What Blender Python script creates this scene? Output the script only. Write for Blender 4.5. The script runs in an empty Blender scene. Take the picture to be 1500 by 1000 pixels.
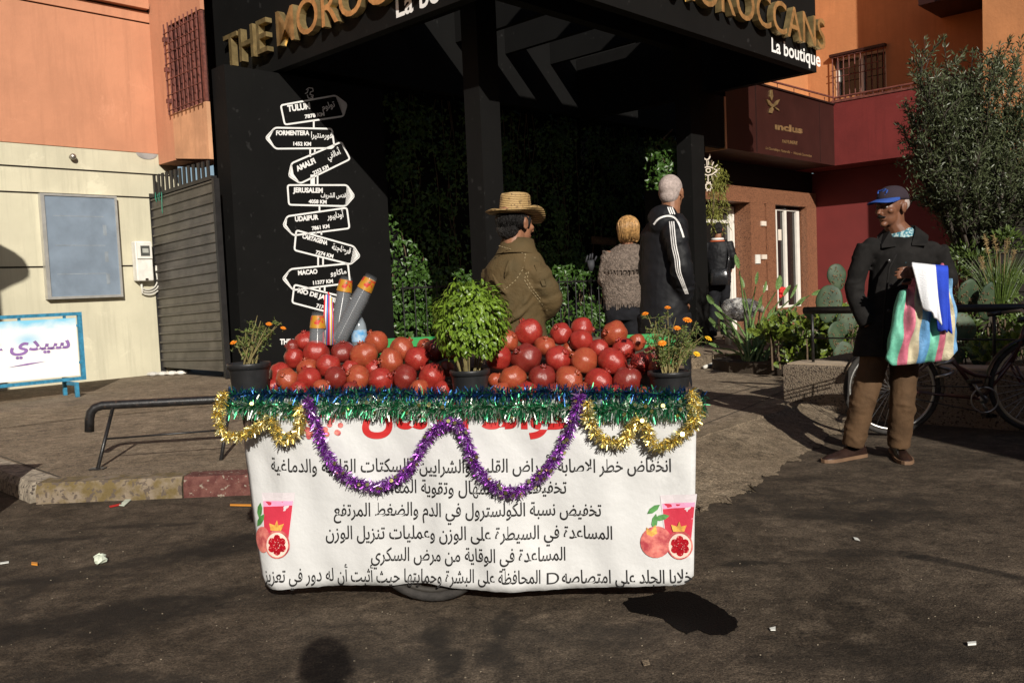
import bpy, math, random
from math import sin, cos, pi, radians, sqrt, atan2
from mathutils import Vector as V, Matrix
random.seed(7)
rnd = random.uniform
scn = bpy.context.scene
col = scn.collection
# ---------------------------------------------------------------- camera
FPX = 1285.5
PITCH, ROLL, AZ, EYE = radians(3.513), radians(-2.476), radians(44.15), 1.20
F = V((0, cos(PITCH), -sin(PITCH))); U0 = V((0, sin(PITCH), cos(PITCH))); R0 = V((1, 0, 0))
R = R0 * cos(ROLL) + U0 * sin(ROLL); U = -R0 * sin(ROLL) + U0 * cos(ROLL)
EY = V((0, 0, EYE))
cd = bpy.data.cameras.new('camera'); cam = bpy.data.objects.new('camera', cd); col.objects.link(cam)
cam.matrix_world = Matrix(((R.x, U.x, -F.x, 0), (R.y, U.y, -F.y, 0), (R.z, U.z, -F.z, EYE), (0, 0, 0, 1)))
cd.sensor_width = 36; cd.lens = FPX / 1500 * 36; cd.clip_start = .05; cd.clip_end = 500
scn.camera = cam
# ---------------------------------------------------------------- light
SUN_EL, SUN_AZ = radians(26.0), radians(-13.5)          # light travels towards this azimuth (left of straight ahead)
LD = V((sin(SUN_AZ) * cos(SUN_EL), cos(SUN_AZ) * cos(SUN_EL), -sin(SUN_EL)))
w = bpy.data.worlds.new('World'); scn.world = w; w.use_nodes = True
nt = w.node_tree; bg = nt.nodes['Background']
sky = nt.nodes.new('ShaderNodeTexSky'); sky.sky_type = 'NISHITA'; sky.sun_disc = False
sky.sun_elevation = SUN_EL; sky.sun_rotation = atan2(-LD.x, -LD.y)
nt.links.new(sky.outputs[0], bg.inputs[0]); bg.inputs[1].default_value = 0.05
sl = bpy.data.lights.new('sun', 'SUN'); sl.energy = 5.0; sl.angle = radians(.5); sl.color = (1, .945, .85)
so = bpy.data.objects.new('sun', sl); col.objects.link(so); so.location = (0, -5, 20)
so.rotation_euler = LD.to_track_quat('-Z', 'Y').to_euler()
scn.view_settings.view_transform = 'Standard'; scn.view_settings.look = 'None'
scn.view_settings.exposure = 0.33; scn.view_settings.gamma = 1
scn.cycles.transparent_max_bounces = 24
# ---------------------------------------------------------------- frames: A runs right-away along the shop fronts, B left-away
A = V((sin(AZ), cos(AZ), 0)); B = V((-cos(AZ), sin(AZ), 0)); Z = V((0, 0, 1))
def AB(a, b, z=0): return A * a + B * b + Z * z
def ray(x, y): return F * FPX + R * (x - 750) - U * (y - 500)
def G(x, y, z=0): r = ray(x, y); return EY + r * ((z - EYE) / r.z)          # ground point
def D(x, y, d): r = ray(x, y); return EY + r * (d / r.y)                    # point at a distance
def PLN(n, k):                                                             # point on the wall n.p = k
    def f(x, y): r = ray(x, y); return EY + r * ((k - EY.dot(n)) / r.dot(n))
    return f
# ---------------------------------------------------------------- mesh helpers
WL = {}
class MB:
    def __init__(s): s.v = []; s.f = []; s.m = []
    def add(s, vs, fs, mi=0):
        n = len(s.v); s.v += [V(p) for p in vs]
        for f in fs: s.f.append([i + n for i in f]); s.m.append(mi)
        return s
    def hexa(s, p, mi=0): return s.add(p, [(0, 3, 2, 1), (4, 5, 6, 7), (0, 1, 5, 4), (1, 2, 6, 5), (2, 3, 7, 6), (3, 0, 4, 7)], mi)
    def box(s, x0, x1, y0, y1, z0, z1, mi=0):
        return s.hexa([V((x, y, z)) for z in (z0, z1) for x, y in ((x0, y0), (x1, y0), (x1, y1), (x0, y1))], mi)
    def abx(s, a0, a1, b0, b1, z0, z1, mi=0):
        return s.hexa([AB(a, b, z) for z in (z0, z1) for a, b in ((a0, b0), (a1, b0), (a1, b1), (a0, b1))], mi)
    def prism(s, pts, ext, mi=0):
        n = len(pts); ext = V(ext); pts = [V(p) for p in pts]
        return s.add(pts + [p + ext for p in pts], [list(range(n))[::-1], list(range(n, 2 * n))] + [(i, (i + 1) % n, n + (i + 1) % n, n + i) for i in range(n)], mi)
    def poly(s, pts, mi=0): return s.add(pts, [list(range(len(pts)))], mi)
    def loft(s, rings, caps=True, mi=0, closed=True):
        n = len(rings[0]); vs = [p for r in rings for p in r]; fs = []
        for k in range(len(rings) - 1):
            for i in range(n if closed else n - 1):
                j = (i + 1) % n; fs.append((k * n + i, k * n + j, (k + 1) * n + j, (k + 1) * n + i))
        if caps and closed: fs.append(list(range(n))[::-1]); fs.append([len(vs) - n + i for i in range(n)])
        return s.add(vs, fs, mi)
    def tube(s, pts, rad, n=10, mi=0, caps=True, sq=None, up=None):
        pts = [V(p) for p in pts]; k = len(pts)
        if not hasattr(rad, '__len__'): rad = [rad] * k
        rings = []; u = None
        for i in range(k):
            t = (pts[min(i + 1, k - 1)] - pts[max(i - 1, 0)])
            t = t.normalized() if t.length > 1e-9 else Z
            if u is None:
                u = V(up) if up else (Z if abs(t.z) < .9 else V((1, 0, 0)))
            u = u - t * u.dot(t); u = u.normalized() if u.length > 1e-6 else t.orthogonal().normalized()
            w_ = t.cross(u); q = 1 if sq is None else (sq[i] if hasattr(sq, '__len__') else sq)
            rings.append([pts[i] + u * (cos(2 * pi * j / n) * rad[i]) + w_ * (sin(2 * pi * j / n) * rad[i] * q) for j in range(n)])
        return s.loft(rings, caps, mi)
    def lathe(s, prof, M=None, n=24, mi=0, caps=False, wob=None):
        M = M or Matrix()
        rings = [[M @ V((r * cos(2 * pi * j / n), r * sin(2 * pi * j / n), z)) for j in range(n)] for r, z in prof]
        return s.loft(rings, caps, mi)
    def ell(s, c, r, M=None, nu=16, nv=10, mi=0):
        c = V(c); M = M or Matrix.Identity(3); r = r if hasattr(r, '__len__') else (r, r, r)
        rings = []
        for k in range(nv + 1):
            t = -pi / 2 + pi * (k * .98 / nv + .01)
            rings.append([c + M @ V((r[0] * cos(t) * cos(2 * pi * j / nu), r[1] * cos(t) * sin(2 * pi * j / nu), r[2] * sin(t))) for j in range(nu)])
        return s.loft(rings, True, mi)
def obj(name, mb, mats, parent=None, smooth=False, origin=None, label=None):
    me = bpy.data.meshes.new(name)
    if parent: off = WL[parent.name]
    elif origin is not None: off = V(origin)
    else:
        n = max(1, len(mb.v)); off = V((sum(p.x for p in mb.v) / n, sum(p.y for p in mb.v) / n, min(p.z for p in mb.v)))
    me.from_pydata([p - off for p in mb.v], [], mb.f)
    mats = mats if isinstance(mats, (list, tuple)) else [mats]
    for m in mats: me.materials.append(m)
    if len(mats) > 1: me.polygons.foreach_set('material_index', mb.m)
    if smooth: me.polygons.foreach_set('use_smooth', [True] * len(me.polygons))
    me.update(); me.validate()
    return link(name, me, parent, off, label)
def link(name, me, parent, off, label=None):
    o = bpy.data.objects.new(name, me); col.objects.link(o)
    if parent: o.parent = parent
    else: o.location = off
    WL[o.name] = V(off)
    if label: o['label'] = label
    return o
def tag(o, label, cat, group=None):
    o['label'] = label; o['category'] = cat
    if group: o['group'] = group
    return o
def struct(o): o['kind'] = 'structure'; return o
def thing(name, label, cat, loc=(0, 0, 0), group=None):
    o = bpy.data.objects.new(name, None); col.objects.link(o); o.location = loc; o.empty_display_size = .1
    WL[o.name] = V(loc)
    return tag(o, label, cat, group)
def copy_thing(root, loc=None, rot=None, scale=None, label=None, group=None):
    def cp(o, par):
        c = o.copy(); col.objects.link(c); c.parent = par
        for ch in o.children: cp(ch, c)
        return c
    r = cp(root, None)
    if loc is not None: r.location = loc; WL[r.name] = V(loc)
    if rot is not None: r.rotation_euler = rot
    if scale is not None: r.scale = (scale,) * 3 if not hasattr(scale, '__len__') else scale
    if label: r['label'] = label
    if group: r['group'] = group
    return r
def refine(o, vox=None, smooth=4, disp=None, dscale=.1, seed=0, sub=0, sfac=.5):
    """make the evaluated mesh the object's own mesh: voxel remesh to one surface, smooth, wrinkle"""
    ms = list(o.data.materials)
    if vox: m = o.modifiers.new('r', 'REMESH'); m.mode = 'VOXEL'; m.voxel_size = vox; m.use_smooth_shade = True
    if smooth: m = o.modifiers.new('s', 'SMOOTH'); m.iterations = smooth; m.factor = sfac
    if sub: m = o.modifiers.new('u', 'SUBSURF'); m.levels = sub; m.render_levels = sub
    if disp:
        for k, (d, sc) in enumerate(disp if isinstance(disp, list) else [(disp, dscale)]):
            if sc < 0: t = bpy.data.textures.new('crease', 'MUSGRAVE'); t.musgrave_type = 'RIDGED_MULTIFRACTAL'; t.noise_scale = -sc; t.octaves = 3; t.lacunarity = 2.2; t.gain = 1.5; t.offset = .9
            else: t = bpy.data.textures.new('wrinkle', 'CLOUDS'); t.noise_scale = sc; t.noise_depth = 2
            m = o.modifiers.new('d', 'DISPLACE'); m.texture = t; m.strength = d; m.mid_level = .5; m.texture_coords = 'LOCAL'
    dg = bpy.context.evaluated_depsgraph_get(); dg.update()
    me = bpy.data.meshes.new_from_object(o.evaluated_get(dg)); o.modifiers.clear(); old = o.data; o.data = me
    me.materials.clear()
    for m in ms: me.materials.append(m)
    me.polygons.foreach_set('use_smooth', [True] * len(me.polygons)); bpy.data.meshes.remove(old)
    return o
# ---------------------------------------------------------------- materials
def nodes(name):
    m = bpy.data.materials.new(name); m.use_nodes = True
    return m, m.node_tree, m.node_tree.nodes['Principled BSDF']
def N(nt, t, **k):
    n = nt.nodes.new(t)
    for a, v in k.items():
        if a == 'i':
            for q, x in v.items(): n.inputs[q].default_value = x
        else: setattr(n, a, v)
    return n
def c4(c): return (max(c[0], 0), max(c[1], 0), max(c[2], 0), 1)
def noise(nt, co, scale, detail=4, rough=.55, dist=0):
    n = N(nt, 'ShaderNodeTexNoise', i={'Scale': scale, 'Detail': detail, 'Roughness': rough, 'Distortion': dist})
    nt.links.new(co, n.inputs['Vector']); return n.outputs['Fac']
def ramp(nt, f, a, b, ca=(0, 0, 0, 1), cb=(1, 1, 1, 1)):
    r = N(nt, 'ShaderNodeValToRGB'); e = r.color_ramp.elements
    e[0].position = a; e[0].color = ca; e[1].position = b; e[1].color = cb
    nt.links.new(f, r.inputs[0]); return r.outputs[0]
def mix(nt, f, a, b, mode='MIX'):
    m = N(nt, 'ShaderNodeMix', data_type='RGBA', blend_type=mode)
    for k, x in ((0, f), (6, a), (7, b)):
        if isinstance(x, (int, float)): m.inputs[k].default_value = x
        elif isinstance(x, tuple): m.inputs[k].default_value = x
        else: nt.links.new(x, m.inputs[k])
    return m.outputs[2]
def bumpn(nt, bs, h, st, dist=.01):
    b = N(nt, 'ShaderNodeBump', i={'Strength': st, 'Distance': dist}); nt.links.new(h, b.inputs['Height'])
    nt.links.new(b.outputs[0], bs.inputs['Normal'])
def mat(name, c, rough=.6, metal=0, var=.2, scale=6, bump=.15, bscale=60, c2=None, lo=.35, hi=.65, speck=None, spec=.4, bdist=.01, grime=0, sheen=0, streak=0, bst=None):
    m, nt, bs = nodes(name)
    co = N(nt, 'ShaderNodeTexCoord').outputs['Object']
    a = c4([x * (1 - var) for x in c]); b = c4([x * (1 + var) for x in c]) if c2 is None else c4(c2)
    k = ramp(nt, noise(nt, co, scale), lo, hi, a, b)
    if speck:   # (colour, scale, threshold)
        k = mix(nt, ramp(nt, noise(nt, co, speck[1], 2, .5), speck[2], speck[2] + .06), k, c4(speck[0]))
    if grime: k = mix(nt, ramp(nt, noise(nt, co, scale * .35, 6, .65, .6), .5, .72), k, c4([x * (1 - grime) for x in c]))
    if streak:
        sv = N(nt, 'ShaderNodeMapping', i={'Scale': (5, 5, .35)}); nt.links.new(co, sv.inputs[0])
        k = mix(nt, ramp(nt, noise(nt, sv.outputs[0], 1.6, 6, .7), .48, .75), k, c4([x * (1 - streak) for x in c]))
        k = mix(nt, ramp(nt, noise(nt, co, 1.1, 7, .75, .5), .58, .66, (0, 0, 0, 1), (.5,) * 3 + (1,)), k, c4([min(1, x * 1.25 + .02) for x in c]))
    nt.links.new(k, bs.inputs['Base Color'])
    bs.inputs['Roughness'].default_value = rough; bs.inputs['Metallic'].default_value = metal
    bs.inputs['Specular IOR Level'].default_value = spec
    if sheen: bs.inputs['Sheen Weight'].default_value = sheen
    if bst: sv = N(nt, 'ShaderNodeMapping', i={'Scale': bst}); nt.links.new(co, sv.inputs[0]); co = sv.outputs[0]
    if bump: bumpn(nt, bs, noise(nt, co, bscale, 5), bump, bdist)
    return m
def cloth(name, c, scale=500, var=.25, bump=.35, rough=.9): return mat(name, c, rough, var=var, scale=14, bump=bump, bscale=scale * .3, spec=.15, bdist=.004)
M = {}
# ---------------------------------------------------------------- writing
AR = {}
for ch, cp, n in zip('ءآأؤإئابةتثجحخدذرزسشصضطظعغفقكلمنهوىي',
    (0xFE80, 0xFE81, 0xFE83, 0xFE85, 0xFE87, 0xFE89, 0xFE8D, 0xFE8F, 0xFE93, 0xFE95, 0xFE99, 0xFE9D, 0xFEA1, 0xFEA5, 0xFEA9, 0xFEAB, 0xFEAD, 0xFEAF, 0xFEB1, 0xFEB5, 0xFEB9, 0xFEBD, 0xFEC1, 0xFEC5, 0xFEC9, 0xFECD, 0xFED1, 0xFED5, 0xFED9, 0xFEDD, 0xFEE1, 0xFEE5, 0xFEE9, 0xFEED, 0xFEEF, 0xFEF1),
    (1, 2, 2, 2, 2, 4, 2, 4, 2, 4, 4, 4, 4, 4, 2, 2, 2, 2, 4, 4, 4, 4, 4, 4, 4, 4, 4, 4, 4, 4, 4, 4, 4, 2, 2, 4)): AR[ch] = (cp, n)
AR['\ue000'] = (0xFEFB, 2); AR['\ue001'] = (0xFEF7, 2); AR['\ue002'] = (0xFEF9, 2)
def arabic(t):
    t = t.replace('لا', '\ue000').replace('لأ', '\ue001').replace('لإ', '\ue002'); o = []
    for i, ch in enumerate(t):
        if ch not in AR: o.append(ch); continue
        cp, n = AR[ch]; pv = t[i - 1] if i else ' '; nx = t[i + 1] if i + 1 < len(t) else ' '
        jp = pv in AR and AR[pv][1] == 4; jn = n == 4 and nx in AR and AR[nx][1] > 1
        if n == 1: k = 0
        elif n == 2: k = 1 if jp else 0
        else: k = (3 if jn else 1) if jp else (2 if jn else 0)
        o.append(chr(cp + k))
    return ''.join(o[::-1])
def text2d(s, bold=0, ext=0, res=4, spacing=1):
    c = bpy.data.curves.new('t', 'FONT'); c.body = s; c.size = 1; c.offset = bold; c.extrude = ext; c.resolution_u = res; c.space_character = spacing
    o = bpy.data.objects.new('t', c); me = bpy.data.meshes.new_from_object(o)
    vs = [v.co.copy() for v in me.vertices]; fs = [list(p.vertices) for p in me.polygons]
    bpy.data.objects.remove(o); bpy.data.curves.remove(c); bpy.data.meshes.remove(me)
    return vs, fs
def text_px(mb, s, p0, p1, h, fn, bold=0, ar=False, mi=0, cap=.7, up=None):
    """write s along the line p0-p1 (fills it), letters h high, on a surface fn(x, y) -> point"""
    vs, fs = text2d(arabic(s) if ar else s, bold)
    x0 = min(v.x for v in vs); x1 = max(v.x for v in vs); p0 = V((p0[0], p0[1])); p1 = V((p1[0], p1[1])); d = p1 - p0
    u = V((d.y, -d.x)).normalized() if up is None else V(up)
    q = [p0 + d * ((v.x - x0) / (x1 - x0)) + u * (v.y / cap * h) for v in vs]
    return mb.add([fn(p.x, p.y) for p in q], fs, mi)
def stroke(mb, pts, wd, fn, closed=True, mi=0):
    pts = [V((p[0], p[1])) for p in pts]; n = len(pts); L = []; Q = []
    for i in range(n):
        a = pts[i - 1] if (closed or i) else pts[i]; b = pts[(i + 1) % n] if (closed or i < n - 1) else pts[i]
        d1 = (pts[i] - a); d2 = (b - pts[i]); d1 = d1.normalized() if d1.length else d2.normalized(); d2 = d2.normalized() if d2.length else d1
        t = (d1 + d2).normalized(); nn = V((-t.y, t.x)); k = wd / 2 / max(.4, nn.dot(V((-d1.y, d1.x))))
        L.append(pts[i] + nn * k); Q.append(pts[i] - nn * k)
    vs = [fn(p.x, p.y) for p in L + Q]
    return mb.add(vs, [(i, (i + 1) % n, n + (i + 1) % n, n + i) for i in range(n if closed else n - 1)], mi)
def rounded(pts, r=4, k=3):
    out = []; n = len(pts); P_ = [V((p[0], p[1])) for p in pts]
    for i in range(n):
        p = P_[i]; a = P_[i - 1]; b = P_[(i + 1) % n]; da = (a - p); db = (b - p); rr = min(r, da.length * .4, db.length * .4)
        s_ = p + da.normalized() * rr; e = p + db.normalized() * rr
        for j in range(k + 1):
            t = j / k; out.append((s_ * (1 - t) ** 2 + p * 2 * t * (1 - t) + e * t * t)[:])
    return out
def toward(fn, k): # the same surface, k metres nearer the street
    return lambda x, y: fn(x, y) - LD * k
# ================================================================ ground
def ground_mat(name, c, dark, light, stain=None, bump=.5, sc=1, speck=.0, crack=.5):
    m, nt, bs = nodes(name)
    co = N(nt, 'ShaderNodeNewGeometry').outputs['Position']
    k = mix(nt, ramp(nt, noise(nt, co, 1.1 * sc, 6, .62, .8), .36, .68), c4(c), c4(dark))
    k = mix(nt, ramp(nt, noise(nt, co, 5 * sc, 6, .7, .3), .52, .8), k, c4(light))
    k = mix(nt, ramp(nt, noise(nt, co, 24, 4, .7), .5, .75), k, c4([x * .62 for x in c]))
    k = mix(nt, 1.0, k, ramp(nt, noise(nt, co, 9, 9, .82, .4), .36, .66, (.42, .41, .4, 1), (1.45, 1.43, 1.38, 1)), 'MULTIPLY')
    k = mix(nt, ramp(nt, noise(nt, co, 2.3, 8, .72, 1.2), .53, .66), k, c4([x * 1.15 for x in dark]))
    g = mix(nt, .5, ramp(nt, noise(nt, co, 120, 2, .6), .40, .62, (.3, .29, .28, 1), (1.5, 1.48, 1.44, 1)), ramp(nt, noise(nt, co, 48, 5, .8), .36, .66, (.25, .24, .22, 1), (1.6, 1.57, 1.5, 1)))
    k = mix(nt, 1.0, k, g, 'MULTIPLY')
    sp = noise(nt, co, 95, 1, .4)
    k = mix(nt, ramp(nt, sp, .74, .80), k, c4([x * 2.2 for x in c]))
    if crack:
        v = N(nt, 'ShaderNodeTexVoronoi', feature='DISTANCE_TO_EDGE', i={'Scale': .55})
        mp = N(nt, 'ShaderNodeVectorMath', operation='ADD'); nt.links.new(co, mp.inputs[0])
        nn = N(nt, 'ShaderNodeTexNoise', i={'Scale': 2.2, 'Detail': 6, 'Roughness': .7}); nt.links.new(co, nn.inputs['Vector'])
        ms = N(nt, 'ShaderNodeVectorMath', operation='SCALE', i={'Scale': .9}); nt.links.new(nn.outputs['Color'], ms.inputs[0]); nt.links.new(ms.outputs[0], mp.inputs[1])
        nt.links.new(mp.outputs[0], v.inputs['Vector'])
        cr = mix(nt, ramp(nt, noise(nt, co, .9, 2), .44, .56), (0, 0, 0, 1), ramp(nt, v.outputs['Distance'], .006, .05, (1, 1, 1, 1), (0, 0, 0, 1)))
        mm = N(nt, 'ShaderNodeMath', operation='MULTIPLY', i={1: crack}); nt.links.new(cr, mm.inputs[0])
        k = mix(nt, mm.outputs[0], k, c4([x * .22 for x in c]))
    fine = ramp(nt, noise(nt, co, 13, 9, .8, .6), .36, .58, (.6,) * 3 + (1,), (1,) * 3 + (1,))
    for st in stain or []:      # worn dark patches: (x, y, half length, half width, angle, strength)
        x, y, a, b, an, sg = st
        mp = N(nt, 'ShaderNodeMapping', vector_type='TEXTURE', i={'Location': (x, y, 0), 'Rotation': (0, 0, an), 'Scale': (a, b, 1)})
        nt.links.new(co, mp.inputs['Vector'])
        ln = N(nt, 'ShaderNodeVectorMath', operation='LENGTH'); nt.links.new(mp.outputs[0], ln.inputs[0])
        ad = N(nt, 'ShaderNodeMath', operation='MULTIPLY_ADD', i={1: 2.3, 2: -1.15}); nt.links.new(noise(nt, co, 3.2, 7, .68, .6), ad.inputs[0])
        sm = N(nt, 'ShaderNodeMath', operation='ADD'); nt.links.new(ln.outputs['Value'], sm.inputs[0]); nt.links.new(ad.outputs[0], sm.inputs[1])
        f = mix(nt, 1.0, ramp(nt, sm.outputs[0], .5, 1.1, (sg,) * 3 + (1,), (0, 0, 0, 1)), fine, 'MULTIPLY')
        k = mix(nt, f, k, c4([x_ * .13 for x_ in c]))
    nt.links.new(k, bs.inputs['Base Color']); bs.inputs['Roughness'].default_value = .85; bs.inputs['Specular IOR Level'].default_value = .2
    hb = N(nt, 'ShaderNodeMath', operation='ADD'); nt.links.new(noise(nt, co, 130, 3, .7), hb.inputs[0]); nt.links.new(noise(nt, co, 30, 4, .6), hb.inputs[1])
    bumpn(nt, bs, hb.outputs[0], bump, .02)
    return m
def gp(x, y): p = G(x, y); return p.x, p.y
ST = []
for x, y, a, b, an, sg in ((330, 800, .62, .16, .55, .95), (150, 905, .85, .2, .35, .9), (520, 720, .5, .12, .1, .6), (90, 790, .45, .06, .1, .7), (60, 850, .5, .05, .1, .6), (210, 770, .3, .05, 0, .7),
                           (640, 935, .07, .2, .12, .85), (655, 975, .05, .16, -.2, .85), (738, 915, .05, .2, -.1, .75), (730, 960, .06, .16, .3, .7), (1290, 755, .5, .16, -.25, .75), (1250, 810, .3, .06, -.1, .6), (1420, 830, .35, .04, -.9, .8), (1180, 700, .3, .05, .1, .45), (1340, 815, .05, .03, 0, 1), (1260, 960, .5, .12, 0, .45), (1090, 825, .12, .04, 0, .8)):
    px_, py_ = gp(x, y); ST.append((px_, py_, a * 1.1, b * 1.15, an, min(1, sg * 1.1)))
M['road'] = ground_mat('asphalt', (.115, .09, .068), (.036, .027, .019), (.18, .142, .108), ST, .55, crack=.8)
M['pave'] = ground_mat('pavement_concrete', (.25, .2, .15), (.16, .125, .092), (.31, .255, .195), None, .3, crack=.35)
M['gravel'] = ground_mat('gravelly_concrete', (.33, .265, .195), (.2, .155, .11), (.4, .33, .25), None, .9, 2, crack=0)
M['kerb'] = mat('kerb_stone', (.25, .21, .16), .9, var=.4, scale=18, bump=.6, bscale=70, speck=((.07, .055, .045), 40, .58))
M['kerby'] = mat('kerb_yellow_paint', (.17, .12, .045), .9, var=.35, scale=12, bump=.6, bscale=70, c2=(.18, .14, .1), lo=.4, hi=.62, speck=((.08, .06, .045), 28, .56))
M['kerbr'] = mat('kerb_red_paint', (.11, .03, .024), .85, var=.35, scale=16, bump=.6, bscale=70, c2=(.12, .045, .035), lo=.4, hi=.6, speck=((.22, .18, .14), 42, .62))
mb = MB().poly([(-80, -40, 0), (80, -40, 0), (80, 90, 0), (-80, 90, 0)])
struct(obj('road', mb, M['road'], origin=(0, 0, 0)))
ZS = .12
K0 = V((-2.96, 5.38, 0)); K1 = V((.72, 5.36, 0)); K2 = V((2.38, 7.32, 0)); KL = K0 + B * 14
PW0 = V((2.35, 7.6, 0))                                   # near corner of the planter wall, which runs along -B
sw = [KL, K0, K1, K2, PW0, PW0 - B * 12, V((60, 20, 0)), V((60, 80, 0)), V((-60, 80, 0)), V((-60, 30, 0))]
mb = MB().prism([p + Z * .02 for p in sw], Z * (ZS - .02))
struct(obj('pavement', mb, M['pave'], origin=(0, 0, 0)))
mb = MB()
def kerb_run(mb, p, q, mi, j=0):
    d = (q - p).normalized(); n = V((d.y, -d.x, 0))
    t = int((q - p).length / .11) + 1; rings = []
    for i in range(t + 1):
        c = p + (q - p) * (i / t); e = rnd(-.006, .006)
        rings.append([c + n * (.055 + e) + Z * .0, c + n * (.05 + e) + Z * (.085 + rnd(-.008, .004)), c + n * (.025 + e) + Z * (ZS + .006 + rnd(-.004, .003)), c - n * .12 + Z * (ZS + .008), c - n * .12 + Z * .01])
    mb.loft(rings, True, mi)
kerb_run(mb, KL, K0 + B * .02, 0); c1 = K0 + (K1 - K0) * .245; 
kerb_run(mb, K0, c1 - V((.006, 0, 0)), 1); kerb_run(mb, c1 + V((.006, 0, 0)), K0 + (K1 - K0) * .55, 2); kerb_run(mb, K0 + (K1 - K0) * .555, K1, 1); 
struct(obj('kerb', mb, [M['kerb'], M['kerby'], M['kerbr']], origin=K0))
mb = MB(); kerb_run(mb, K1, K2, 0)
struct(obj('kerb', mb, [M['gravel']], origin=K1))
# gravel band and joints in the pavement
gb = [G(x, y, ZS) for x, y in ((-60, 634), (0, 628), (130, 612), (340, 592), (340, 574), (200, 586), (0, 604), (-60, 611))]
struct(obj('gravel_band', MB().poly([p + Z * .004 for p in gb]), M['gravel']))
M['joint'] = mat('joint_dirt', (.05, .04, .03), .95)
mb = MB()
for q in (((-30, 631), (120, 612), (330, 585)), ((0, 668), (90, 700)), ((1032, 588), (1110, 566)), ((1030, 622), (1095, 597), (1150, 572)), ((-30, 590), (150, 575), (330, 553))):
    pts = [G(x, y, ZS) + Z * .005 for x, y in q]
    for a, b in zip(pts, pts[1:]):
        n = (b - a).cross(Z).normalized() * .006; mb.poly([a - n, b - n, b + n, a + n])
struct(obj('pavement_joint', mb, M['joint']))
ap = [(960, 664, 0), (1022, 648, 0), (1110, 614, 0), (1190, 594, 0), (1260, 616, 0), (1190, 660, 0), (1140, 690, 0), (1090, 725, 0), (1035, 745, 0), (980, 752, 0)]
def on_line(t): return K1.lerp(K2, t) + Z * (ZS + .004)
def outer(t):
    q = [(1005, 752), (1035, 745), (1090, 725), (1140, 690), (1185, 662), (1225, 635), (1262, 616)]; f = t * (len(q) - 1); i = min(len(q) - 2, int(f)); f -= i
    p = G(q[i][0] + (q[i + 1][0] - q[i][0]) * f + rnd(-3, 3) + 9 * sin(t * 37) * sin(t * 91), q[i][1] + (q[i + 1][1] - q[i][1]) * f + rnd(-2, 2) + 4 * sin(t * 53)); return p + Z * .003
def outer_s(t):
    q = [(1005, 752), (1035, 745), (1090, 725), (1140, 690), (1185, 662), (1225, 635), (1262, 616)]; f = t * (len(q) - 1); i = min(len(q) - 2, int(f)); f -= i
    return G(q[i][0] + (q[i + 1][0] - q[i][0]) * f, q[i][1] + (q[i + 1][1] - q[i][1]) * f) + Z * .003
mb = MB(); NA, NB = 180, 12; vs = []
for i in range(NA + 1):
    a = on_line(-.15 + 1.22 * i / NA); b = outer(i / NA)
    for j in range(NB + 1): t = j / NB; p = a.lerp(b if j == NB else outer_s(i / NA), t); p.z = ZS * (1 - t) ** 1.3 + .004 + (rnd(-.003, .003) if 0 < j < NB else 0); vs.append(p)
mb.add(vs, [(i * (NB + 1) + j, i * (NB + 1) + j + 1, (i + 1) * (NB + 1) + j + 1, (i + 1) * (NB + 1) + j) for i in range(NA) for j in range(NB)][::1])
struct(obj('gravel_apron', mb, M['gravel'], None, True))
# black wet spill beside the cart
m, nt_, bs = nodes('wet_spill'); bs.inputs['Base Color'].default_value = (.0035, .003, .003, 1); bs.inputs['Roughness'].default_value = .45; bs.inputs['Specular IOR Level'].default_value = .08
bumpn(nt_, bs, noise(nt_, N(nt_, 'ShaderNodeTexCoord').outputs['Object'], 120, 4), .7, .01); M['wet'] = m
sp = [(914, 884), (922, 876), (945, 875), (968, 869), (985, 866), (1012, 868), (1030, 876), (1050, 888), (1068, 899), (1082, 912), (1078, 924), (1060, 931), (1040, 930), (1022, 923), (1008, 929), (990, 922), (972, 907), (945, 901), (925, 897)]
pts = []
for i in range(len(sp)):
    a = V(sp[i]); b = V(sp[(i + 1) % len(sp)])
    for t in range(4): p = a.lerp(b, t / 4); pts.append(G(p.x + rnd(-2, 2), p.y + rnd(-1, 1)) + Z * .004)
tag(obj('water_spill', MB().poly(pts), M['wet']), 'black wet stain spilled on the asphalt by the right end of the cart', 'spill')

# ================================================================ left building
M['beige'] = mat('beige_paint', (.49, .455, .335), .8, var=.08, scale=1.2, bump=.2, bscale=25, grime=.16, streak=.2)
M['orange'] = mat('orange_plaster', (.45, .2, .112), .85, var=.07, scale=1.5, bump=.35, bscale=16, grime=.16, streak=.16)
M['orange2'] = mat('orange_patch', (.5, .26, .14), .85, var=.12, scale=3, bump=.3, bscale=16, grime=.25, streak=.3)
M['groove'] = mat('groove_dark', (.03, .022, .015), .9)
M['rust'] = mat('rusty_red_iron', (.12, .035, .025), .7, var=.4, scale=20)
M['darkred'] = mat('dark_red_shutter', (.05, .014, .012), .7, var=.3, scale=8)
M['grey'] = mat('grey_cement', (.25, .24, .23), .9)
WB = 13.12; ZB = 3.44
lb = thing('plaster_building', 'building with orange plaster above a cream painted base behind the blue sign', 'building', AB(4, WB, 0))
segs = [(0.05, 1.75), (1.775, 2.765), (2.79, 3.115), (3.14, ZB)]
mb = MB()
for z0, z1 in segs: mb.abx(-8, 6.3, WB, WB + .4, z0, z1)
mb.abx(-8, 6.3, WB + .02, WB + .39, .04, ZB - .01, 1)
obj('base_wall', mb, [M['beige'], M['groove']], lb)
mb = MB().abx(-8, 6.03, WB - .012, WB + .4, ZB + .002, 5.36); mb.abx(6.055, 6.9, WB - .012, WB + .4, ZB - .1, 9); mb.abx(-8, 6.03, WB - .012, WB + .4, 5.385, 5.53)
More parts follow.
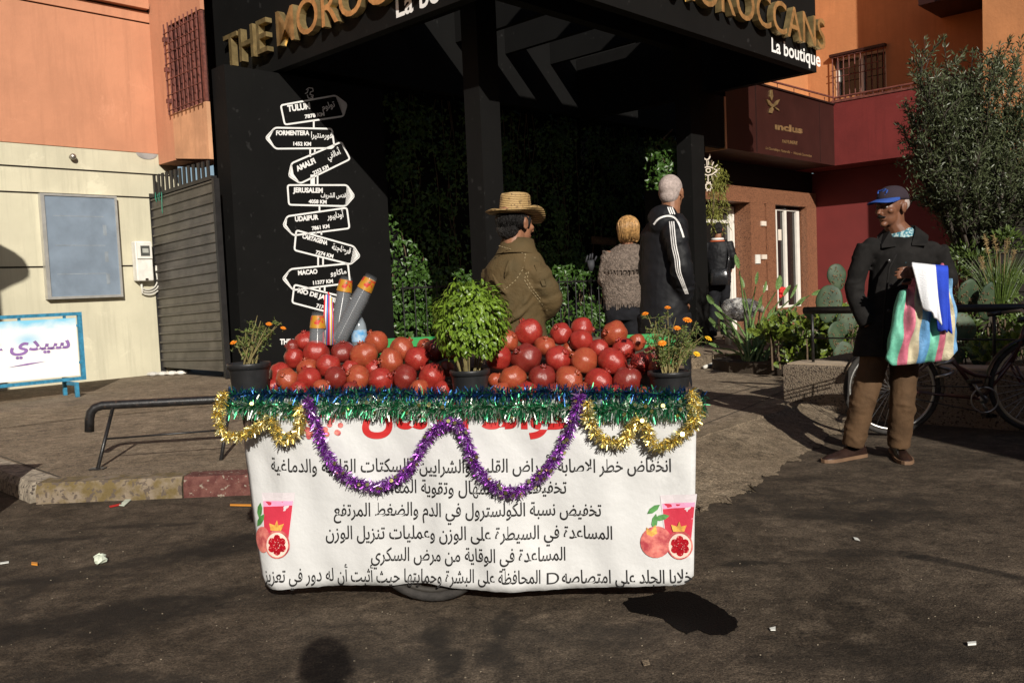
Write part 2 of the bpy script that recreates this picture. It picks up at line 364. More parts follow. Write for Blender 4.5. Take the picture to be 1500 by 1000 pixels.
mb.abx(-8, 5.97, WB - .10, WB + .4, 5.56, 5.64); mb.abx(-8, 6.03, WB - .03, WB + .4, 5.642, 9); mb.abx(-8, 6.5, WB + .02, WB + .39, ZB + .003, 8.9, 1)
obj('upper_wall', mb, [M['orange'], M['groove']], lb)
# side wall above the gate, with the barred window
wa = 6.0
mb = MB()
def side(b0, b1, z0, z1, z0b=None, mi=0):
    z0b = z0 if z0b is None else z0b
    mb.hexa([AB(wa, b0, z0), AB(wa + .3, b0, z0), AB(wa + .3, b1, z0b), AB(wa, b1, z0b), AB(wa, b0, z1), AB(wa + .3, b0, z1), AB(wa + .3, b1, z1), AB(wa, b1, z1)], mi)
side(12.55, 13.105, 3.28, 8.5)
for z0, z1, zq, k in ((3.16, 3.95, 3.3, 1), (5.2, 8.5, None, 0)):
    zq = zq or z0; mb.hexa([AB(wa, 11.52, z0), AB(wa + .06, 11.52, z0), AB(wa + .06, 12.55, zq), AB(wa, 12.55, zq), AB(wa, 11.52, z1), AB(wa + .06, 11.52, z1), AB(wa + .06, 12.55, z1), AB(wa, 12.55, z1)], k)
obj('side_wall', mb, [M['orange'], M['orange2']], lb)
wn = obj('window', MB().abx(wa + .045, wa + .055, 11.53, 12.55, 3.95, 5.2), M['darkred'], lb)
mb = MB()
for k in range(7): mb.abx(wa + .02, wa + .044, 11.58 + k * .14, 11.6 + k * .14, 3.95, 5.2)
for b in (11.53, 12.0, 12.49): mb.abx(wa + .005, wa + .044, b, b + .06, 3.96, 5.19)
obj('shutter_slat', mb, M['rust'], wn)
mb = MB()
for k in range(9): mb.tube([AB(wa - .05, 11.54 + k * .126, 3.92), AB(wa - .05, 11.54 + k * .126, 5.22)], .011, 6)
for z in (3.98, 4.2, 4.42, 4.64, 4.8, 4.92, 5.08): mb.tube([AB(wa - .055, 11.52, z), AB(wa - .055, 12.56, z)], .009, 6)
for z in (4.1, 4.55, 4.98): mb.abx(wa - .06, wa, 12.54, 12.6, z, z + .06)
obj('window_grille', mb, M['rust'], wn)
mb = MB().tube([AB(4.75, WB, 3.3), AB(4.75, WB - .06, 3.3)], .035, 12); mb.ell(AB(4.75, WB - .06, 3.3), .045)
obj('ball_lamp', mb, mat('dull_steel', (.3, .28, .25), .35, .8), lb, True)
mb = MB()
for a, r, d in ((5.83, .16, .09), (6.18, .1, .06), (6.4, .12, .06)):
    mb.prism([AB(a + r * cos(t * pi / 10), WB - .004, ZB - d * sin(t * pi / 10)) for t in range(11)], B * -.004)
obj('cement_patch', mb, M['grey'], lb)

# notice board
M['steel'] = mat('brushed_aluminium', (.5, .49, .46), .4, .6, var=.1, scale=10)
M['bluegrey'] = mat('blue_grey_glass', (.17, .21, .26), .35, var=.14, scale=3, bump=.03, bscale=200, spec=.5, grime=.25)
nb = thing('notice_board', 'empty blue grey notice board in aluminium frame on the cream wall', 'notice board', AB(4.8, WB - .08, 1.3))
a0, a1, z0, z1 = 4.27, 5.3, 1.31, 2.77
mb = MB()
for q in ((a0, a1, z0, z0 + .035), (a0, a1, z1 - .03, z1), (a0, a0 + .05, z0 + .035, z1 - .03), (a1 - .03, a1, z0 + .035, z1 - .03)): mb.abx(q[0], q[1], WB - .10, WB - .001, q[2], q[3])
obj('frame', mb, M['steel'], nb)
obj('panel', MB().abx(a0 + .05, a1 - .03, WB - .085, WB - .002, z0 + .035, z1 - .03), M['bluegrey'], nb)
mb = MB()
for z in (1.65, 2.05, 2.46): mb.abx(a0 + .15, a1 - .2, WB - .087, WB - .0855, z, z + .012)
for z in (1.5, 1.82, 2.2): mb.abx(a1 - .22, a1 - .17, WB - .087, WB - .0855, z, z + .15)
obj('tape_mark', mb, mat('old_tape', (.21, .24, .27), .6), nb)
# meter
M['whitep'] = mat('white_plastic', (.62, .60, .55), .5, var=.1, scale=8, grime=.2)
M['cable'] = mat('grey_cable', (.45, .43, .38), .6)
me_ = thing('electricity_meter', 'white electricity meter box with looped cable on the cream wall', 'meter', AB(5.62, WB - .1, 1.5))
mb = MB().abx(5.5, 5.75, WB - .15, WB - .001, 1.53, 2.12); o = obj('housing', mb, M['whitep'], me_)
md = o.modifiers.new('b', 'BEVEL'); md.width = .02; md.segments = 3
o = obj('cover', MB().abx(5.515, 5.735, WB - .172, WB - .151, 1.86, 2.1), M['whitep'], me_)
obj('display', MB().abx(5.565, 5.70, WB - .178, WB - .1735, 1.9, 2.05), mat('meter_window', (.06, .06, .055), .2, spec=.6), o)
obj('dial', MB().abx(5.59, 5.68, WB - .181, WB - .1785, 1.945, 2.01), mat('meter_dial', (.3, .3, .27), .5), o)
obj('latch', MB().abx(5.62, 5.66, WB - .16, WB - .151, 1.54, 1.57), M['groove'], me_)
for k in range(3):
    r = .16 + k * .035
    pts = [AB(5.56 + .02 * k, WB - .03 - .012 * k, 1.53)] + [AB(5.7 + r * .95 * sin(t), WB - .03 - .012 * k, 1.56 + r * -cos(t)) for t in [(-.5 + .19 * j) for j in range(13)]] + [AB(5.84, WB - .03, 1.72 + .02 * k)]
    obj('cable', MB().tube(pts, .012, 8), M['cable'], me_, True)

# blue framed sign
M['blue'] = mat('blue_paint', (.03, .17, .28), .45, var=.25, scale=20)
SB = 11.3; sfn = PLN(B, SB - .045)
def signcol():
    m, nt, bs = nodes('painted_sign_board'); co = N(nt, 'ShaderNodeTexCoord').outputs['Generated']
    s_ = N(nt, 'ShaderNodeSeparateXYZ'); nt.links.new(co, s_.inputs[0])
    ad = N(nt, 'ShaderNodeMath', operation='MULTIPLY_ADD', i={1: .35, 2: -.17}); nt.links.new(noise(nt, co, 3.5, 5, .6, .4), ad.inputs[0])
    sm = N(nt, 'ShaderNodeMath', operation='ADD'); nt.links.new(s_.outputs[2], sm.inputs[0]); nt.links.new(ad.outputs[0], sm.inputs[1])
    k = ramp(nt, sm.outputs[0], .82, 1.02, (.72, .72, .7, 1), (.18, .48, .66, 1))
    mp = N(nt, 'ShaderNodeMapping', vector_type='TEXTURE', i={'Location': (.66, .5, .68), 'Scale': (.14, 9, .16)}); nt.links.new(co, mp.inputs[0])
    ln = N(nt, 'ShaderNodeVectorMath', operation='LENGTH'); nt.links.new(mp.outputs[0], ln.inputs[0])
    a2 = N(nt, 'ShaderNodeMath', operation='ADD'); nt.links.new(ln.outputs['Value'], a2.inputs[0]); nt.links.new(ad.outputs[0], a2.inputs[1])
    k = mix(nt, ramp(nt, a2.outputs[0], .1, 1.0, (.75, .75, .75, 1), (0, 0, 0, 1)), k, (.2, .47, .66, 1))
    nt.links.new(k, bs.inputs['Base Color']); bs.inputs['Roughness'].default_value = .6; return m
sg = thing('pavement_sign', 'white sign with purple Arabic lettering in a blue metal frame', 'sign', AB(3.4, SB, ZS))
x0, x1 = 2.35, 4.06
obj('board', MB().abx(x0 + .05, x1 - .07, SB - .04, SB - .01, .36, 1.06), signcol(), sg)
mb = MB()
for q in ((x0, x1, 1.09, 1.13), (x0, x1, .30, .34), (x0, x0 + .04, .34, 1.09), (x1 - .045, x1, .34, 1.09)): mb.abx(q[0], q[1], SB - .05, SB, q[2], q[3])
for a in (2.7, 3.35, 3.85): mb.abx(a, a + .03, SB - .035, SB - .015, 1.061, 1.089)
for z in (.5, .95): mb.abx(x1 - .069, x1 - .046, SB - .035, SB - .015, z, z + .03)
obj('frame', mb, M['blue'], sg)
for a in (3.84, 2.45):
    mb = MB().abx(a, a + .04, SB - .3, SB - .005, .255, .295)
    mb.hexa([AB(a, SB - .3, ZS), AB(a + .04, SB - .3, ZS), AB(a + .04, SB - .26, ZS), AB(a, SB - .26, ZS), AB(a, SB - .3, .255), AB(a + .04, SB - .3, .255), AB(a + .04, SB - .26, .255), AB(a, SB - .26, .255)])
    mb.abx(a, a + .04, SB + .1, SB + .14, ZS, .34); mb.abx(a, a + .04, SB + .001, SB + .14, .3, .34)
    obj('leg', mb, M['blue'], sg)
mb = MB(); text_px(mb, 'سيدي علي', (-52, 519), (103, 509), 19, sfn, .028, True)
mb.prism([sfn(*p) for p in ((12, 538), (40, 532), (66, 529), (40, 534.5))], B * -.001)
obj('lettering', mb, mat('purple_paint', (.22, .12, .32), .7, var=.2), sg)

# metal gate
M['gate'] = mat('grey_brown_metal', (.10, .09, .078), .42, .45, var=.25, scale=4, grime=.4)
M['black_iron'] = mat('black_iron', (.012, .011, .011), .5, var=.3)
GA = 5.85
gt = thing('metal_gate', 'dark ribbed metal gate with upright pickets between cream wall and black panel', 'gate', AB(GA, 12.1, ZS))
mb = MB(); rows = 19; h = (2.76 - .22) / rows
prof = []
for k in range(rows):
    z = .22 + k * h; prof += [(0, z), (0, z + h * .66), (.022, z + h * .74), (.022, z + h * .9), (0, z + h * .98)]
rings = [[AB(GA - d, b, z + (13.1 - b) * .035) for d, z in prof] for b in (13.1, 11.16)]
mb.loft(rings, False, closed=False); mb.abx(GA + .004, GA + .05, 11.16, 13.1, .22, 2.72)
obj('ribbed_panel', mb, M['gate'], gt)
mb = MB().abx(GA - .03, GA + .05, 11.10, 11.159, .14, 2.84); mb.abx(GA - .03, GA + .05, 13.101, 13.115, .14, 2.84)
mb.hexa([AB(GA - .03, 11.16, 2.83), AB(GA + .05, 11.16, 2.83), AB(GA + .05, 13.1, 2.765), AB(GA - .03, 13.1, 2.765), AB(GA - .03, 11.16, 2.88), AB(GA + .05, 11.16, 2.88), AB(GA + .05, 13.1, 2.815), AB(GA - .03, 13.1, 2.815)])
obj('frame', mb, M['black_iron'], gt)
for k in range(13):
    b = 12.96 - k * .14 + rnd(-.01, .01); t = rnd(-.012, .012)
    obj('picket', MB().hexa([AB(GA + .0, b, 2.78), AB(GA + .02, b, 2.78), AB(GA + .02, b + .065, 2.78), AB(GA, b + .065, 2.78), AB(GA, b + t, 3.1), AB(GA + .02, b + t, 3.1), AB(GA + .02, b + .065 + t, 3.1), AB(GA, b + .065 + t, 3.1)]), M['black_iron'], gt)
pts = [AB(GA - .05 + rnd(-.02, .02), 12.9 - k * .03, 2.75 + .08 * sin(k * 1.7)) for k in range(10)] + [AB(GA - .05, 12.66, 2.6 - k * .05) for k in range(3)]
tag(obj('string', MB().tube(pts, .006, 5), mat('green_string', (.03, .2, .13), .7), None, True), 'green string knotted round the gate top', 'string')
mb = MB(); 
for k in range(4): mb.ell(AB(5.6 + k * .1, 12.9 - k * .1, ZS + .03), (.09, .07, .035), None, 7, 5)
tag(obj('cloth_scrap', mb, mat('dirty_white_rag', (.5, .48, .44), .9)), 'crumpled dirty white rag at the foot of the gate', 'rag')
# ================================================================ black shop canopy
M['black'] = mat('black_render', (.0042, .004, .0038), .8, var=.12, scale=2, bump=.12, bscale=45, spec=.12, speck=((.014, .0135, .013), 9, .68))
M['black2'] = mat('black_board', (.005, .0047, .0045), .7, var=.15, scale=3, bump=.05, spec=.12, grime=.3)
M['gold'] = mat('gold_letter_metal', (.58, .43, .2), .36, .85, var=.25, scale=9, bump=.25, bscale=14)
M['white'] = mat('white_sign_paint', (.68, .67, .65), .6, var=.04, bump=0)
cp = thing('shop_canopy', 'black open canopy on square columns with gold letters along its fascias', 'canopy', AB(8, 8, ZS))
ZC, ZT = 4.42, 7.4
obj('signpost_wall', MB().abx(6.1, 8.78, 11.14, 11.5, ZS - .02, 4.39), M['black'], cp)
mb = MB().abx(6.9, 7.05, 6.32, 13.2, ZC, ZT); obj('fascia', mb, M['black'], cp)
obj('fascia', MB().abx(7.053, 13.78, 6.32, 6.47, ZC, ZT), M['black'], cp)
obj('fascia', MB().abx(13.63, 13.78, 6.473, 11.13, ZC, 5.6), M['black2'], cp)
obj('back_beam', MB().abx(7.06, 19.8, 11.15, 11.3, 4.52, 7.0), M['black'], cp)
for a in (8.0, 9.2, 10.42, 11.63, 12.86): obj('rafter', MB().abx(a, a + .1, 6.475, 11.145, 5.4, 6.0), M['black'], cp)
obj('column', MB().abx(7.70, 8.05, 7.85, 8.13, ZS, 6.0), M['black'], cp)
mb = MB().abx(12.41, 12.80, 7.82, 8.1, ZS, 6.0); mb.abx(12.37, 12.84, 7.78, 8.14, ZS - .01, ZS + .15); obj('column', mb, M['black'], cp)
obj('side_panel', MB().abx(6.93, 7.04, 11.51, 13.19, ZS, 4.415), M['black2'], cp)
obj('cross_beam', MB().abx(8.053, 12.405, 7.9, 8.08, 4.9, 5.39), M['black2'], cp)
# gold letters
def gold_word(s, fn, x0, x1, cap, ext=.05):
    """letters stand off the wall: fn(u, v, d) with u along, v up, d out"""
    full, _ = text2d(s, .004); w0 = min(v.x for v in full); w1 = max(v.x for v in full); k = (x1 - x0) / (w1 - w0)
    for i, ch in enumerate(s):
        if ch == ' ': continue
        vs, fs = text2d(s[:i + 1], .004, ext=.5)
        a, _ = text2d(s[:i], .012) if s[:i].strip() else ([], [])
        # keep only the last letter: its vertices come after the others
        one, fo = text2d(ch, .004, ext=.5); right = max(v.x for v in vs); r1 = max(v.x for v in one)
        mb = MB().add([fn(x0 + (v.x + right - r1 - w0) * k, v.y / .7 * cap, .03 + (v.z + .5) * 2 * ext) for v in one], fo)
        obj('letter', mb, M['gold'], cp)
gold_word('THE MOROCCANS', lambda u, v, d: AB(6.9 - d, 12.35 - u, 4.68 + v), 0, 5.75, .47)
gold_word('THE MOROCCANS', lambda u, v, d: AB(u, 6.32 - d, 4.76 + v), 8.1, 13.84, .47)
fr = lambda x, y: PLN(B, 6.315)(x, y)
mb = MB(); text_px(mb, 'La boutique', (1130.5, 75.5), (1202, 98), 20.5, fr, .02, up=(-.02, -1))
obj('lettering', mb, M['white'], cp)
vs, fs = text2d('La boutique', .02)
obj('lettering', MB().add([AB(6.895, 8.42 - v.x * .37, 4.5 + v.y * .37) for v in vs], fs), M['white'], cp)
obj('lamp_spot', MB().tube([AB(12.2, 8.7, 5.4), AB(12.2, 8.7, 5.3)], .06, 12), M['steel'], cp)
# painted signpost on the wall
pf = PLN(B, 11.136)
def zp(x, y): return 370 + x * .4, 120 + y * .4
def zpf(x, y): return pf(*zp(x, y))
mb = MB()
signs = [((103, 86), (303, 50), (345, 82), (332, 126), (118, 157)), ((48, 205), (82, 168), (290, 172), (299, 234), (290, 243), (85, 245)), ((133, 345), (143, 298), (325, 220), (357, 283), (175, 372)),
         ((128, 378), (345, 378), (373, 418), (340, 455), (133, 450)), ((112, 525), (127, 492), (345, 461), (355, 536), (150, 562)), ((160, 543), (370, 602), (393, 638), (358, 668), (153, 616)),
         ((110, 720), (140, 685), (349, 665), (357, 736), (150, 762)), ((153, 742), (365, 795), (388, 830), (352, 862), (145, 808))]
for s_ in signs: stroke(mb, rounded(s_, 9), 6.2, zpf)
for tri in (((303, 50), (345, 82), (332, 126), (326, 84)), ((48, 205), (82, 168), (62, 206), (85, 245)), ((133, 345), (143, 298), (150, 338), (175, 372)), ((345, 378), (373, 418), (340, 455), (360, 418)), ((112, 525), (127, 492), (124, 524), (150, 562)), ((370, 602), (393, 638), (358, 668), (380, 638)), ((110, 720), (140, 685), (122, 718), (150, 762))):
    mb.add([zpf(*p) for p in tri], [(0, 1, 2), (0, 2, 3)])
for x, y0, y1 in ((224, 142, 168), (211, 246, 275), (228, 246, 262), (220, 340, 376), (238, 338, 376), (245, 455, 472), (232, 548, 556), (252, 546, 560), (240, 642, 672), (258, 646, 670), (246, 750, 764), (264, 750, 770)):
    stroke(mb, ((x, y0), (x, y1)), 6 if x != 220 else 16, zpf, False)
def tx(s, x0, y0, x1, y1, h, bold=.03, ar=False): text_px(mb, s, zp(x0, y0), zp(x1, y1), h * .4, pf, bold, ar)
tx('TULUM', 129, 109, 212, 98, 22, .045); tx('تولوم', 256, 104, 303, 90, 22, .02, True); tx('7878 KM', 192, 134, 264, 124, 13, .04)
tx('FORMENTERA', 86, 195, 208, 195, 16, .045); tx('فورمنتيرا', 214, 204, 292, 206, 21, .02, True); tx('1452 KM', 149, 233, 214, 234, 13, .04)
tx('AMALFI', 164, 328, 232, 296, 19, .045); tx('أمالفي', 277, 284, 326, 262, 21, .02, True); tx('2252 KM', 224, 341, 280, 315, 13, .04)
tx('JERUSALEM', 148, 404, 257, 406, 17, .045); tx('القدس الشريف', 250, 423, 351, 423, 17, .02, True); tx('4058 KM', 205, 444, 271, 446, 13, .04)
tx('UDAIPUR', 156, 511, 242, 503, 17, .045); tx('أودايبور', 274, 502, 336, 494, 21, .02, True); tx('7861 KM', 218, 543, 282, 534, 13, .04)
tx('CARTAGENA', 181, 571, 273, 597, 15, .045); tx('قرطاجنة', 289, 612, 357, 630, 21, .02, True); tx('7274 KM', 230, 629, 294, 645, 13, .04)
tx('MACAO', 167, 707, 238, 701, 16, .045); tx('ماكاوو', 286, 708, 344, 702, 19, .02, True); tx('11377 KM', 222, 742, 295, 735, 13, .04)
tx('RIO DE JANEIRO', 164, 770, 330, 815, 16, .045); tx('7174 KM', 232, 824, 296, 842, 13, .04)
tx('THE MOROCCANS', 100, 960, 280, 962, 19, .045)
for q in (((196, 30), (206, 22), (220, 24), (222, 34), (212, 38), (210, 46), (222, 50), (218, 62), (204, 60), (200, 48)), ((192, 44), (200, 40), (204, 28)), ((214, 52), (222, 60))): stroke(mb, q, 3, zpf, False)
obj('painted_signpost', mb, M['white'], cp)

# ---------------------------------------------------------------- leaves
def leafmat(name, c, c2, rough=.45, trans=.25, spec=.4):
    m, nt, bs = nodes(name); co = N(nt, 'ShaderNodeTexCoord').outputs['Object']
    k = mix(nt, ramp(nt, noise(nt, co, 9, 3), .35, .65), c4(c), c4(c2)); k = mix(nt, ramp(nt, noise(nt, co, 60, 1), .4, .65), k, c4([x * 1.6 for x in c2]))
    nt.links.new(k, bs.inputs['Base Color']); bs.inputs['Roughness'].default_value = rough; bs.inputs['Specular IOR Level'].default_value = spec
    tr = N(nt, 'ShaderNodeBsdfTranslucent'); nt.links.new(k, tr.inputs[0])
    ms = N(nt, 'ShaderNodeMixShader', i={0: trans}); nt.links.new(bs.outputs[0], ms.inputs[1]); nt.links.new(tr.outputs[0], ms.inputs[2])
    nt.links.new(ms.outputs[0], nt.nodes['Material Output'].inputs[0]); return m
M['ivy'] = leafmat('ivy_leaf', (.016, .04, .008), (.036, .078, .012), .4, .15)
M['stem'] = mat('woody_stem', (.09, .06, .035), .85, var=.3, scale=20)
def rv(): 
    while 1:
        p = V((rnd(-1, 1), rnd(-1, 1), rnd(-1, 1)))
        if .05 < p.length < 1: return p.normalized()
def leaf(mb, p, d, n, L, W, fold=.2, mi=0, bend=.15):
    """pointed leaf from p along d"""
    d = d.normalized(); s_ = d.cross(n); s_ = s_.normalized() if s_.length > 1e-4 else d.orthogonal(); n = s_.cross(d)
    m1 = p + d * L * .35 - n * bend * L * .2; m2 = p + d * L * .7 - n * bend * L * .5; e = p + d * L - n * bend * L
    mb.add([p, m1 + s_ * W * .5 + n * fold * W, m2 + s_ * W * .38 + n * fold * W * .8, e, m2 - s_ * W * .38 + n * fold * W * .8, m1 - s_ * W * .5 + n * fold * W, m1, m2],
           [(0, 6, 1), (6, 7, 2, 1), (7, 3, 2), (0, 5, 6), (6, 5, 4, 7), (7, 4, 3)], mi)
def ivyleaf(mb, p, d, n, S):
    d = d.normalized(); s_ = d.cross(n); s_ = s_.normalized() if s_.length > 1e-4 else d.orthogonal(); n = s_.cross(d)
    q = [p, p + s_ * S * .5 + d * S * .05, p + s_ * S * .28 + d * S * .42, p + d * S * .95, p - s_ * S * .28 + d * S * .42, p - s_ * S * .5 + d * S * .05]
    c = p + d * S * .3 + n * S * .1
    mb.add(q + [c], [(0, 1, 6), (1, 2, 6), (2, 3, 6), (3, 4, 6), (4, 5, 6), (5, 0, 6)])
def ivy(name, a0, a1, b0, b1, z0, z1, n, S, label, gaps=.25, parent=None):
    t = thing(name, label, 'ivy', AB((a0 + a1) / 2, (b0 + b1) / 2, z0), 'ivy growing under the black canopy')
    mb = MB(); clumps = [(rnd(a0, a1), rnd(z0, z1), rnd(.08, .26), rnd(0, 1)) for _ in range(int((a1 - a0) * (z1 - z0) * 7))]
    k = 0
    while k < n:
        c = random.choice(clumps); a = c[0] + random.gauss(0, c[2]); z = c[1] + random.gauss(0, c[2])
        if not (a0 - .06 < a < a1 + .06 and z0 < z < z1 + rnd(-.12, .1)): continue
        b = b0 + (b1 - b0) * (.55 * c[3] + .45 * random.random() ** 1.3)
        nn = (-B + rv() * .8).normalized(); d = (V((0, 0, -1)) + rv() * .7)
        ivyleaf(mb, AB(a, b, z), d - nn * d.dot(nn), nn, S * rnd(.6, 1.3)); k += 1
    obj('foliage', mb, M['ivy'], t)
    mb = MB()
    for _ in range(int((a1 - a0) * 4)):
        a = rnd(a0, a1); pts = [AB(a + rnd(-.08, .08), b1 - .02, z0 + (z1 - z0) * j / 7) for j in range(8)]; mb.tube(pts, .008, 5)
    obj('stem', mb, M['stem'], t); return t
ivy('ivy_hedge', 8.85, 10.9, 11.08, 11.5, ZS, 1.6, 1900, .085, 'sunlit ivy hedge between the black signpost wall and the middle column')
ivy('ivy_hedge', 11.2, 14.6, 11.08, 11.5, ZS, 1.58, 2500, .085, 'sunlit ivy hedge behind the straw hat man and the woman')
ivy('ivy_wall', 8.85, 18.6, 11.36, 11.56, 1.4, 4.5, 9500, .075, 'dark ivy covering the shaded wall high under the canopy')
mb = MB().abx(7.1, 19.5, 11.62, 11.8, ZS - .01, 5.6)
tag(obj('back_wall', mb, M['black2']), 'black wall behind the ivy at the back of the canopy', 'wall')
mb = MB()
it = thing('iron_fence', 'thin black iron fence in front of the ivy hedge under the canopy', 'fence', AB(11, 11.08, ZS))
for k in range(24):
    a = 8.95 + k * .24; mb = MB().tube([AB(a, 11.08, ZS), AB(a, 11.08, 1.35)], .009, 6); obj('upright', mb, M['black_iron'], it)
mb = MB()
for z in (.25, 1.25): mb.abx(8.9, 14.6, 11.07, 11.09, z, z + .03)
obj('crossbar', mb, M['black_iron'], it)
# hanging ornaments
M['bone'] = mat('pale_cut_metal', (.62, .55, .46), .5, var=.05)
M['dullm'] = mat('dull_grey_metal', (.022, .022, .026), .7)
of = PLN(B, 8.2)
def z4(x, y): return 860 + x / 3.57, 220 + y / 3.57
def ofz(x, y): return of(*z4(x, y))
mb = MB()
stroke(mb, [(612 + 17 * cos(t) + 14, 30 + 20 * sin(t)) for t in [k * pi / 8 - .5 for k in range(11)]], 6, ofz, False)
stroke(mb, [(596, 108), (612, 92), (632, 86), (655, 92), (680, 108), (655, 126), (632, 132), (612, 126)], 6, ofz)
stroke(mb, [(634 + 11 * cos(t), 106 + 11 * sin(t)) for t in [k * pi / 5 for k in range(10)]], 5, ofz)
for k in range(13):
    t = -2.9 + k * .45; stroke(mb, [(634 + 44 * cos(t), 108 + 30 * sin(t)), (634 + 62 * cos(t), 108 + 52 * sin(t))], 4, ofz, False)
stroke(mb, [(634, 135), (634, 170)], 4, ofz, False); stroke(mb, [(626, 48), (628, 84)], 4, ofz, False)
stroke(mb, [(636 + (20 if k % 2 else 13) * cos(k * pi / 8), 190 + (24 if k % 2 else 15) * sin(k * pi / 8)) for k in range(16)], 5, ofz)
mb2 = MB(); mb2.v = mb.v + [p + B * .006 for p in mb.v]; n_ = len(mb.v); mb2.f = mb.f + [[i + n_ for i in f[::-1]] for f in mb.f]; mb2.m = [0] * len(mb2.f)
tag(obj('eye_ornament', mb2, M['bone']), 'pale cut metal eye with moon and flower hanging beside the right column', 'ornament')
mb = MB()
for k, (x0, y0, x1, y1) in enumerate(((858, 384, 861, 374), (863, 381, 865, 372), (867, 380, 868, 371), (871, 382, 874, 375))):
    mb.tube([D(x0, y0, 10.4), D(x1, y1, 10.4)], [.012, .009], 6)
mb.tube([D(866, 397, 10.4), D(866, 390, 10.4), D(865, 381, 10.4)], [.02, .04, .045], 8, sq=.4)
tag(obj('hand_ornament', mb, M['dullm'], None, True), 'pale hand shaped ornament standing above the ivy hedge', 'ornament')
cp_ = PLN(B, 8.32); t = thing('climbing_plant', 'sunlit climbing plant at the top left of the right column behind the grey haired man', 'climbing plant', cp_(968, 262)); mb = MB()
for k in range(420):
    p = cp_(952 + 38 * random.random(), 208 + 62 * random.random()) + rv() * .12; ivyleaf(mb, p, V((0, 0, -1)) + rv() * .9, (-B + rv() * .9).normalized(), rnd(.05, .1))
obj('foliage', mb, M['ivy'], t); obj('stem', MB().tube([cp_(985, 275), cp_(975, 240), cp_(960, 215), cp_(985, 190)], .012, 6), M['stem'], t)
mb = MB(); sf = PLN(B, 11.25); sq = [sf(857 + 3 * sin(k * .9) * (1 + k * .05), 200 + k * 2.4) for k in range(19)]; mb.tube(sq, .011, 6)
mb.tube([sf(853 + 2 * sin(k), 240 - k * 3) for k in range(12)], .012, 6)
tag(obj('snake_ornament', mb, M['dullm'], None, True), 'dull grey wavy metal ornament hanging in the dark canopy', 'ornament')
wf = PLN(B, 11.05); mb = MB().prism([wf(868, 346), wf(903, 349), wf(903, 360), wf(868, 357)], B * .03)
bo = tag(obj('wooden_board', mb, mat('brown_board', (.06, .03, .015), .7)), 'small brown wooden name board on the dark ivy beside the woman', 'sign')
mb = MB(); text_px(mb, 'THE MOROCCANS', (870, 355), (902, 357.5), 5, PLN(B, 11.045), .02); obj('lettering', mb, mat('dull_gold_paint', (.12, .07, .03), .6), bo)
# ================================================================ right building
M['granite'] = mat('red_granite', (.2, .088, .047), .45, var=.18, scale=30, bump=.05, speck=((.07, .03, .018), 55, .54), spec=.4)
M['wine'] = mat('wine_red_paint', (.14, .02, .018), .7, var=.08, scale=2, bump=.2, bscale=40, grime=.25, spec=.25, streak=.2)
M['redwall'] = mat('red_wall_paint', (.145, .019, .017), .75, var=.08, scale=2, bump=.1, grime=.2)
M['maroon'] = mat('dark_maroon_panel', (.028, .0085, .0065), .45, var=.15, scale=2, bump=.03, spec=.3)
M['orange3'] = mat('orange_plaster_deep', (.44, .178, .068), .85, var=.09, scale=1.5, bump=.45, bscale=14, grime=.16, streak=.15)
M['dark'] = mat('dark_interior', (.008, .007, .006), .6)
M['glass'] = mat('dark_glass', (.012, .011, .01), .06, var=.1, bump=0, spec=.6)
M['wframe'] = mat('white_window_frame', (.66, .62, .56), .45, var=.05, bump=0)
rb = thing('corner_building', 'orange building over a granite shop portal with wine red balcony and dark shop sign', 'building', AB(18.6, 9, ZS))
def az(x, y, b): p = PLN(B, b)(x, y); return p.dot(A), p.z
BP = 9.0
g = lambda x, y=380: az(x, y, BP)[0]
gd = lambda x, d, y=380: az(x, y, BP + d)[0]
zl0, zl1 = 2.72, 3.04
mb = MB().abx(14.6, 19.45, BP, BP + .5, zl0, zl1)                                       # lintel
mb.abx(g(1101), g(1121.5), BP, BP + .4, .3, zl0 - .002); mb.abx(g(1124.5), g(1137.5), BP, BP + .19, .3, zl0 - .002)
mb.abx(g(1121.5), g(1124.5), BP + .04, BP + .4, .3, zl0 - .002)
mb.abx(g(1183), 19.45, BP, BP + .5, .3, zl0 - .002)
mb.abx(g(1101), 19.45, BP - .05, BP + .5, ZS - .02, .298)
obj('granite_portal', mb, M['granite'], rb)
mb = MB().abx(g(1137.5), g(1183), BP + .05, BP + .3, .3, .5); obj('window_ledge', mb, M['granite'], rb)
# shop window
wz0, wz1 = .502, 2.66
wi = obj('shop_window', MB().abx(g(1124.6), g(1183) - .002, BP + .2, BP + .24, wz0, wz1), M['glass'], rb)
mb = MB()
for x0, x1 in ((1138, 1139.5), (1150.5, 1153.5), (1168, 1172)): mb.abx(gd(x0, .15), gd(x1, .15), BP + .15, BP + .199, wz0 + .04, wz1 - .04)
mb.abx(g(1137.6), gd(1172, .15), BP + .15, BP + .199, wz0, wz0 + .04); mb.abx(g(1137.6), gd(1172, .15), BP + .15, BP + .199, wz1 - .04, wz1)
obj('window_frame', mb, M['wframe'], wi)

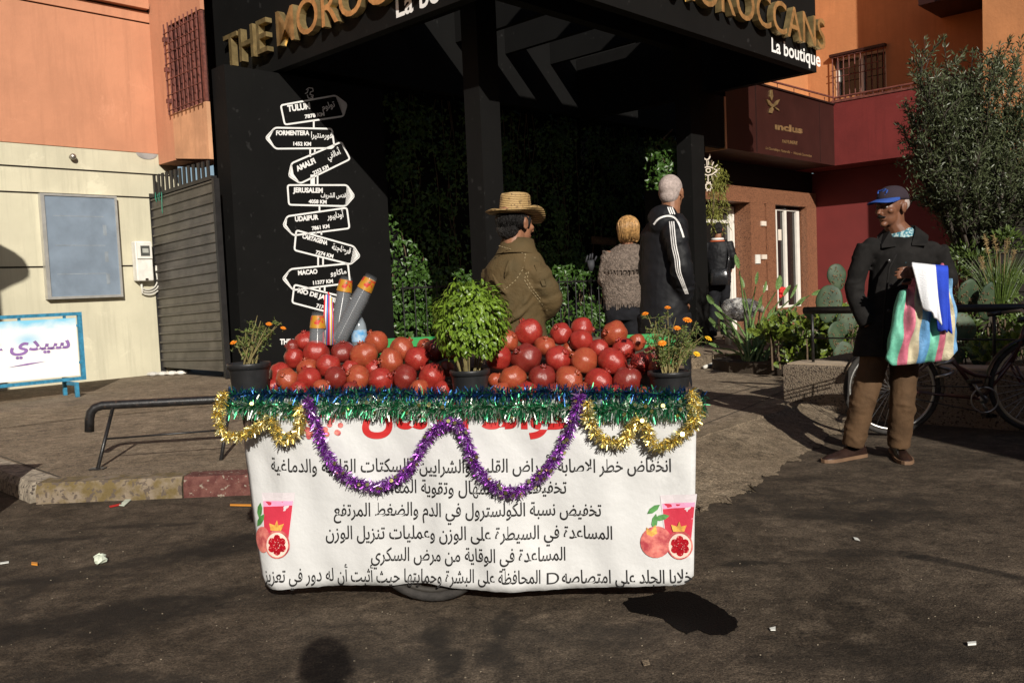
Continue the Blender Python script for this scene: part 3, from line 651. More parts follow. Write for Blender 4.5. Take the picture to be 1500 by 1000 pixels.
# shop door
dr = obj('shop_door', MB().abx(14.7, g(1101) - .002, BP + .42, BP + .46, ZS, 2.66), M['glass'], rb)
mb = MB()
for x0, x1 in ((1070.5, 1073), (1074, 1077)): mb.abx(gd(x0, .36), gd(x1, .36), BP + .36, BP + .419, ZS, 2.6)
mb.abx(15.0, gd(1077, .36), BP + .36, BP + .415, 2.32, 2.38); mb.abx(15.0, gd(1077, .36), BP + .36, BP + .415, 2.6, 2.66)
obj('door_frame', mb, M['wframe'], dr)
mb = MB().abx(gd(1078, .36), g(1101) - .003, BP + .34, BP + .418, ZS, zl0 - .003); obj('door_jamb', mb, M['granite'], dr)
def plate(nm, x0, x1, y0, y1, m, lab=None):
    a0, z1 = az(x0, y0, BP - .002); a1, z0 = az(x1, y1, BP - .002); return obj(nm, MB().abx(a0, a1, BP - .03, BP - .002, z0, z1), m, rb)
M['paper'] = mat('pale_notice', (.6, .52, .44), .7, var=.05, bump=0)
plate('notice', 1114, 1121, 324, 331, M['paper']); plate('notice', 1115, 1122, 373, 379.5, M['paper']); plate('notice', 1118, 1123, 418, 425, M['paper'])
plate('letter_box', 1106, 1112.5, 373, 386, M['whitep'])
a0, z1 = az(1140, 336, 9.19); a1, z0 = az(1145, 352, 9.19)
obj('notice', MB().abx(a0, a1, 9.19, 9.196, z0, z1), M['paper'], wi)
mb = MB()
for k in range(16): p = PLN(B, 9.16)(1145 + rnd(-3, 4), 428 + rnd(-6, 6)); mb.ell(p, .05, None, 7, 5)
obj('red_flower', mb, mat('red_petal', (.5, .02, .015), .6), wi)
# red ground-floor side wall, walls behind
mb = MB().abx(19.46, 19.8, -2, 9.5, ZS - .01, 3.5); obj('ground_wall', mb, M['redwall'], rb)
mb = MB().abx(14.3, 19.8, 9.95, 10.1, ZS - .01, 3.5); mb.abx(14.32, 19.44, 9.08, 9.2, 3.045, 4.9); obj('inner_wall', mb, M['dark'], rb)
# sign box and balcony
bs_, ac, zb, zt = 8.17, 18.6, 3.51, 4.83
mb = MB().abx(14.123, ac - .003, bs_, bs_ + .9, zb, zt); sgn = obj('sign_panel', mb, M['maroon'], rb)
mb = MB()
for a in (15.2, 15.22, 17.9): mb.abx(a, a + .012, bs_ - .004, bs_ - .001, zb + .02, zt - .02)
mb.abx(14.3, ac - .003, bs_ - .03, bs_ - .001, zt - .04, zt - .01); obj('panel_seam', mb, mat('seam', (.015, .006, .005), .5), sgn)
obj('pilaster', MB().abx(14.06, 14.12, bs_ - .012, bs_ + .4, zb - .02, 4.41), M['orange2'], rb); obj('black_panel', MB().abx(13.0, 14.055, bs_, bs_ + .12, zb, 4.41), M['black'], rb)
ff = PLN(B, bs_ - .006)
mb = MB()
def z4b(x, y): return 950 + x / 3.846, y / 3.846
ffz = lambda x, y: ff(*z4b(x, y))
text_px(mb, 'ınclus', z4b(712, 727), z4b(868, 752), 70 / 3.846 * .5, ff, .05, up=(0, -1))
obj('gold_lettering', mb, M['gold'], sgn); mb = MB()
text_px(mb, 'PARFUMERIE', z4b(752, 805), z4b(838, 815), 18 / 3.846, ff, .03)
obj('gold_lettering', mb, M['gold'], sgn); mb = MB()
text_px(mb, 'La Cosmétique Naturelle  -  Natural Cosmetics', z4b(660, 840), z4b(918, 886), 14 / 3.846, ff, .02)
for q in (((684, 508), (680, 545), (690, 570), (697, 545), (693, 508)), ((660, 560), (672, 590), (692, 606), (694, 590), (676, 568)), ((735, 562), (722, 590), (698, 606), (698, 592), (718, 568)), ((676, 636), (682, 612), (694, 602), (700, 618), (692, 640)), ((734, 626), (716, 618), (702, 602), (712, 606), (726, 614))):
    pp = [ffz(*p) for p in q]; obj('emblem_petal', MB().prism(pp, B * -.02), M['gold'], sgn)
obj('gold_lettering', mb, M['gold'], sgn)
mb = MB().abx(ac, ac + .15, 2.5, bs_ + .9, zb, zt); mb.abx(ac + .153, 19.9, -2, bs_ + .9, zb, zb + .25)
obj('balcony', mb, M['wine'], rb)
mb = MB()
mb.tube([AB(ac + .06, 2.5, zt + .12), AB(ac + .06, bs_, zt + .12), AB(14.3, bs_ + .06, zt + .1)], .022, 8)
mb.abx(ac - .02, ac + .17, 2.5, bs_ + .9, zt + .002, zt + .045)
for k in range(30): b = 2.6 + k * .19; mb.tube([AB(ac + .06, b, zt + .04), AB(ac + .06, b, zt + .12)], .008, 5)
for k in range(6): a = 14.8 + k * .7; mb.tube([AB(a, bs_ + .06, zt), AB(a, bs_ + .06, zt + .1)], .008, 5)
obj('railing', mb, M['rust'], rb)
# upper floor, window with bars
au = 19.6; w0, w1, wz0, wz1 = 7.43, 8.60, 5.12, 6.02
mb = MB().abx(au, au + .3, w1, 9.2, zb + .26, 11); mb.abx(au, au + .3, 4.2, w0, zb + .26, 11); mb.abx(au, au + .3, w0, w1, wz1, 11); mb.abx(au, au + .3, w0, w1, zb + .26, wz0)
mb.abx(14.6, au + .3, 9.203, 9.5, zt - .3, 11); obj('upper_wall', mb, M['orange3'], rb)
wi2 = obj('window', MB().abx(au + .22, au + .25, w0, w1, wz0, wz1), M['glass'], rb)
mb = MB()
for b in (w0, 7.98, w1 - .07): mb.abx(au + .15, au + .219, b, b + .07 + (.03 if b == 7.98 else 0), wz0 + .05, wz1 - .05)
mb.abx(au + .15, au + .219, w0, w1, wz0, wz0 + .05); mb.abx(au + .15, au + .219, w0, w1, wz1 - .05, wz1); obj('window_frame', mb, M['wframe'], wi2)
mb = MB()
for k in range(10): b = w0 + .02 + k * .126; mb.tube([AB(au - .08, b, wz0 - .1), AB(au - .08, b, wz1 + (.02 if k < 9 else .02))], .012, 6)
for z in (wz0 - .06, wz0 + .45, wz0 + .6, wz1 - .02): mb.tube([AB(au - .09, w0, z), AB(au - .09, w1 + .02, z)], .009, 6)
obj('window_grille', mb, M['rust'], wi2)
obj('window_hood', MB().abx(au - .12, au - .002, w0 - .02, w1 + .04, wz1 + .005, wz1 + .06), M['maroon'], wi2)
# projecting right block
mb = MB().abx(17.65, 19.55, -6, 4.97, 3.0, 11); obj('upper_block', mb, M['orange3'], rb)
mb = MB().abx(18.3, 19.59, 4.975, 6.3, 6.35, 6.8); obj('soffit', mb, M['maroon'], rb)
mb = MB()
for k in range(22): mb.abx(18.25 - (.02 if k % 2 else 0), 18.3, 1.0, 4.9, ZS + k * .12, ZS + .118 + k * .12)
obj('roller_shutter', mb, mat('dark_shutter', (.03, .025, .022), .55, .3), rb)
obj('shutter_box', MB().abx(18.0, 18.3, 1.0, 5.1, 2.77, 2.99), mat('grey_ledge', (.2, .18, .15), .8), rb)
# neighbouring black strip between canopy and sign is the beam itself; dark passage floor
# ================================================================ juice cart
CL = D(345, 600, 3.40); CR = D(1020, 600, 3.12); CL.z = CR.z = 0
CE = (CR - CL).normalized(); CW = (CR - CL).length; CN = V((CE.y, -CE.x, 0))           # CN points to the camera
cf0 = PLN(CN, CL.dot(CN))
def C(u, v, z): return CL + CE * u - CN * v + Z * z                                       # u along, v back, z up
ZTOP = .785
def bdisp(u, z):
    k = max(0, .22 - u); e = max(0, u - (CW - .05))
    d = .012 * sin(u * 7 + 1) * (.9 - z) + .016 * math.exp(-((u - .80) / .07) ** 2) * (.8 - z) * 1.3 - .009 * math.exp(-((u - .92) / .04) ** 2) * (.9 - z) + .008 * sin(u * 13 + z * 5) + .0022 * sin(u * 41 + z * 17 + 2 * sin(z * 9)) + .003 * sin(z * 23 + u * 9) * (.9 - z)
    d += -1.5 * k * k * (1.2 - z * .3) - 3 * e * e + .012 * math.exp(-((u - .1) / .05) ** 2) * sin(z * 9) 
    return d
def bf(x, y, lift=0):
    p = cf0(x, y); u = (p - CL).dot(CE); return p + CN * (bdisp(u, p.z) + lift)
ct = thing('juice_cart', 'pomegranate juice cart with a white Arabic banner hung over its front', 'cart', C(CW / 2, .4, 0))
M['banner'] = mat('white_vinyl', (.5, .5, .497), .5, var=.03, scale=2, bump=.45, bscale=4, grime=.14, streak=.06, bdist=.03)
NX, NY = 90, 26; mb = MB(); vs = []
for j in range(NY + 1):
    t = j / NY
    for i in range(NX + 1):
        s_ = i / NX
        yb = 860 + 3 * sin(s_ * 9 + 2) - 5 * math.exp(-((s_ - .38) / .05) ** 2) + 3 * math.exp(-((s_ - .55) / .1) ** 2) + rnd(-.5, .5)
        yb -= 14 * max(0, (s_ - .965) / .035) ** 2.2 + 12 * max(0, (.03 - s_) / .03) ** 2
        y = 583 + (yb - 583) * t
        xl = 343 + 37 * max(0, (y - 640) / 220) ** 1.1; xr = 1020 - 4 * max(0, (y - 620) / 240)
        vs.append(bf(xl + (xr - xl) * s_, y))
mb.add(vs, [(j * (NX + 1) + i, (j + 1) * (NX + 1) + i, (j + 1) * (NX + 1) + i + 1, j * (NX + 1) + i + 1) for j in range(NY) for i in range(NX)])
bn = obj('banner', mb, M['banner'], ct, True); md = bn.modifiers.new('s', 'SOLIDIFY'); md.thickness = .002; md.offset = -1
bt = lambda x, y: bf(x, y, .0025)
M['ink'] = mat('black_print', (.012, .011, .011), .5, var=.05, bump=0); M['redink'] = mat('red_print', (.42, .015, .015), .5, var=.05, bump=0)
mb = MB()
for s_, x0, x1, y, h, bo in (('انخفاض خطر الاصابة بأمراض القلب والشرايين والسكتات القلبية والدماغية', 393, 983, 691, 17, .012), ('تخفيف من الإسهال وتقوية المناعة', 556, 830, 722, 17, .012),
        ('تخفيض نسبة الكولسترول في الدم والضغط المرتفع', 489, 881, 755, 17, .012), ('المساعدة في السيطرة على الوزن وعمليات تنزيل الوزن', 477, 897, 789, 17, .012),
        ('المساعدة في الوقاية من مرض السكري', 544, 828, 821, 17, .012)):
    text_px(mb, s_, (x0, y), (x1, y), h, bt, bo, True, cap=.62)
text_px(mb, 'خلايا الجلد على امتصاصه', (823, 855), (1014, 853), 17, bt, .012, True, cap=.62); text_px(mb, 'D', (801, 855), (819, 855), 17, bt, .0, cap=.7)
text_px(mb, 'المحافظة على البشرة وحمايتها حيث أثبت أن له دور في تعزيز', (386, 851), (792, 853), 17, bt, .012, True, cap=.62)
obj('lettering', mb, M['ink'], bn)
mb = MB(); text_px(mb, 'فوائد الرمان', (530, 626), (835, 626), 46, bt, .035, True, cap=.72); obj('heading', mb, M['redink'], bn)
# printed pictures
M['pj'] = mat('print_juice', (.45, .03, .055), .4, var=.1); M['pg'] = mat('print_glass', (.55, .5, .52), .3, var=.05); M['pr'] = mat('print_rind', (.5, .06, .08), .4, var=.35, scale=30, c2=(.62, .2, .16))
M['ps'] = mat('print_seeds', (.3, .005, .012), .3, var=.2, scale=60, speck=((.6, .2, .2), 160, .62)); M['pw'] = mat('print_pith', (.66, .5, .42), .5); M['pl'] = mat('print_leaf', (.06, .2, .05), .5, var=.3, scale=40); M['po'] = mat('print_crown', (.6, .3, .06), .5, var=.3, scale=60); M['pk'] = mat('print_foam', (.62, .27, .42), .4)
PM = ['pj', 'pg', 'pr', 'ps', 'pw', 'pl', 'po', 'pk']
def picture(ox, oy, flip, side):
    mb = MB(); L_ = [0]
    def P_(pts, k):
        L_[0] += 1; l = .0022 + .0004 * L_[0]; n = len(pts); cx = sum(p[0] for p in pts) / n; cy = sum(p[1] for p in pts) / n; R_ = 6; q = [bf(ox + cx, oy + cy, l)]
        for r in range(1, R_ + 1):
            for i in range(n):
                for s in range(3): a, b = pts[i], pts[(i + 1) % n]; x, y = a[0] + (b[0] - a[0]) * s / 3, a[1] + (b[1] - a[1]) * s / 3; q.append(bf(ox + cx + (x - cx) * r / R_, oy + cy + (y - cy) * r / R_, l))
        n *= 3; mb.add(q, [(0, 1 + i, 1 + (i + 1) % n) for i in range(n)] + [(1 + r * n + i, 1 + (r + 1) * n + i, 1 + (r + 1) * n + (i + 1) % n, 1 + r * n + (i + 1) % n) for r in range(R_ - 1) for i in range(n)], PM.index(k))
    def circ(cx, cy, rx, ry, n=22, wob=0): return [(cx + rx * cos(t) * (1 + wob * sin(5 * t)), cy + ry * sin(t)) for t in [2 * pi * k / n for k in range(n)]][::-1]
    P_([(-26, -40), (28, -43), (18, 40), (-17, 40)], 'pg'); P_([(-23, -28), (25, -31), (18, 38), (-16, 38)], 'pj'); P_([(-23, -28), (25, -31), (24, -24), (-22, -20)], 'pk')
    for x, y, a in ((-36, -20, -.6), (-24, -8, -.2), (-34, -2, -1.4)) if side > 0 else ((-28, -14, -1.5), (-26, 0, -1.0)):
        P_([(x + 12 * t * cos(a) - w_ * sin(a), y + 12 * t * sin(a) + w_ * cos(a)) for t, w_ in ((-.9, 0), (-.3, 4), (.4, 4), (1, 0), (.4, -4), (-.3, -4))], 'pl')
    bx, by, br = (-32, 27, 23) if side > 0 else (-21, 27, 19); P_(circ(bx, by, br * (1 if side > 0 else .7), br), 'pr')
    P_([(bx - 14, by - 22), (bx - 8, by - 15), (bx - 1, by - 25), (bx + 2, by - 13), (bx - 6, by - 8), (bx - 14, by - 12)], 'po') if side > 0 else None
    P_(circ(3, 32, 19, 21, 22, .02), 'pr'); P_(circ(3, 33, 16.5, 18), 'pw'); 
    for k in range(6): t = k * pi / 3 + .5; P_(circ(3 + 9 * cos(t), 33 + 9.5 * sin(t), 5.4, 5.8, 9, .06), 'ps')
    P_(circ(3, 33, 4, 4.5, 9), 'ps')
    P_([(-7, 12), (-10, 2), (-2, 7), (2, -3), (5, 6), (13, 2), (9, 12)], 'po')
    return mb
obj('printed_picture', picture(404, 764, 1, -1), [M[k] for k in PM], bn); obj('printed_picture', picture(993, 766, 1, 1), [M[k] for k in PM], bn)
mb = MB()
for k in range(34):
    t = rnd(0, 6.28); r_ = 27 * sqrt(random.random()); x, y = 470 + r_ * cos(t) * 1.2, 622 + r_ * sin(t) * .8; l = .0025 + k * .00005
    mb.poly([bf(x + 4 * cos(a), y + 4 * sin(a), l) for a in [2 * pi * j / 8 for j in range(8)][::-1]])
obj('printed_picture', mb, M['pr'], bn)
# body, tray, wheels
M['wood'] = mat('old_dark_wood', (.07, .045, .03), .8, var=.4, scale=8, bump=.3)
mb = MB()
def cbox(mb, u0, u1, v0, v1, z0, z1, mi=0): return mb.hexa([C(u, v, z) for z in (z0, z1) for u, v in ((u0, v0), (u1, v0), (u1, v1), (u0, v1))], mi)
cbox(mb, .02, CW - .02, .05, .85, ZTOP - .045, ZTOP - .02); cbox(mb, .01, CW - .01, .035, .06, ZTOP - .12, ZTOP + .012); cbox(mb, .01, CW - .01, .84, .87, ZTOP - .12, ZTOP + .03)
for u in (.01, CW - .035): cbox(mb, u, u + .025, .06, .84, ZTOP - .12, ZTOP + .02)
obj('tray', mb, M['wood'], ct)
mb = MB(); mb.prism([C(.1, .13, ZTOP - .02), C(.1, .78, ZTOP - .02), C(.1, .78, ZTOP + .12), C(.1, .5, ZTOP + .1)], CE * (CW - .2)); obj('sloping_shelf', mb, M['wood'], ct)
for u, v in ((.12, .08), (CW - .16, .08), (.12, .78), (CW - .16, .78)): mb = MB(); cbox(mb, u, u + .04, v, v + .04, .12 if v < .5 else .0, ZTOP - .046); obj('leg', mb, M['wood'], ct)
mb = MB(); 
for u in (.12, CW - .16): cbox(mb, u + .041, u + .06, .09, .8, .18, .22)
cbox(mb, .14, CW - .14, .13, .15, .2, .24); obj('brace', mb, M['wood'], ct)
M['mudm'] = mat('muddy_metal', (.03, .026, .022), .7, var=.3)
M['rubber'] = mat('tyre_rubber', (.025, .022, .02), .85, var=.3, scale=30, bump=.4)
mb0 = G(634, 882)
for v in (.0, .62):
    c = V((mb0.x, mb0.y, 0)) - CN * v + Z * .265
    ring = [c + CE * (.24 * cos(t)) + Z * (.24 * sin(t)) for t in [2 * pi * k / 40 for k in range(41)]]
    wh = obj('wheel', MB().tube(ring, .02, 10, caps=False), M['rubber'], ct, True)
    mb = MB().tube([c + CE * (.215 * cos(t)) + Z * (.215 * sin(t)) for t in [2 * pi * k / 40 for k in range(41)]], .012, 8, caps=False)
    obj('rim', mb, M['mudm'], wh, True)
    mb = MB()
    for k in range(14): t = 2 * pi * k / 14; mb.tube([c, c + CE * (.21 * cos(t)) + Z * (.21 * sin(t))], .003, 5)
    mb.tube([c - CN * .06, c + CN * .022], .025, 12); obj('hub', mb, M['mudm'], wh)
# ---------------------------------------------------------------- tinsel
def tinselmat(name, c, rough=.25): 
    m, nt, bs = nodes(name); bs.inputs['Base Color'].default_value = c4(c); bs.inputs['Metallic'].default_value = .92; bs.inputs['Roughness'].default_value = rough; return m
M['t_green'] = tinselmat('green_foil', (.05, .3, .14), .4); M['t_blue'] = tinselmat('blue_foil', (.02, .07, .2), .38); M['t_gold'] = tinselmat('gold_foil', (.68, .52, .14), .38); M['t_purple'] = tinselmat('purple_foil', (.3, .07, .42), .4); M['t_silver'] = tinselmat('silver_foil', (.8, .84, .76), .35); M['t_lilac'] = tinselmat('lilac_foil', (.62, .45, .72), .35); M['t_pale'] = tinselmat('pale_gold_foil', (.85, .78, .45), .35)
def garland(name, path, n, R_, m1, m2, f2, label, parent=None, w_=.0019, discs=0):
    pts = [V(p) for p in path]; seg = [(b - a).length for a, b in zip(pts, pts[1:])]; tot = sum(seg); mb = MB()
    def at(s_):
        for k, l in enumerate(seg):
            if s_ <= l or k == len(seg) - 1: return pts[k].lerp(pts[k + 1], min(1, s_ / l)), (pts[k + 1] - pts[k]).normalized()
            s_ -= l
    for k in range(n):
        p, t = at(tot * random.random()); d = rv(); d = (d - t * d.dot(t) * .6).normalized(); L = R_ * rnd(.65, 1.15); s_ = d.cross(rv()).normalized() * w_ * rnd(.6, 1.4)
        e = p + d * L + V((0, 0, -.15 * L)); mid = p + d * L * .5 + rv() * L * .08
        mb.add([p - s_, p + s_, mid + s_, mid - s_, e + s_ * .6, e - s_ * .6], [(0, 1, 2, 3), (3, 2, 4, 5)], 1 if random.random() < f2 else 0)
    for k in range(discs):
        p, t = at(tot * random.random()); d = (CN + rv() * .9).normalized(); c = p + d * R_ * .9; s_ = d.orthogonal().normalized(); q = d.cross(s_)
        mb.poly([c + s_ * .0075 * cos(a) + q * .0075 * sin(a) for a in [2 * pi * j / 9 for j in range(9)]], 2)
    o = obj(name, mb, [m1, m2, M['t_disc']]); mb2 = MB().tube(pts, .003, 6)
    return tag(o, label, 'tinsel', 'tinsel garlands round the cart front')
M['t_disc'] = tinselmat('sequin', (.6, .55, .2), .15)
def cpath(q, lift, sag=0):
    out = []
    for (x0, y0), (x1, y1) in zip(q, q[1:]):
        for k in range(6): t = k / 6; out.append(cf0(x0 + (x1 - x0) * t, y0 + (y1 - y0) * t) + CN * (lift + rnd(-.004, .004)) + Z * rnd(-.004, .004))
    out.append(cf0(*q[-1]) + CN * lift); return out
def curve(q, n=7):   # catmull-rom through pixel points
    P_ = [V(p) for p in q]; P_ = [P_[0] * 2 - P_[1]] + P_ + [P_[-1] * 2 - P_[-2]]; o = []
    for i in range(1, len(P_) - 2):
        for k in range(n):
            t = k / n; a, b, c, d = P_[i - 1:i + 3]; o.append((.5 * (2 * b + (c - a) * t + (2 * a - 5 * b + 4 * c - d) * t * t + (3 * b - a - 3 * c + d) * t ** 3))[:])
    o.append(q[-1]); return o
garland('tinsel', cpath(((338, 578), (420, 577), (520, 575), (640, 578), (720, 577), (820, 574), (900, 574), (1030, 580)), .015), 3600, .04, M['t_blue'], M['t_green'], .3, 'dark blue tinsel along the top edge of the cart, under the fruit')
garland('tinsel', cpath(((335, 591), (420, 596), (520, 593), (640, 597), (720, 595), (820, 597), (900, 599), (1030, 594)), .02), 8200, .047, M['t_green'], M['t_silver'], .36, 'green and silver tinsel along the cart edge just above the banner', discs=40)
garland('tinsel', [p for p in cpath(curve(((338, 572), (328, 600), (340, 634), (372, 630), (402, 612), (420, 640), (445, 625), (448, 592))), .05)], 2100, .03, M['t_gold'], M['t_pale'], .5, 'gold tinsel loops at the left end of the banner', discs=26)
garland('tinsel', cpath(curve(((862, 585), (866, 615), (888, 642), (915, 640), (932, 612), (948, 625), (962, 650), (1000, 632), (1018, 605), (1012, 570))), .05), 2300, .03, M['t_gold'], M['t_pale'], .5, 'gold tinsel loops at the right end of the banner', discs=26)
garland('tinsel', cpath(curve(((458, 580), (468, 610), (484, 655), (510, 690), (552, 706), (592, 694), (615, 665), (636, 632), (655, 618), (672, 616), (688, 640), (702, 678), (728, 706), (758, 714), (790, 695), (815, 668), (832, 635), (846, 600), (850, 576))), .055), 5600, .028, M['t_purple'], M['t_lilac'], .3, 'purple tinsel hanging in two deep swags over the Arabic lettering', discs=50)
# ================================================================ goods on the cart
def dcart(x): return 3.40 + (x - 345) / 675 * (3.12 - 3.40)
def pomm(name, c, c2, c3):
    m, nt, bs = nodes(name); co = N(nt, 'ShaderNodeTexCoord').outputs['Object']; oi = N(nt, 'ShaderNodeObjectInfo')
    ad = N(nt, 'ShaderNodeVectorMath', operation='ADD'); nt.links.new(co, ad.inputs[0]); sc_ = N(nt, 'ShaderNodeMath', operation='MULTIPLY', i={1: 40}); nt.links.new(oi.outputs['Random'], sc_.inputs[0]); nt.links.new(sc_.outputs[0], ad.inputs[1]); co = ad.outputs[0]
    k = mix(nt, ramp(nt, noise(nt, co, 14, 3), .38, .66), c4(c), c4(c2)); k = mix(nt, ramp(nt, noise(nt, co, 26, 6, .75, .6), .52, .68), k, c4(c3))
    k = mix(nt, ramp(nt, noise(nt, co, 160, 2), .60, .68), k, c4((.3, .14, .06))); k = mix(nt, ramp(nt, noise(nt, co, 30, 5, .75), .64, .69), k, c4((.07, .03, .015)))
    k = mix(nt, ramp(nt, noise(nt, co, 7, 2), .45, .8, (0, 0, 0, 1), (.5,) * 3 + (1,)), k, c4([x * .7 for x in c2]))
    nt.links.new(k, bs.inputs['Base Color']); r_ = ramp(nt, noise(nt, co, 50, 4), .3, .7, (.2,) * 3 + (1,), (.4,) * 3 + (1,)); nt.links.new(r_, bs.inputs['Roughness']); bs.inputs['Specular IOR Level'].default_value = .5
    bumpn(nt, bs, noise(nt, co, 40, 5, .6), .18, .01); return m
PK = [pomm('pomegranate_red', (.29, .011, .013), (.2, .006, .009), (.34, .10, .035)), pomm('pomegranate_deep_red', (.12, .006, .008), (.18, .01, .011), (.22, .06, .025)), pomm('pomegranate_russet', (.26, .05, .02), (.27, .02, .014), (.36, .17, .05))]
def pomegranate(lump):
    mb = MB(); n = 30; rings = []
    prof = [(.02, -.95), (.2, -.955), (.45, -.88), (.72, -.68), (.9, -.38), (.99, -.02), (.97, .3), (.84, .6), (.6, .82), (.38, .93), (.22, .985), (.165, 1.03), (.185, 1.09), (.225, 1.16)]
    for k, (r, z) in enumerate(prof):
        ring = []
        for j in range(n):
            t = 2 * pi * j / n; q = r * (1 + (.048 * sin(6 * t + lump + .5 * z) + lump * .02 * sin(2 * t + z) + .015 * sin(3 * t + 2 * lump)) * (1 if k < 10 else 0)) * (1 + .03 * sin(2.2 * z + lump * 3 + t))
            zz = z + (.08 * max(0, cos(6 * t)) if k == 13 else 0) - (.16 * max(0, -cos(6 * t)) if k == 13 else 0); ring.append((q * cos(t), q * sin(t), zz))
        rings.append(ring)
    rings += [[(x * .7, y * .7, z - .1) for x, y, z in rings[-1]], [(.08 * cos(2 * pi * j / n), .08 * sin(2 * pi * j / n), 1.0) for j in range(n)]]
    return mb.loft(rings, True)
PB = []
for k in range(3):
    for m_ in range(3):
        me = bpy.data.meshes.new('pomegranate'); b_ = pomegranate(k + m_ * .7); me.from_pydata(b_.v, [], b_.f); me.materials.append(PK[k]); me.polygons.foreach_set('use_smooth', [True] * len(me.polygons)); PB.append(me)
fr = []
for zx, zy, r, c in ((478, 418, 46, 0), (527, 472, 56, 0), (420, 497, 48, 0), (570, 428, 45, 2), (415, 445, 32, 1), (655, 470, 52, 1), (752, 485, 62, 2), (810, 425, 56, 2), (930, 456, 56, 2), (1005, 502, 56, 0), (880, 512, 58, 2), (585, 535, 57, 0), (355, 570, 50, 0), (390, 600, 52, 2), (485, 550, 50, 2), (495, 595, 55, 0), (618, 590, 52, 1), (725, 588, 57, 2), (830, 600, 57, 0), (945, 588, 58, 1), (1075, 585, 63, 0), (1093, 460, 54, 1), (1145, 548, 36, 2), (690, 548, 42, 0), (800, 550, 44, 0), (1015, 645, 44, 2), (1125, 650, 42, 0), (555, 642, 42, 2), (445, 645, 38, 0), (322, 635, 36, 0), (1040, 440, 36, 2), (690, 650, 40, 1), (1165, 470, 40, 1)):
    fr.append((300 + zx / 3.225, 370 + zy / 3.225, r / 3.225, c, 'left'))
for zx, zy, r, c in ((290, 445, 65, 0), (433, 445, 75, 1), (335, 355, 52, 2), (445, 312, 70, 0), (530, 383, 52, 2), (598, 448, 64, 0), (615, 317, 56, 0), (720, 292, 62, 0), (718, 352, 57, 0), (735, 460, 70, 2), (810, 395, 48, 0), (880, 465, 72, 0), (895, 320, 65, 2), (942, 398, 60, 0), (1035, 473, 60, 0), (1010, 362, 44, 2), (362, 550, 65, 2), (515, 550, 70, 1), (655, 560, 68, 2), (810, 568, 70, 0), (962, 562, 72, 1), (270, 560, 38, 2), (300, 622, 50, 2), (435, 622, 55, 0), (575, 632, 55, 1), (715, 622, 50, 2), (890, 640, 55, 0), (1050, 640, 42, 2), (1090, 435, 52, 1), (655, 400, 36, 2), (1110, 495, 40, 2)):
    fr.append((650 + zx / 3.571, 400 + zy / 3.571, r / 3.571, c, 'right'))
cname = ['bright red', 'deep red', 'russet']; lists = {}
for i, (x, y, r, c, hp) in enumerate(fr):
    row = 'bottom' if y > 566 else 'front' if y > 545 else 'middle' if y > 514 else 'top'
    lists.setdefault((hp, row, c), []).append((abs(x - 690), i))
ORD = ['nearest', 'second', 'third', 'fourth', 'fifth', 'sixth', 'seventh', 'eighth', 'ninth', 'tenth']
lab = {}
for (hp, row, c), q in lists.items():
    for k, (_, i) in enumerate(sorted(q)):
        pos = '' if len(q) == 1 else (' nearest the basil pot' if k == 0 else f', {ORD[k]} from the basil pot')
        lab[i] = f'{"only " if len(q) == 1 else ""}{cname[c]} pomegranate in the {row} row of the {hp} heap{pos}'
placed = []
for i, (x, y, r, c, hp) in enumerate(fr):
    d = dcart(x) + .13 + max(-.01, (585 - y)) * .0031
    p = D(x, y, d); rr = r / FPX * d * 1.06
    for _ in range(3):      # settle apart, pushing back or forward only
        for q, qr in placed:
            if (p - q).length < (rr + qr) * .90:
                e = (p - EY).normalized(); s_ = 1 if (p - q).dot(e) > 0 else -1; p = p + e * s_ * .018
    placed.append((p, rr))
    o = bpy.data.objects.new('pomegranate', PB[c * 3 + i % 3]); col.objects.link(o); o.location = p
    ax = (V((0, 0, 1)) * rnd(.2, 1) + rv() * .9 - CN * -rnd(0, .4)).normalized()
    o.rotation_euler = (ax.to_track_quat('Z', 'Y').to_matrix() @ Matrix.Rotation(rnd(0, 6.28), 3, 'Z')).to_euler()
    k = rr / .99; o.scale = (k * rnd(.95, 1.05), k * rnd(.95, 1.05), k * rnd(.86, .99)); tag(o, lab[i], 'pomegranate', 'pomegranates heaped on the cart')
# ---------------------------------------------------------------- cups, straws, bottle
def clearmat(name, c, a, rough=.12):
    m, nt, bs = nodes(name); bs.inputs['Base Color'].default_value = c4(c); bs.inputs['Roughness'].default_value = rough; bs.inputs['Specular IOR Level'].default_value = .7
    tr = N(nt, 'ShaderNodeBsdfTransparent'); ms = N(nt, 'ShaderNodeMixShader', i={0: a}); nt.links.new(tr.outputs[0], ms.inputs[1]); nt.links.new(bs.outputs[0], ms.inputs[2]); nt.links.new(ms.outputs[0], nt.nodes['Material Output'].inputs[0]); return m
M['clear'] = clearmat('clear_plastic', (.5, .52, .55), .022); M['print'] = mat('cup_print', (.55, .26, .02), .4, var=.3, scale=26, c2=(.42, .03, .02), lo=.47, hi=.53, speck=((.06, .16, .03), 30, .58))
H_, RB, RT = .112, .026, .038
def cupmesh(pr):
    b_ = MB().lathe([(.001, 0), (RB - .002, 0), (RB, .003), (RB + (RT - RB) * .5, H_ * .5), (RT - .001, H_ - .006), (RT + .0025, H_ - .005), (RT + .003, H_ - .001), (RT, H_), (RT - .002, H_ - .004), (RB, .006)], None, 28)
    if pr:
        n0 = len(b_.f); b_.lathe([(RB + (RT - RB) * .16 + .0004, H_ * .16), (RB + (RT - RB) * .62 + .0004, H_ * .62)], None, 28, 1)
    me = bpy.data.meshes.new('cup'); me.from_pydata(b_.v, [], b_.f); me.materials.append(M['clear']); me.materials.append(M['print']); me.polygons.foreach_set('material_index', b_.m); me.polygons.foreach_set('use_smooth', [True] * len(me.polygons)); return me
CU = [cupmesh(0), cupmesh(1)]
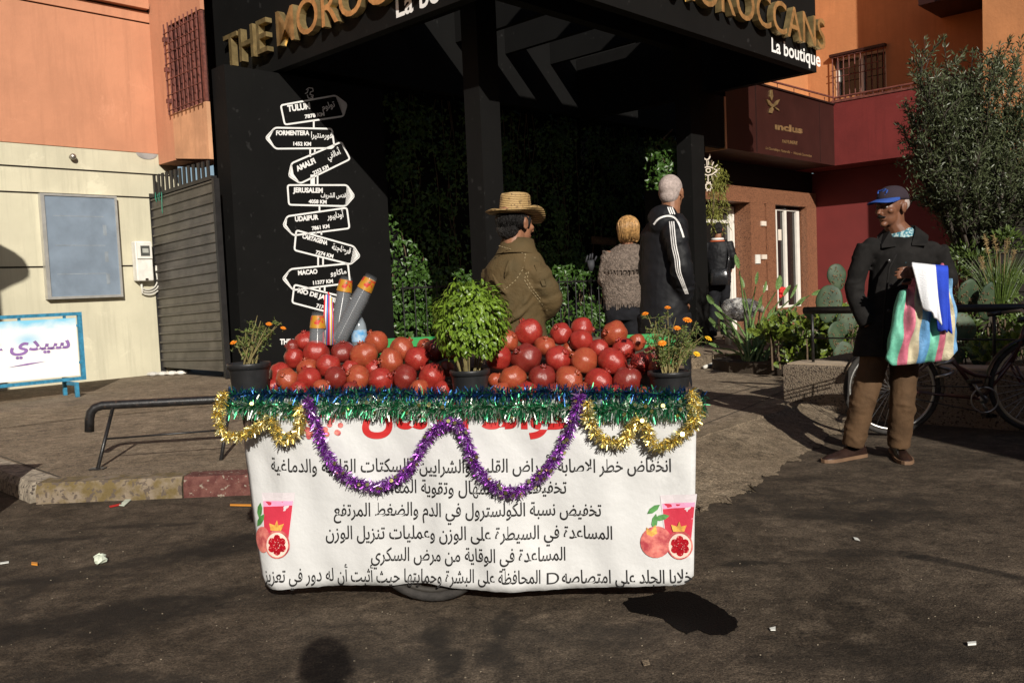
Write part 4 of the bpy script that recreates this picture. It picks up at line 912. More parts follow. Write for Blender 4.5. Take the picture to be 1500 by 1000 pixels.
def stack(x0, y0, x1, y1, d, n, gap, desc):
    top = D(x1, y1, d - .0); base = D(x0, y0, d); ax = (top - base).normalized(); q = (-ax).to_track_quat('Z', 'Y')      # cups stand mouth down, the free base on top
    for k in range(n):
        o = bpy.data.objects.new('plastic_cup', CU[1 if k == 0 else 0]); col.objects.link(o); o.location = top - ax * (k * gap); o.rotation_euler = q.to_euler()
        tag(o, f'{"printed clear plastic cup on top of" if k == 0 else "clear plastic cup nested inside"} the {desc}', 'cup', 'plastic cups stacked behind the fruit')
stack(490, 508, 545, 403, 3.74, 22, .0105, 'tall leaning stack of cups')
stack(492, 500, 508, 404, 3.86, 20, .0105, 'upright stack of cups behind the leaning one')
stack(465, 500, 466, 456, 3.70, 6, .0105, 'short stack of cups left of the straws')
for k in range(12):
    c = ((.5, .02, .03), (.6, .1, .18), (.62, .62, .6), (.6, .4, .03), (.03, .12, .45), (.5, .02, .03))[k % 6]; nm = ('red', 'pink', 'white', 'yellow', 'blue', 'red')[k % 6]
    if k < 5: M['straw%d' % k] = mat('straw_' + nm, c, .35, var=.05, bump=0)
    x = 473 + k * 1.4; o = obj('drinking_straw', MB().tube([D(x, 505, 3.72), D(476 + k * 1.0, 430 + rnd(-3, 5) + abs(k - 5) * 1.2, 3.72 + rnd(-.02, .02))], .0032, 8), M['straw%d' % (0 if k % 6 == 5 else k % 6)], None, True)
    tag(o, f'{nm} drinking straw in the bundle between the stacks of cups', 'straw', 'bundle of drinking straws')
bo = thing('water_bottle', 'small clear water bottle with pale blue label behind the fruit', 'bottle', D(528, 525, 3.82))
bp = WL[bo.name]; bm = Matrix.Translation(bp)
obj('body', MB().lathe([(.001, 0), (.03, 0), (.033, .01), (.033, .05), (.031, .055), (.033, .06), (.033, .13), (.03, .15), (.02, .175), (.0125, .19), (.0125, .2)], bm, 24), clearmat('bottle_plastic', (.5, .58, .64), .3), bo, True)
obj('label', MB().lathe([(.0338, .075), (.0338, .125)], bm, 24), mat('bottle_label', (.5, .6, .66), .5, c2=(.06, .25, .5), scale=30), bo, True)
obj('cap', MB().lathe([(.001, .216), (.014, .216), (.0145, .2), (.0125, .199)], bm, 20), mat('blue_cap', (.05, .2, .42), .4), bo, True)
M['greenp'] = mat('green_plastic', (.02, .25, .06), .45, var=.1, bump=0)
for x0, x1, y, lb_ in ((568, 622, 497, 'green plastic crate behind the left heap beside the basil'), (918, 976, 492, 'green plastic crate behind the right heap and marigold')):
    p0 = D(x0, y, 3.95); p1 = D(x1, y + 2, 3.95); w2 = (p1 - p0).length; zt_ = (p0.z + p1.z) / 2; e = (p1 - p0).normalized(); e.z = 0; nn = V((-e.y, e.x, 0)); mb = MB()
    def cb(u0, u1, v0, v1, z0, z1): mb.hexa([V((p0.x, p0.y, 0)) + e * u + nn * v + Z * z for z in (z0, z1) for u, v in ((u0, v0), (u1, v0), (u1, v1), (u0, v1))])
    cb(-.05, w2 + .02, 0, .012, ZTOP - .02, zt_); cb(-.05, w2 + .02, .2, .212, ZTOP - .02, zt_); cb(-.062, -.05, 0, .212, ZTOP - .02, zt_); cb(w2 + .02, w2 + .032, 0, .212, ZTOP - .02, zt_); cb(-.05, w2 + .02, .0121, .199, ZTOP - .02, ZTOP)
    cb(-.07, w2 + .04, -.012, -.001, zt_ - .03, zt_ + .003)
    tag(obj('plastic_crate', mb, M['greenp']), lb_, 'crate', 'green crates at the back of the cart')
# ---------------------------------------------------------------- potted plants
M['pot'] = mat('black_nursery_pot', (.016, .016, .017), .42, var=.25, scale=12, bump=.1, grime=-.8, spec=.4); M['soil'] = mat('potting_soil', (.03, .02, .013), .95, bump=.8)
def pot(x, yrim, w_, ybot, d, name, label):
    c = D(x, (yrim + ybot) / 2, d); r = w_ / 2 / FPX * d; h = (ybot - yrim) / FPX * d * 1.02; base = V((c.x, c.y, c.z - h / 2)); t = thing(name, label, 'potted plant', base, 'potted plants on the cart'); Mx = Matrix.Translation(base)
    obj('pot', MB().lathe([(.001, 0), (r * .78, 0), (r * .8, .004), (r * .93, h * .8), (r * .94, h * .82), (r * 1.0, h * .83), (r * 1.02, h * .97), (r * 1.0, h), (r * .93, h * .99), (r * .9, h * .8)], Mx, 32), M['pot'], t, True)
    obj('soil', MB().lathe([(r * .9, h * .84), (r * .5, h * .88), (.001, h * .88)], Mx, 20), M['soil'], t)
    return t, base, r, h
M['basil'] = leafmat('basil_leaf', (.055, .11, .012), (.115, .18, .018), .36, .25); M['mleaf'] = leafmat('marigold_leaf', (.05, .085, .02), (.1, .13, .03), .5, .25); M['petal'] = mat('marigold_petal', (.68, .2, .01), .6, var=.2, scale=60); M['petaly'] = mat('marigold_petal_yellow', (.7, .38, .015), .6, var=.2, scale=60)
M['bstem'] = mat('green_brown_stem', (.16, .13, .05), .7, var=.3, scale=20)
t, b0, r, h = pot(689, 541, 59, 585, 3.36, 'basil_plant', 'dense round basil plant in a black pot at the middle of the cart')
cb_ = D(690, 472, 3.37); RX, RZ = 56 / FPX * 3.37, 62 / FPX * 3.37
mb = MB(); 
for k in range(2500):
    d = rv(); 
    if d.z < -.75: continue
    q = .62 + .38 * random.random() ** .5; lum = 1 + .1 * sin(d.x * 7 + 1) * sin(d.z * 6 + d.y * 5)
    p = cb_ + V((d.x * RX, d.y * RX, d.z * RZ * (1 if d.z > 0 else 1.02))) * q * lum
    if d.z < 0: p.x = cb_.x + (p.x - cb_.x) * (1 - .32 * d.z * d.z); p.y = cb_.y + (p.y - cb_.y) * (1 - .32 * d.z * d.z)
    leaf(mb, p, (d * .6 + V((0, 0, -.75)) + rv() * .55), d, rnd(.018, .036), rnd(.010, .016), .15, 0, .3)
obj('foliage', mb, M['basil'], t)
for k in range(16):
    a = rnd(0, 6.28); q = b0 + V((cos(a) * r * .5, sin(a) * r * .5, h * .85)); e = cb_ + V((cos(a) * RX * .75, sin(a) * RX * .75, rnd(-.05, .03)))
    obj('stem', MB().tube([q, q.lerp(e, .5) + V((0, 0, .01)), e], [.003, .0025, .0015], 6), M['bstem'], t)
def marigold(t, b0, r, h, stems, flowers, nl, seed, spread=.05, tall=.12):
    random.seed(seed); mb = MB(); sm = MB()
    for e in stems:
        q = b0 + V((rnd(-.3, .3) * r, rnd(-.3, .3) * r, h * .85)); m1 = q.lerp(e, .5) + V((rnd(-.01, .01), rnd(-.01, .01), .02)); pts = [q, m1, e]; sm.tube(pts, [.0035, .0025, .0012], 5)
        for k in range(nl):
            s_ = rnd(.3, 1); p = q.lerp(m1, s_ * 2) if s_ < .5 else m1.lerp(e, s_ * 2 - 1); d = (rv() + V((0, 0, .3))).normalized(); L = rnd(.02, .042)
            sm.tube([p, p + d * L], .0007, 3)
            for j in range(7): leaf(mb, p + d * L * (j + 1) / 7, (d * .5 + rv()), rv(), rnd(.010, .017), .0042, .1)
    obj('foliage', mb, M['mleaf'], t); obj('stem', sm, M['bstem'], t)
    for p, S, yl in flowers:
        fm = MB(); up = (p - b0).normalized() + V((0, -.5, .3)); up.normalize(); s1 = up.orthogonal().normalized(); s2 = up.cross(s1)
        for rg, nn, tl in ((1, 11, .1), (.75, 9, .5), (.45, 7, 1.0)):
            for j in range(nn): a = 2 * pi * j / nn + rg; d = (s1 * cos(a) + s2 * sin(a) + up * tl * .7).normalized(); leaf(fm, p, d, up, S * rg, S * .6, .1, 0, .2)
        fo = obj('flower', fm, M['petaly'] if yl else M['petal'], t); obj('sepal', MB().tube([p - up * S * 1.4, p - up * S * .5, p], [.0015, S * .25, S * .3], 7), M['bstem'], fo)
t, b0, r, h = pot(366, 531, 62, 579, 3.47, 'marigold_plant', 'sparse leggy marigold in a black pot at the left end of the cart')
S3 = lambda *q: [D(x, y, 3.47 + rnd(-.06, .06)) for x, y in q]
marigold(t, b0, r, h, S3((360, 485), (377, 462), (372, 478), (390, 480), (405, 476), (412, 472), (352, 500), (385, 495), (398, 490), (368, 495), (382, 470), (346, 505)), [(D(394, 474, 3.44), .014, 0), (D(342, 501, 3.43), .015, 0), (D(415, 480, 3.46), .012, 0)], 9, 3)
t, b0, r, h = pot(981, 543, 63, 584, 3.27, 'marigold_plant', 'bushy flowering marigold in a black pot at the right end of the cart')
S3 = lambda *q: [D(x, y, 3.27 + rnd(-.08, .08)) for x, y in q]
marigold(t, b0, r, h, S3((950, 465), (960, 470), (978, 455), (990, 465), (1005, 475), (1018, 480), (1025, 500), (1015, 515), (1000, 500), (985, 490), (970, 490), (955, 490), (962, 510), (1010, 490), (995, 480), (975, 475), (1030, 492), (1020, 470), (948, 500), (965, 520), (1000, 520), (985, 505), (958, 480), (1012, 505), (992, 500), (975, 515), (1005, 485), (968, 500)), [(D(945, 459, 3.27), .014, 0), (D(978, 450, 3.25), .013, 0), (D(1007, 468, 3.22), .019, 0), (D(992, 480, 3.2), .015, 0), (D(970, 502, 3.18), .017, 0), (D(1038, 495, 3.25), .016, 1), (D(1021, 518, 3.2), .015, 1)], 10, 4)
random.seed(11)
# ================================================================ people
def skin(name, c): 
    m = mat(name, c, .5, var=.12, scale=30, bump=.12, bscale=160, spec=.35, bdist=.003); m.node_tree.nodes['Principled BSDF'].inputs['Subsurface Weight'].default_value = .0; return m
M['skin_d'] = skin('brown_skin', (.135, .056, .03)); M['skin_m'] = skin('tan_skin', (.22, .1, .055)); M['hair_b'] = mat('black_hair', (.008, .0065, .006), .5, bump=.9, bscale=70, spec=.3, bst=(3, 3, .5), bdist=.02)
M['hair_g'] = mat('cropped_grey_hair', (.34, .275, .25), .9, var=.2, scale=45, bump=.5, bscale=200, bdist=.01, speck=((.2, .15, .13), 170, .6)); M['hair_y'] = mat('blond_hair', (.34, .19, .07), .42, var=.45, scale=40, bump=.2, bscale=60)
M['c_black'] = cloth('black_wool', (.0105, .0095, .009), var=.3); M['c_navy'] = mat('black_nylon', (.007, .007, .0085), .6, var=.2, scale=5, bump=.15, bscale=30, spec=.2); M['c_olive'] = mat('olive_brown_cotton', (.112, .073, .03), .8, var=.28, scale=9, bump=.4, bscale=90, c2=(.062, .045, .02), spec=.2, grime=.3)
M['c_brown'] = mat('brown_corduroy', (.078, .044, .022), .85, var=.22, scale=7, bump=.3, bscale=120, spec=.2, grime=.35); M['c_knit'] = mat('grey_brown_knit', (.15, .115, .092), .95, var=.4, scale=45, bump=1, bscale=75, bdist=.03); M['c_dark'] = cloth('dark_trousers', (.009, .009, .011))
M['leather'] = mat('brown_leather', (.02, .01, .0075), .35, var=.3, scale=14, bump=.15); M['sole'] = mat('tan_rubber_sole', (.14, .08, .045), .7); M['c_white'] = mat('white_stripe', (.62, .6, .58), .6, bump=0)
def eloft(mb, rows, side, front, n=20):
    """rows: (centre, half width, half depth)"""
    side = V(side).normalized(); front = V(front).normalized()
    return mb.loft([[V(c) + side * (w_ * cos(2 * pi * j / n)) + front * (d_ * sin(2 * pi * j / n)) for j in range(n)] for c, w_, d_ in rows])
def head(mb, c, f, s=1.0, up=(0, 0, 1), nose=1.0):
    f = V(f).normalized(); u = V(up); u = (u - f * u.dot(f)).normalized(); l = u.cross(f)
    Mx = Matrix((l, f, u)).transposed(); c = V(c)
    def e(x, y, z, rx, ry, rz): mb.ell(c + (l * x + f * y + u * z) * s, (rx * s, ry * s, rz * s), Mx, 18, 12)
    e(0, -.012, .03, .076, .098, .092); e(0, .03, -.05, .054, .058, .062); e(0, .04, -.015, .058, .052, .078); e(0, .08, .022, .046, .016, .012)
    for k in (-1, 1): e(k * .044, .062, -.022, .018, .022, .018); e(k * .079, -.008, -.008, .009, .021, .033); e(k * .086, -.018, .004, .006, .012, .022)
    e(0, .09, -.06, .023, .009, .006); e(0, .088, -.071, .021, .009, .006); e(0, .074, -.098, .021, .02, .017)
    mb.tube([c + (f * .084 + u * .018) * s, c + (f * .1 * 1 + u * -.008) * s, c + (f * (.104 + .012 * nose) + u * -.032) * s, c + (f * .092 + u * -.04) * s], [.008 * s, .01 * s, .0145 * s, .011 * s], 10)
    return l, f, u
def hand(mb, wrist, d, palm, L=.19, curl=.5, side=1, thumb_up=None):
    """d along the fingers, palm the way the palm looks; fingers curl towards it"""
    d = V(d).normalized(); n = V(palm); n = (n - d * n.dot(d)).normalized(); s_ = d.cross(n) * side; w_ = V(wrist); k = L / .19
    mb.tube([w_ - d * .02 * k, w_ + d * .03 * k, w_ + d * .085 * k], [.027 * k, .038 * k, .04 * k], 12, sq=.5, up=s_)
    for i, (o, ln) in enumerate(((.03, .078), (.0105, .088), (-.0095, .082), (-.029, .064))):
        p = w_ + d * .085 * k + s_ * o * k; a = 0; pts = [p - d * .015 * k, p]
        for j, fr_ in enumerate((.45, .3, .25)):
            a += curl * (.5, 1.0, .7)[j] * (1 + .15 * i); p = p + (d * cos(a) + n * sin(a)) * ln * fr_ * k; pts.append(p)
        mb.tube(pts, [.0095 * k, .0092 * k, .0086 * k, .008 * k, .0062 * k], 8)
    t0 = w_ + d * .025 * k + s_ * .03 * k; t1 = t0 + (d * .5 + s_ * .6 + n * .45).normalized() * .042 * k; t2 = t1 + (d * .85 + s_ * .05 + n * .5).normalized() * .034 * k; t3 = t2 + (d * .9 - s_ * .15 + n * .4).normalized() * .026 * k
    mb.tube([t0, t1, t2, t3], [.014 * k, .0115 * k, .010 * k, .0075 * k], 8)
def shoe(par, heel, toe, m, w_=.05, ank=.1, h=.055):
    heel = V(heel); toe = V(toe); d = (toe - heel).normalized(); s_ = V((-d.y, d.x, 0)); L = (toe - heel).length
    mb = MB(); rows = []
    for t, ww, zz in ((0, .62, ank * .8), (.06, .8, ank), (.25, .82, ank), (.38, .84, ank * .86), (.52, .94, h * 1.25), (.7, 1.02, h * 1.0), (.86, .92, h * .86), (.96, .6, h * .62), (1.0, .3, h * .42)):
        c = heel + d * L * t; ring = []
        for j in range(14):
            a = 2 * pi * j / 14; ring.append(c + s_ * (w_ * ww * cos(a) * (1 if sin(a) < .3 else .86)) + Z * (.022 + (zz - .022) * max(0, sin(a)) - .012 * max(0, -sin(a))))
        rows.append(ring)
    mb.loft(rows); sh = obj('shoe', mb, m, par, True)
    mb = MB(); q = [(0, .6), (.05, .84), (.3, .86), (.5, .95), (.72, 1.06), (.88, .95), (.97, .62), (1.01, .3)]
    out = [heel + d * L * t + s_ * w_ * 1.04 * k for t, k in q] + [heel + d * L * t - s_ * w_ * 1.04 * k for t, k in q[::-1]]
    mb.prism([V((p.x, p.y, .002 + heel.z)) for p in out][::-1], Z * .022); obj('sole', mb, M['sole'], sh)
    if ank > .08:
        mb = MB()
        for t in (.36, .44, .52):
            c = heel + d * L * t; zz = ank * (1.02 - (t - .3) * 1.6) + heel.z * 0; mb.tube([c + s_ * .02 + Z * (zz - .006), c + Z * (zz + .003), c - s_ * .02 + Z * (zz - .006)], .0028, 6)
        obj('lace', mb, m, sh)
    return sh
def limb(mb, pts, r, n=14, fold=0, ph=0):
    """a smooth tapering limb through joints, with rumpled rings if fold"""
    P_ = [V(p) for p in pts]; Q = [P_[0] * 2 - P_[1]] + P_ + [P_[-1] * 2 - P_[-2]]; o = []; rr = []
    for i in range(1, len(Q) - 2):
        for k in range(9):
            t = k / 9; a, b, c, d = Q[i - 1:i + 3]; cr = .5 * (2 * b + (c - a) * t + (2 * a - 5 * b + 4 * c - d) * t * t + (3 * b - a - 3 * c + d) * t ** 3)
            o.append(cr.lerp(b.lerp(c, t), .4)); x = r[i - 1] + (r[i] - r[i - 1]) * t; rr.append(x * (1 + fold * sin((i * 9 + k) * 1.9 + ph) + fold * .7 * sin((i * 9 + k) * 3.1 + ph * 2)))
    o.append(P_[-1]); rr.append(r[-1]); return mb.tube(o, rr, n)
def strands(par, m, c, l, f, u, n, rad, low, r_=.0032, face=.35, wave=.006):
    """locks of hair lying over the skull from the crown down; low is how far below the head's middle they reach"""
    mb = MB()
    for _ in range(n):
        a = rnd(0, 2 * pi); dx, dy = cos(a), sin(a)
        if dy > face and random.random() < .8: continue
        e = low * rnd(.75, 1.05); q = []; ph = rnd(0, 6)
        for j in range(8):
            t = j / 7; el = pi / 2 * (1 - t * 1.12) ; z = rad[2] * sin(el) if el > 0 else -e * (t - .89) / .11; k = max(.25, cos(el)) if el > 0 else 1.0 - .1 * (t - .89) / .11
            q.append(c + l * (rad[0] * k * dx + wave * sin(ph + t * 7)) + f * (rad[1] * k * dy + wave * cos(ph + t * 6) - .02) + u * (z + .03))
        mb.tube(q, [r_ * (.8 + .4 * sin(pi * j / 7)) for j in range(8)], 5)
    return obj('hair_lock', mb, m, par, True)
def folds(mb, pts, r, n, where=(.3, 1.0), th=.011, bias=0):
    """ridges of cloth half sunk in a sleeve or trouser leg"""
    P_ = [V(p) for p in pts]; seg = [(b - a).length for a, b in zip(P_, P_[1:])]; tot = sum(seg)
    for _ in range(n):
        t = where[0] + (where[1] - where[0]) * random.random() ** (1 - bias * .5); s_ = t * tot; k = 0
        while k < len(seg) - 1 and s_ > seg[k]: s_ -= seg[k]; k += 1
        f_ = min(1, s_ / seg[k]); c = P_[k].lerp(P_[k + 1], f_); ax = (P_[k + 1] - P_[k]).normalized(); rr = r[k] + (r[k + 1] - r[k]) * f_
        u = ax.orthogonal().normalized(); w_ = ax.cross(u); a0 = rnd(0, 6.28); sp = rnd(1.6, 3.2); tl = rnd(-.9, .9); q = []; th_ = th * rnd(.7, 1.3)
        for j in range(9): a = a0 + sp * j / 8; q.append(c + (u * cos(a) + w_ * sin(a)) * rr * .985 + ax * rr * tl * (j / 8 - .5) * 1.6 + ax * rr * .12 * sin(j))
        mb.tube(q, [th_ * (.15 + sin(pi * j / 8)) for j in range(9)], 7)
def neck(mb, c, l, f, u, base, s=1.0, r=.056): mb.tube([c + (f * -.012 + u * -.03) * s, c + (f * -.02 + u * -.1) * s, V(base)], [r * s, r * s * .98, r * s * 1.25], 14)
def garment(name, par, m, mb, vox=.008, sm=5, disp=None):
    o = obj(name, mb, m, par); refine(o, vox, sm, disp or [(.014, .06), (.02, .16)]); return o
def bodyobj(par, m, mb, vox=.006): o = obj('body', mb, m, par); refine(o, vox, 3, None); return o
def buttons(): pass

# ---- man on the right
t = thing('person', 'standing man in blue peaked cap and black wool coat carrying a striped bag', 'person', G(1280, 672), 'people in the street')
d0 = 5.58; f_ = V((-.88, -.47, -.02)); hc = D(1306, 304, d0); fb = V((-.28, -.96, 0)).normalized(); sd = V((-fb.y, fb.x, 0))   # sd points to the picture's right
sh_r, el_r, wr_r = D(1270, 359, d0 + .02), D(1251, 425, d0 + .05), D(1272, 478, d0 - .02); sh_l, el_l, wr_l = D(1372, 363, d0 - .02), D(1388, 410, d0 - .02), D(1345, 400, d0 - .33)
hip_r, kn_r, an_r = D(1288, 500, d0 + .02), D(1265, 585, d0 - .02), D(1249, 650, d0 + .03); hip_l, kn_l, an_l = D(1325, 502, d0 + .02), D(1322, 590, d0 - .06), D(1317, 652, d0 - .02)
nk = D(1320, 345, d0 + .02); ch = D(1322, 385, d0 + .02); wa_ = D(1312, 450, d0 + .02); pe = D(1306, 500, d0 + .0)
mb = MB(); l, f, u = head(mb, hc, f_, 1.06); neck(mb, hc, l, f, u, nk, 1.06, .06)
eloft(mb, [(nk, .09, .06), (ch, .15, .09), (wa_, .13, .09), (pe, .14, .1)], sd, fb)
limb(mb, [sh_r, el_r, wr_r], [.05, .04, .028]); limb(mb, [sh_l, el_l, wr_l], [.05, .04, .028]); limb(mb, [hip_r, kn_r, an_r], [.075, .055, .04]); limb(mb, [hip_l, kn_l, an_l], [.075, .055, .04])
hand(mb, wr_l, D(1306, 397, d0 - .42) - wr_l, (.1, .9, -.25), .185, .42, 1); hand(mb, wr_r, V((.15, -.1, -1)), (.6, .5, 0), .17, .5, 1)
bodyobj(t, M['skin_d'], mb, .0048)
for k in (-1, 1):
    e = obj('eye', MB().ell(hc + (l * .031 * k + f * .084 + u * .001) * 1.06, (.0115, .009, .008), Matrix((l, f, u)).transposed()), mat('eye_white', (.3, .24, .2), .3), t, True)
    obj('iris', MB().ell(hc + (l * .031 * k + f * .0905 + u * .001) * 1.06, .0055), mat('dark_iris', (.01, .006, .004), .2), e, True)
mb = MB(); mb.tube([hc + (f * .092 + l * .03 + u * -.058) * 1.06, hc + (f * .108 + u * -.05) * 1.06, hc + (f * .092 - l * .03 + u * -.058) * 1.06], [.004, .008, .004], 8)
for k in (-1, 1): mb.tube([hc + (f * .089 + l * k * .018 + u * .022) * 1.06, hc + (f * .08 + l * k * .048 + u * .02) * 1.06], [.005, .003], 6)
obj('moustache', mb, M['hair_b'], t, True)
mb = MB(); mb.ell(hc + (f * -.035 + u * .02) * 1.06, (.079 * 1.06, .082 * 1.06, .06 * 1.06), Matrix((l, f, u)).transposed()); obj('hair', mb, M['hair_g'], t, True)
M['cap'] = mat('dark_plum_cotton', (.022, .013, .02), .9, var=.2, bump=.3, bscale=200); M['capb'] = mat('blue_cotton', (.016, .06, .27), .8, var=.15, bump=.25, bscale=200)
mb = MB(); rows = []; cc = hc + (f * -.012 + u * .042) * 1.06
for k in range(10):
    a = k / 9 * pi / 2; rows.append([cc + l * (.088 * cos(a) ** .8 * cos(b) ) + f * (.112 * cos(a) ** .8 * sin(b)) + u * (.092 * sin(a)) for b in [2 * pi * j / 28 for j in range(28)]])
mb.loft(rows); cap = obj('cap', mb, M['cap'], t, True)
mb = MB(); top = []; 
for b in [i / 14 * pi for i in range(15)]:
    x, y = cos(b), sin(b); top.append((cc + l * .084 * x + f * (.10 * abs(y) ** .6 * 1 + .0) + u * .012, cc + l * .08 * x * 1.0 + f * (.098 + .088 * y ** .7) + u * (.004 - .018 * x * x - .012 * y)))
q = [p for p, _ in top] + [p for _, p in top]; n_ = len(top)
mb.add(q + [p - u * .005 for p in q], [(i, i + 1, n_ + i + 1, n_ + i) for i in range(n_ - 1)] + [(2 * n_ + i, 3 * n_ + i, 3 * n_ + i + 1, 2 * n_ + i + 1) for i in range(n_ - 1)] + [(n_ + i, n_ + i + 1, 3 * n_ + i + 1, 3 * n_ + i) for i in range(n_ - 1)])
obj('peak', mb, M['capb'], cap, True)
mb = MB(); cq = cc + f * .104 + u * .042; 
for a, b in (((-.03, .02), (.02, .026)), ((.02, .026), (-.026, -.012)), ((-.026, -.012), (.026, -.008)), ((-.035, .004), (-.034, .024)), ((.03, .0), (.032, .02))): mb.tube([cq + l * a[0] + u * a[1] - f * (abs(a[0]) * .25 + max(0, a[1]) * .5), cq + l * b[0] + u * b[1] - f * (abs(b[0]) * .25 + max(0, b[1]) * .5)], .0045, 6)
mb.v = [p for p in mb.v]; obj('emblem', mb, M['capb'], cap)
# shirt, coat, trousers
M['shirt'] = mat('teal_checked_shirt', (.03, .16, .22), .8, c2=(.3, .4, .4), lo=.45, hi=.55, scale=60, bump=.1)
mb = MB(); eloft(mb, [(nk + Z * .045 + fb * .0, .068, .064), (nk + Z * .01 + fb * .01, .085, .078), (ch + fb * .02, .12, .12), (wa_, .1, .1)], sd, fb); obj('shirt', mb, M['shirt'], t, True)
mb = MB(); eloft(mb, [(nk + Z * .0, .10, .082), (nk - Z * .035, .15, .11), (ch + Z * .06, .19, .135), (ch, .19, .14), (wa_, .185, .14), (pe + Z * .01, .22, .17), (D(1303, 520, d0), .225, .18)], sd, fb, 26)
limb(mb, [sh_r - sd * .0, el_r, wr_r + Z * .01], [.062, .06, .056], 16, .025); limb(mb, [sh_l, el_l, wr_l + (el_l - wr_l) * .18], [.064, .06, .048], 16, .025, 1)
mb.ell(sh_r + sd * .03 - Z * .02, .064); mb.ell(sh_l - sd * .03 - Z * .02, .064)
folds(mb, [sh_r, el_r, wr_r], [.062, .06, .056], 12, (.15, .95), .009); folds(mb, [sh_l, el_l, wr_l], [.064, .06, .048], 12, (.15, .8), .009)
coat = garment('coat', t, M['c_black'], mb, .0085, 5, [(.003, .03), (.018, .16)])
mb = MB(); 
for k in (-1, 1):   # collar flaps
    q = [nk + sd * k * .02 * 0 - fb * .085 + Z * .055, nk + sd * k * .085 - fb * .02 + Z * .045, nk + sd * k * .075 + fb * .075 + Z * .012, nk + sd * k * .045 + fb * .125 - Z * .07, nk + sd * k * .13 + fb * .125 - Z * .075, nk + sd * k * .15 + fb * .06 - Z * .025, nk + sd * k * .135 - fb * .04 - Z * .005, nk - fb * .125 - Z * .005]
    mb.prism(q if k > 0 else q[::-1], Z * .016 - fb * .004)
obj('collar', mb, M['c_black'], coat)
mb = MB(); fl = [(1313, 372), (1303, 392), (1299, 420), (1296, 450), (1294, 480), (1293, 512)]
pts = [D(x, y, d0 - .155 - (.0 if y > 400 else -.01)) for x, y in fl]; mb.tube(pts, .007, 8); obj('front_edge', mb, M['c_black'], coat, True)
M['button'] = mat('dark_button', (.03, .028, .028), .25, bump=0)
for x, y in ((1303, 382), (1305, 418), (1302, 455)): obj('button', MB().ell(D(x, y, d0 - .172), (.011, .004, .011)), M['button'], coat, True)
mb = MB(); limb(mb, [hip_r, kn_r, an_r - Z * .01], [.092, .078, .07], 16, .006); limb(mb, [hip_l, kn_l, an_l - Z * .01], [.092, .077, .068], 16, .006, 2); folds(mb, [hip_r, kn_r, an_r], [.09, .077, .069], 26, (.12, .99), .010, .4); folds(mb, [hip_l, kn_l, an_l], [.09, .076, .067], 26, (.12, .99), .010, .4); eloft(mb, [(pe + Z * .1, .15, .12), (pe, .16, .13), (pe - Z * .06, .15, .12)], sd, fb)
garment('trousers', t, M['c_brown'], mb, .0085, 5, [(.004, .03), (.014, .14)])
shoe(t, G(1266, 668), G(1206, 678), M['leather'], .048, .1); shoe(t, G(1311, 660), G(1329, 681), M['leather'], .05, .105)
# bag and cloths he carries
M['sb'] = []
for nm, c in (('mint', (.13, .42, .30)), ('pink', (.5, .13, .19)), ('cream', (.46, .41, .28)), ('blue', (.10, .26, .48)), ('mint', (.13, .42, .30)), ('pink', (.5, .13, .19)), ('cream', (.46, .41, .28)), ('blue', (.14, .3, .5))): M['sb'].append(mat('woven_' + nm, c, .5, var=.18, scale=30, bump=.5, bscale=140, spec=.4, grime=.25))
bd = d0 - .34; NXb, NYb = 48, 26; mb = MB(); fr_, bk = [], []
for j in range(NYb + 1):
    ty = j / NYb; row = []
    for i in range(NXb + 1):
        s_ = i / NXb; xt = 1318 + (1392 - 1318) * s_ if s_ > .0 else 1318; xb_ = 1298 + (1402 - 1298) * s_
        g_ = ty ** .7; x = xt + (xb_ - xt) * g_; ytop = 402 + 14 * (1 - s_) ** 2 + (10 if s_ < .2 else 0) + 6 * s_; yb = 536 - 10 * s_ - 22 * max(0, s_ - .86) / .14 * .6 - 10 * max(0, .08 - s_) / .08
        bul = .075 * sin(pi * min(1, ty * .9 + .05)) * sqrt(max(0, 1 - (2 * s_ - 1) ** 2)) + .02 * sin(s_ * 26 + ty * 3) * (1 - ty * .6) + .012 * sin(s_ * 9 + ty * 11) + .006 * sin(s_ * 33 - ty * 14)
        fr_.append(D(x, ytop + (yb - ytop) * ty, bd) + V((0, -bul, 0))); bk.append(D(x, ytop + (yb - ytop) * ty, bd + .03) + V((0, bul * .8, 0)))
fa = []; W1 = NXb + 1
sidx = [min(7, int((i / NXb) * 7.6 + (.15 * sin(i)))) for i in range(NXb)]
mb.v = fr_ + bk; nb_ = len(fr_)
for j in range(NYb):
    for i in range(NXb):
        a = j * W1 + i; k = sidx[i]
        mb.f.append([a, a + W1, a + W1 + 1, a + 1]); mb.m.append(k); mb.f.append([nb_ + a, nb_ + a + 1, nb_ + a + W1 + 1, nb_ + a + W1]); mb.m.append(k)
for i in range(NXb): a = NYb * W1 + i; mb.f.append([a, nb_ + a, nb_ + a + 1, a + 1]); mb.m.append(sidx[i])
for j in range(NYb):
    a = j * W1; mb.f.append([a, nb_ + a, nb_ + a + W1, a + W1]); mb.m.append(sidx[0]); a += NXb; mb.f.append([a, a + W1, nb_ + a + W1, nb_ + a]); mb.m.append(sidx[-1])
bg_ = thing('striped_bag', 'woven plastic bag striped mint, pink, cream and blue hanging from his forearm', 'bag', D(1350, 535, bd))
obj('sack', mb, M['sb'], bg_, True)
mb = MB()
for x in (1342, 1376): mb.tube([D(x - 6, 420, bd - .02), D(x + 2, 396, bd - .02), D(x + 4, 388, bd + .08), D(x + 2, 398, bd + .18), D(x, 420, bd + .12)], .012, 8)
obj('handle', mb, M['sb'][1], bg_, True)
M['towel'] = mat('white_terry', (.62, .63, .66), .95, var=.04, bump=.5, bscale=120, sheen=.2); M['bcloth'] = mat('royal_blue_fabric', (.012, .045, .42), .85, var=.15, bump=.4, bscale=120)
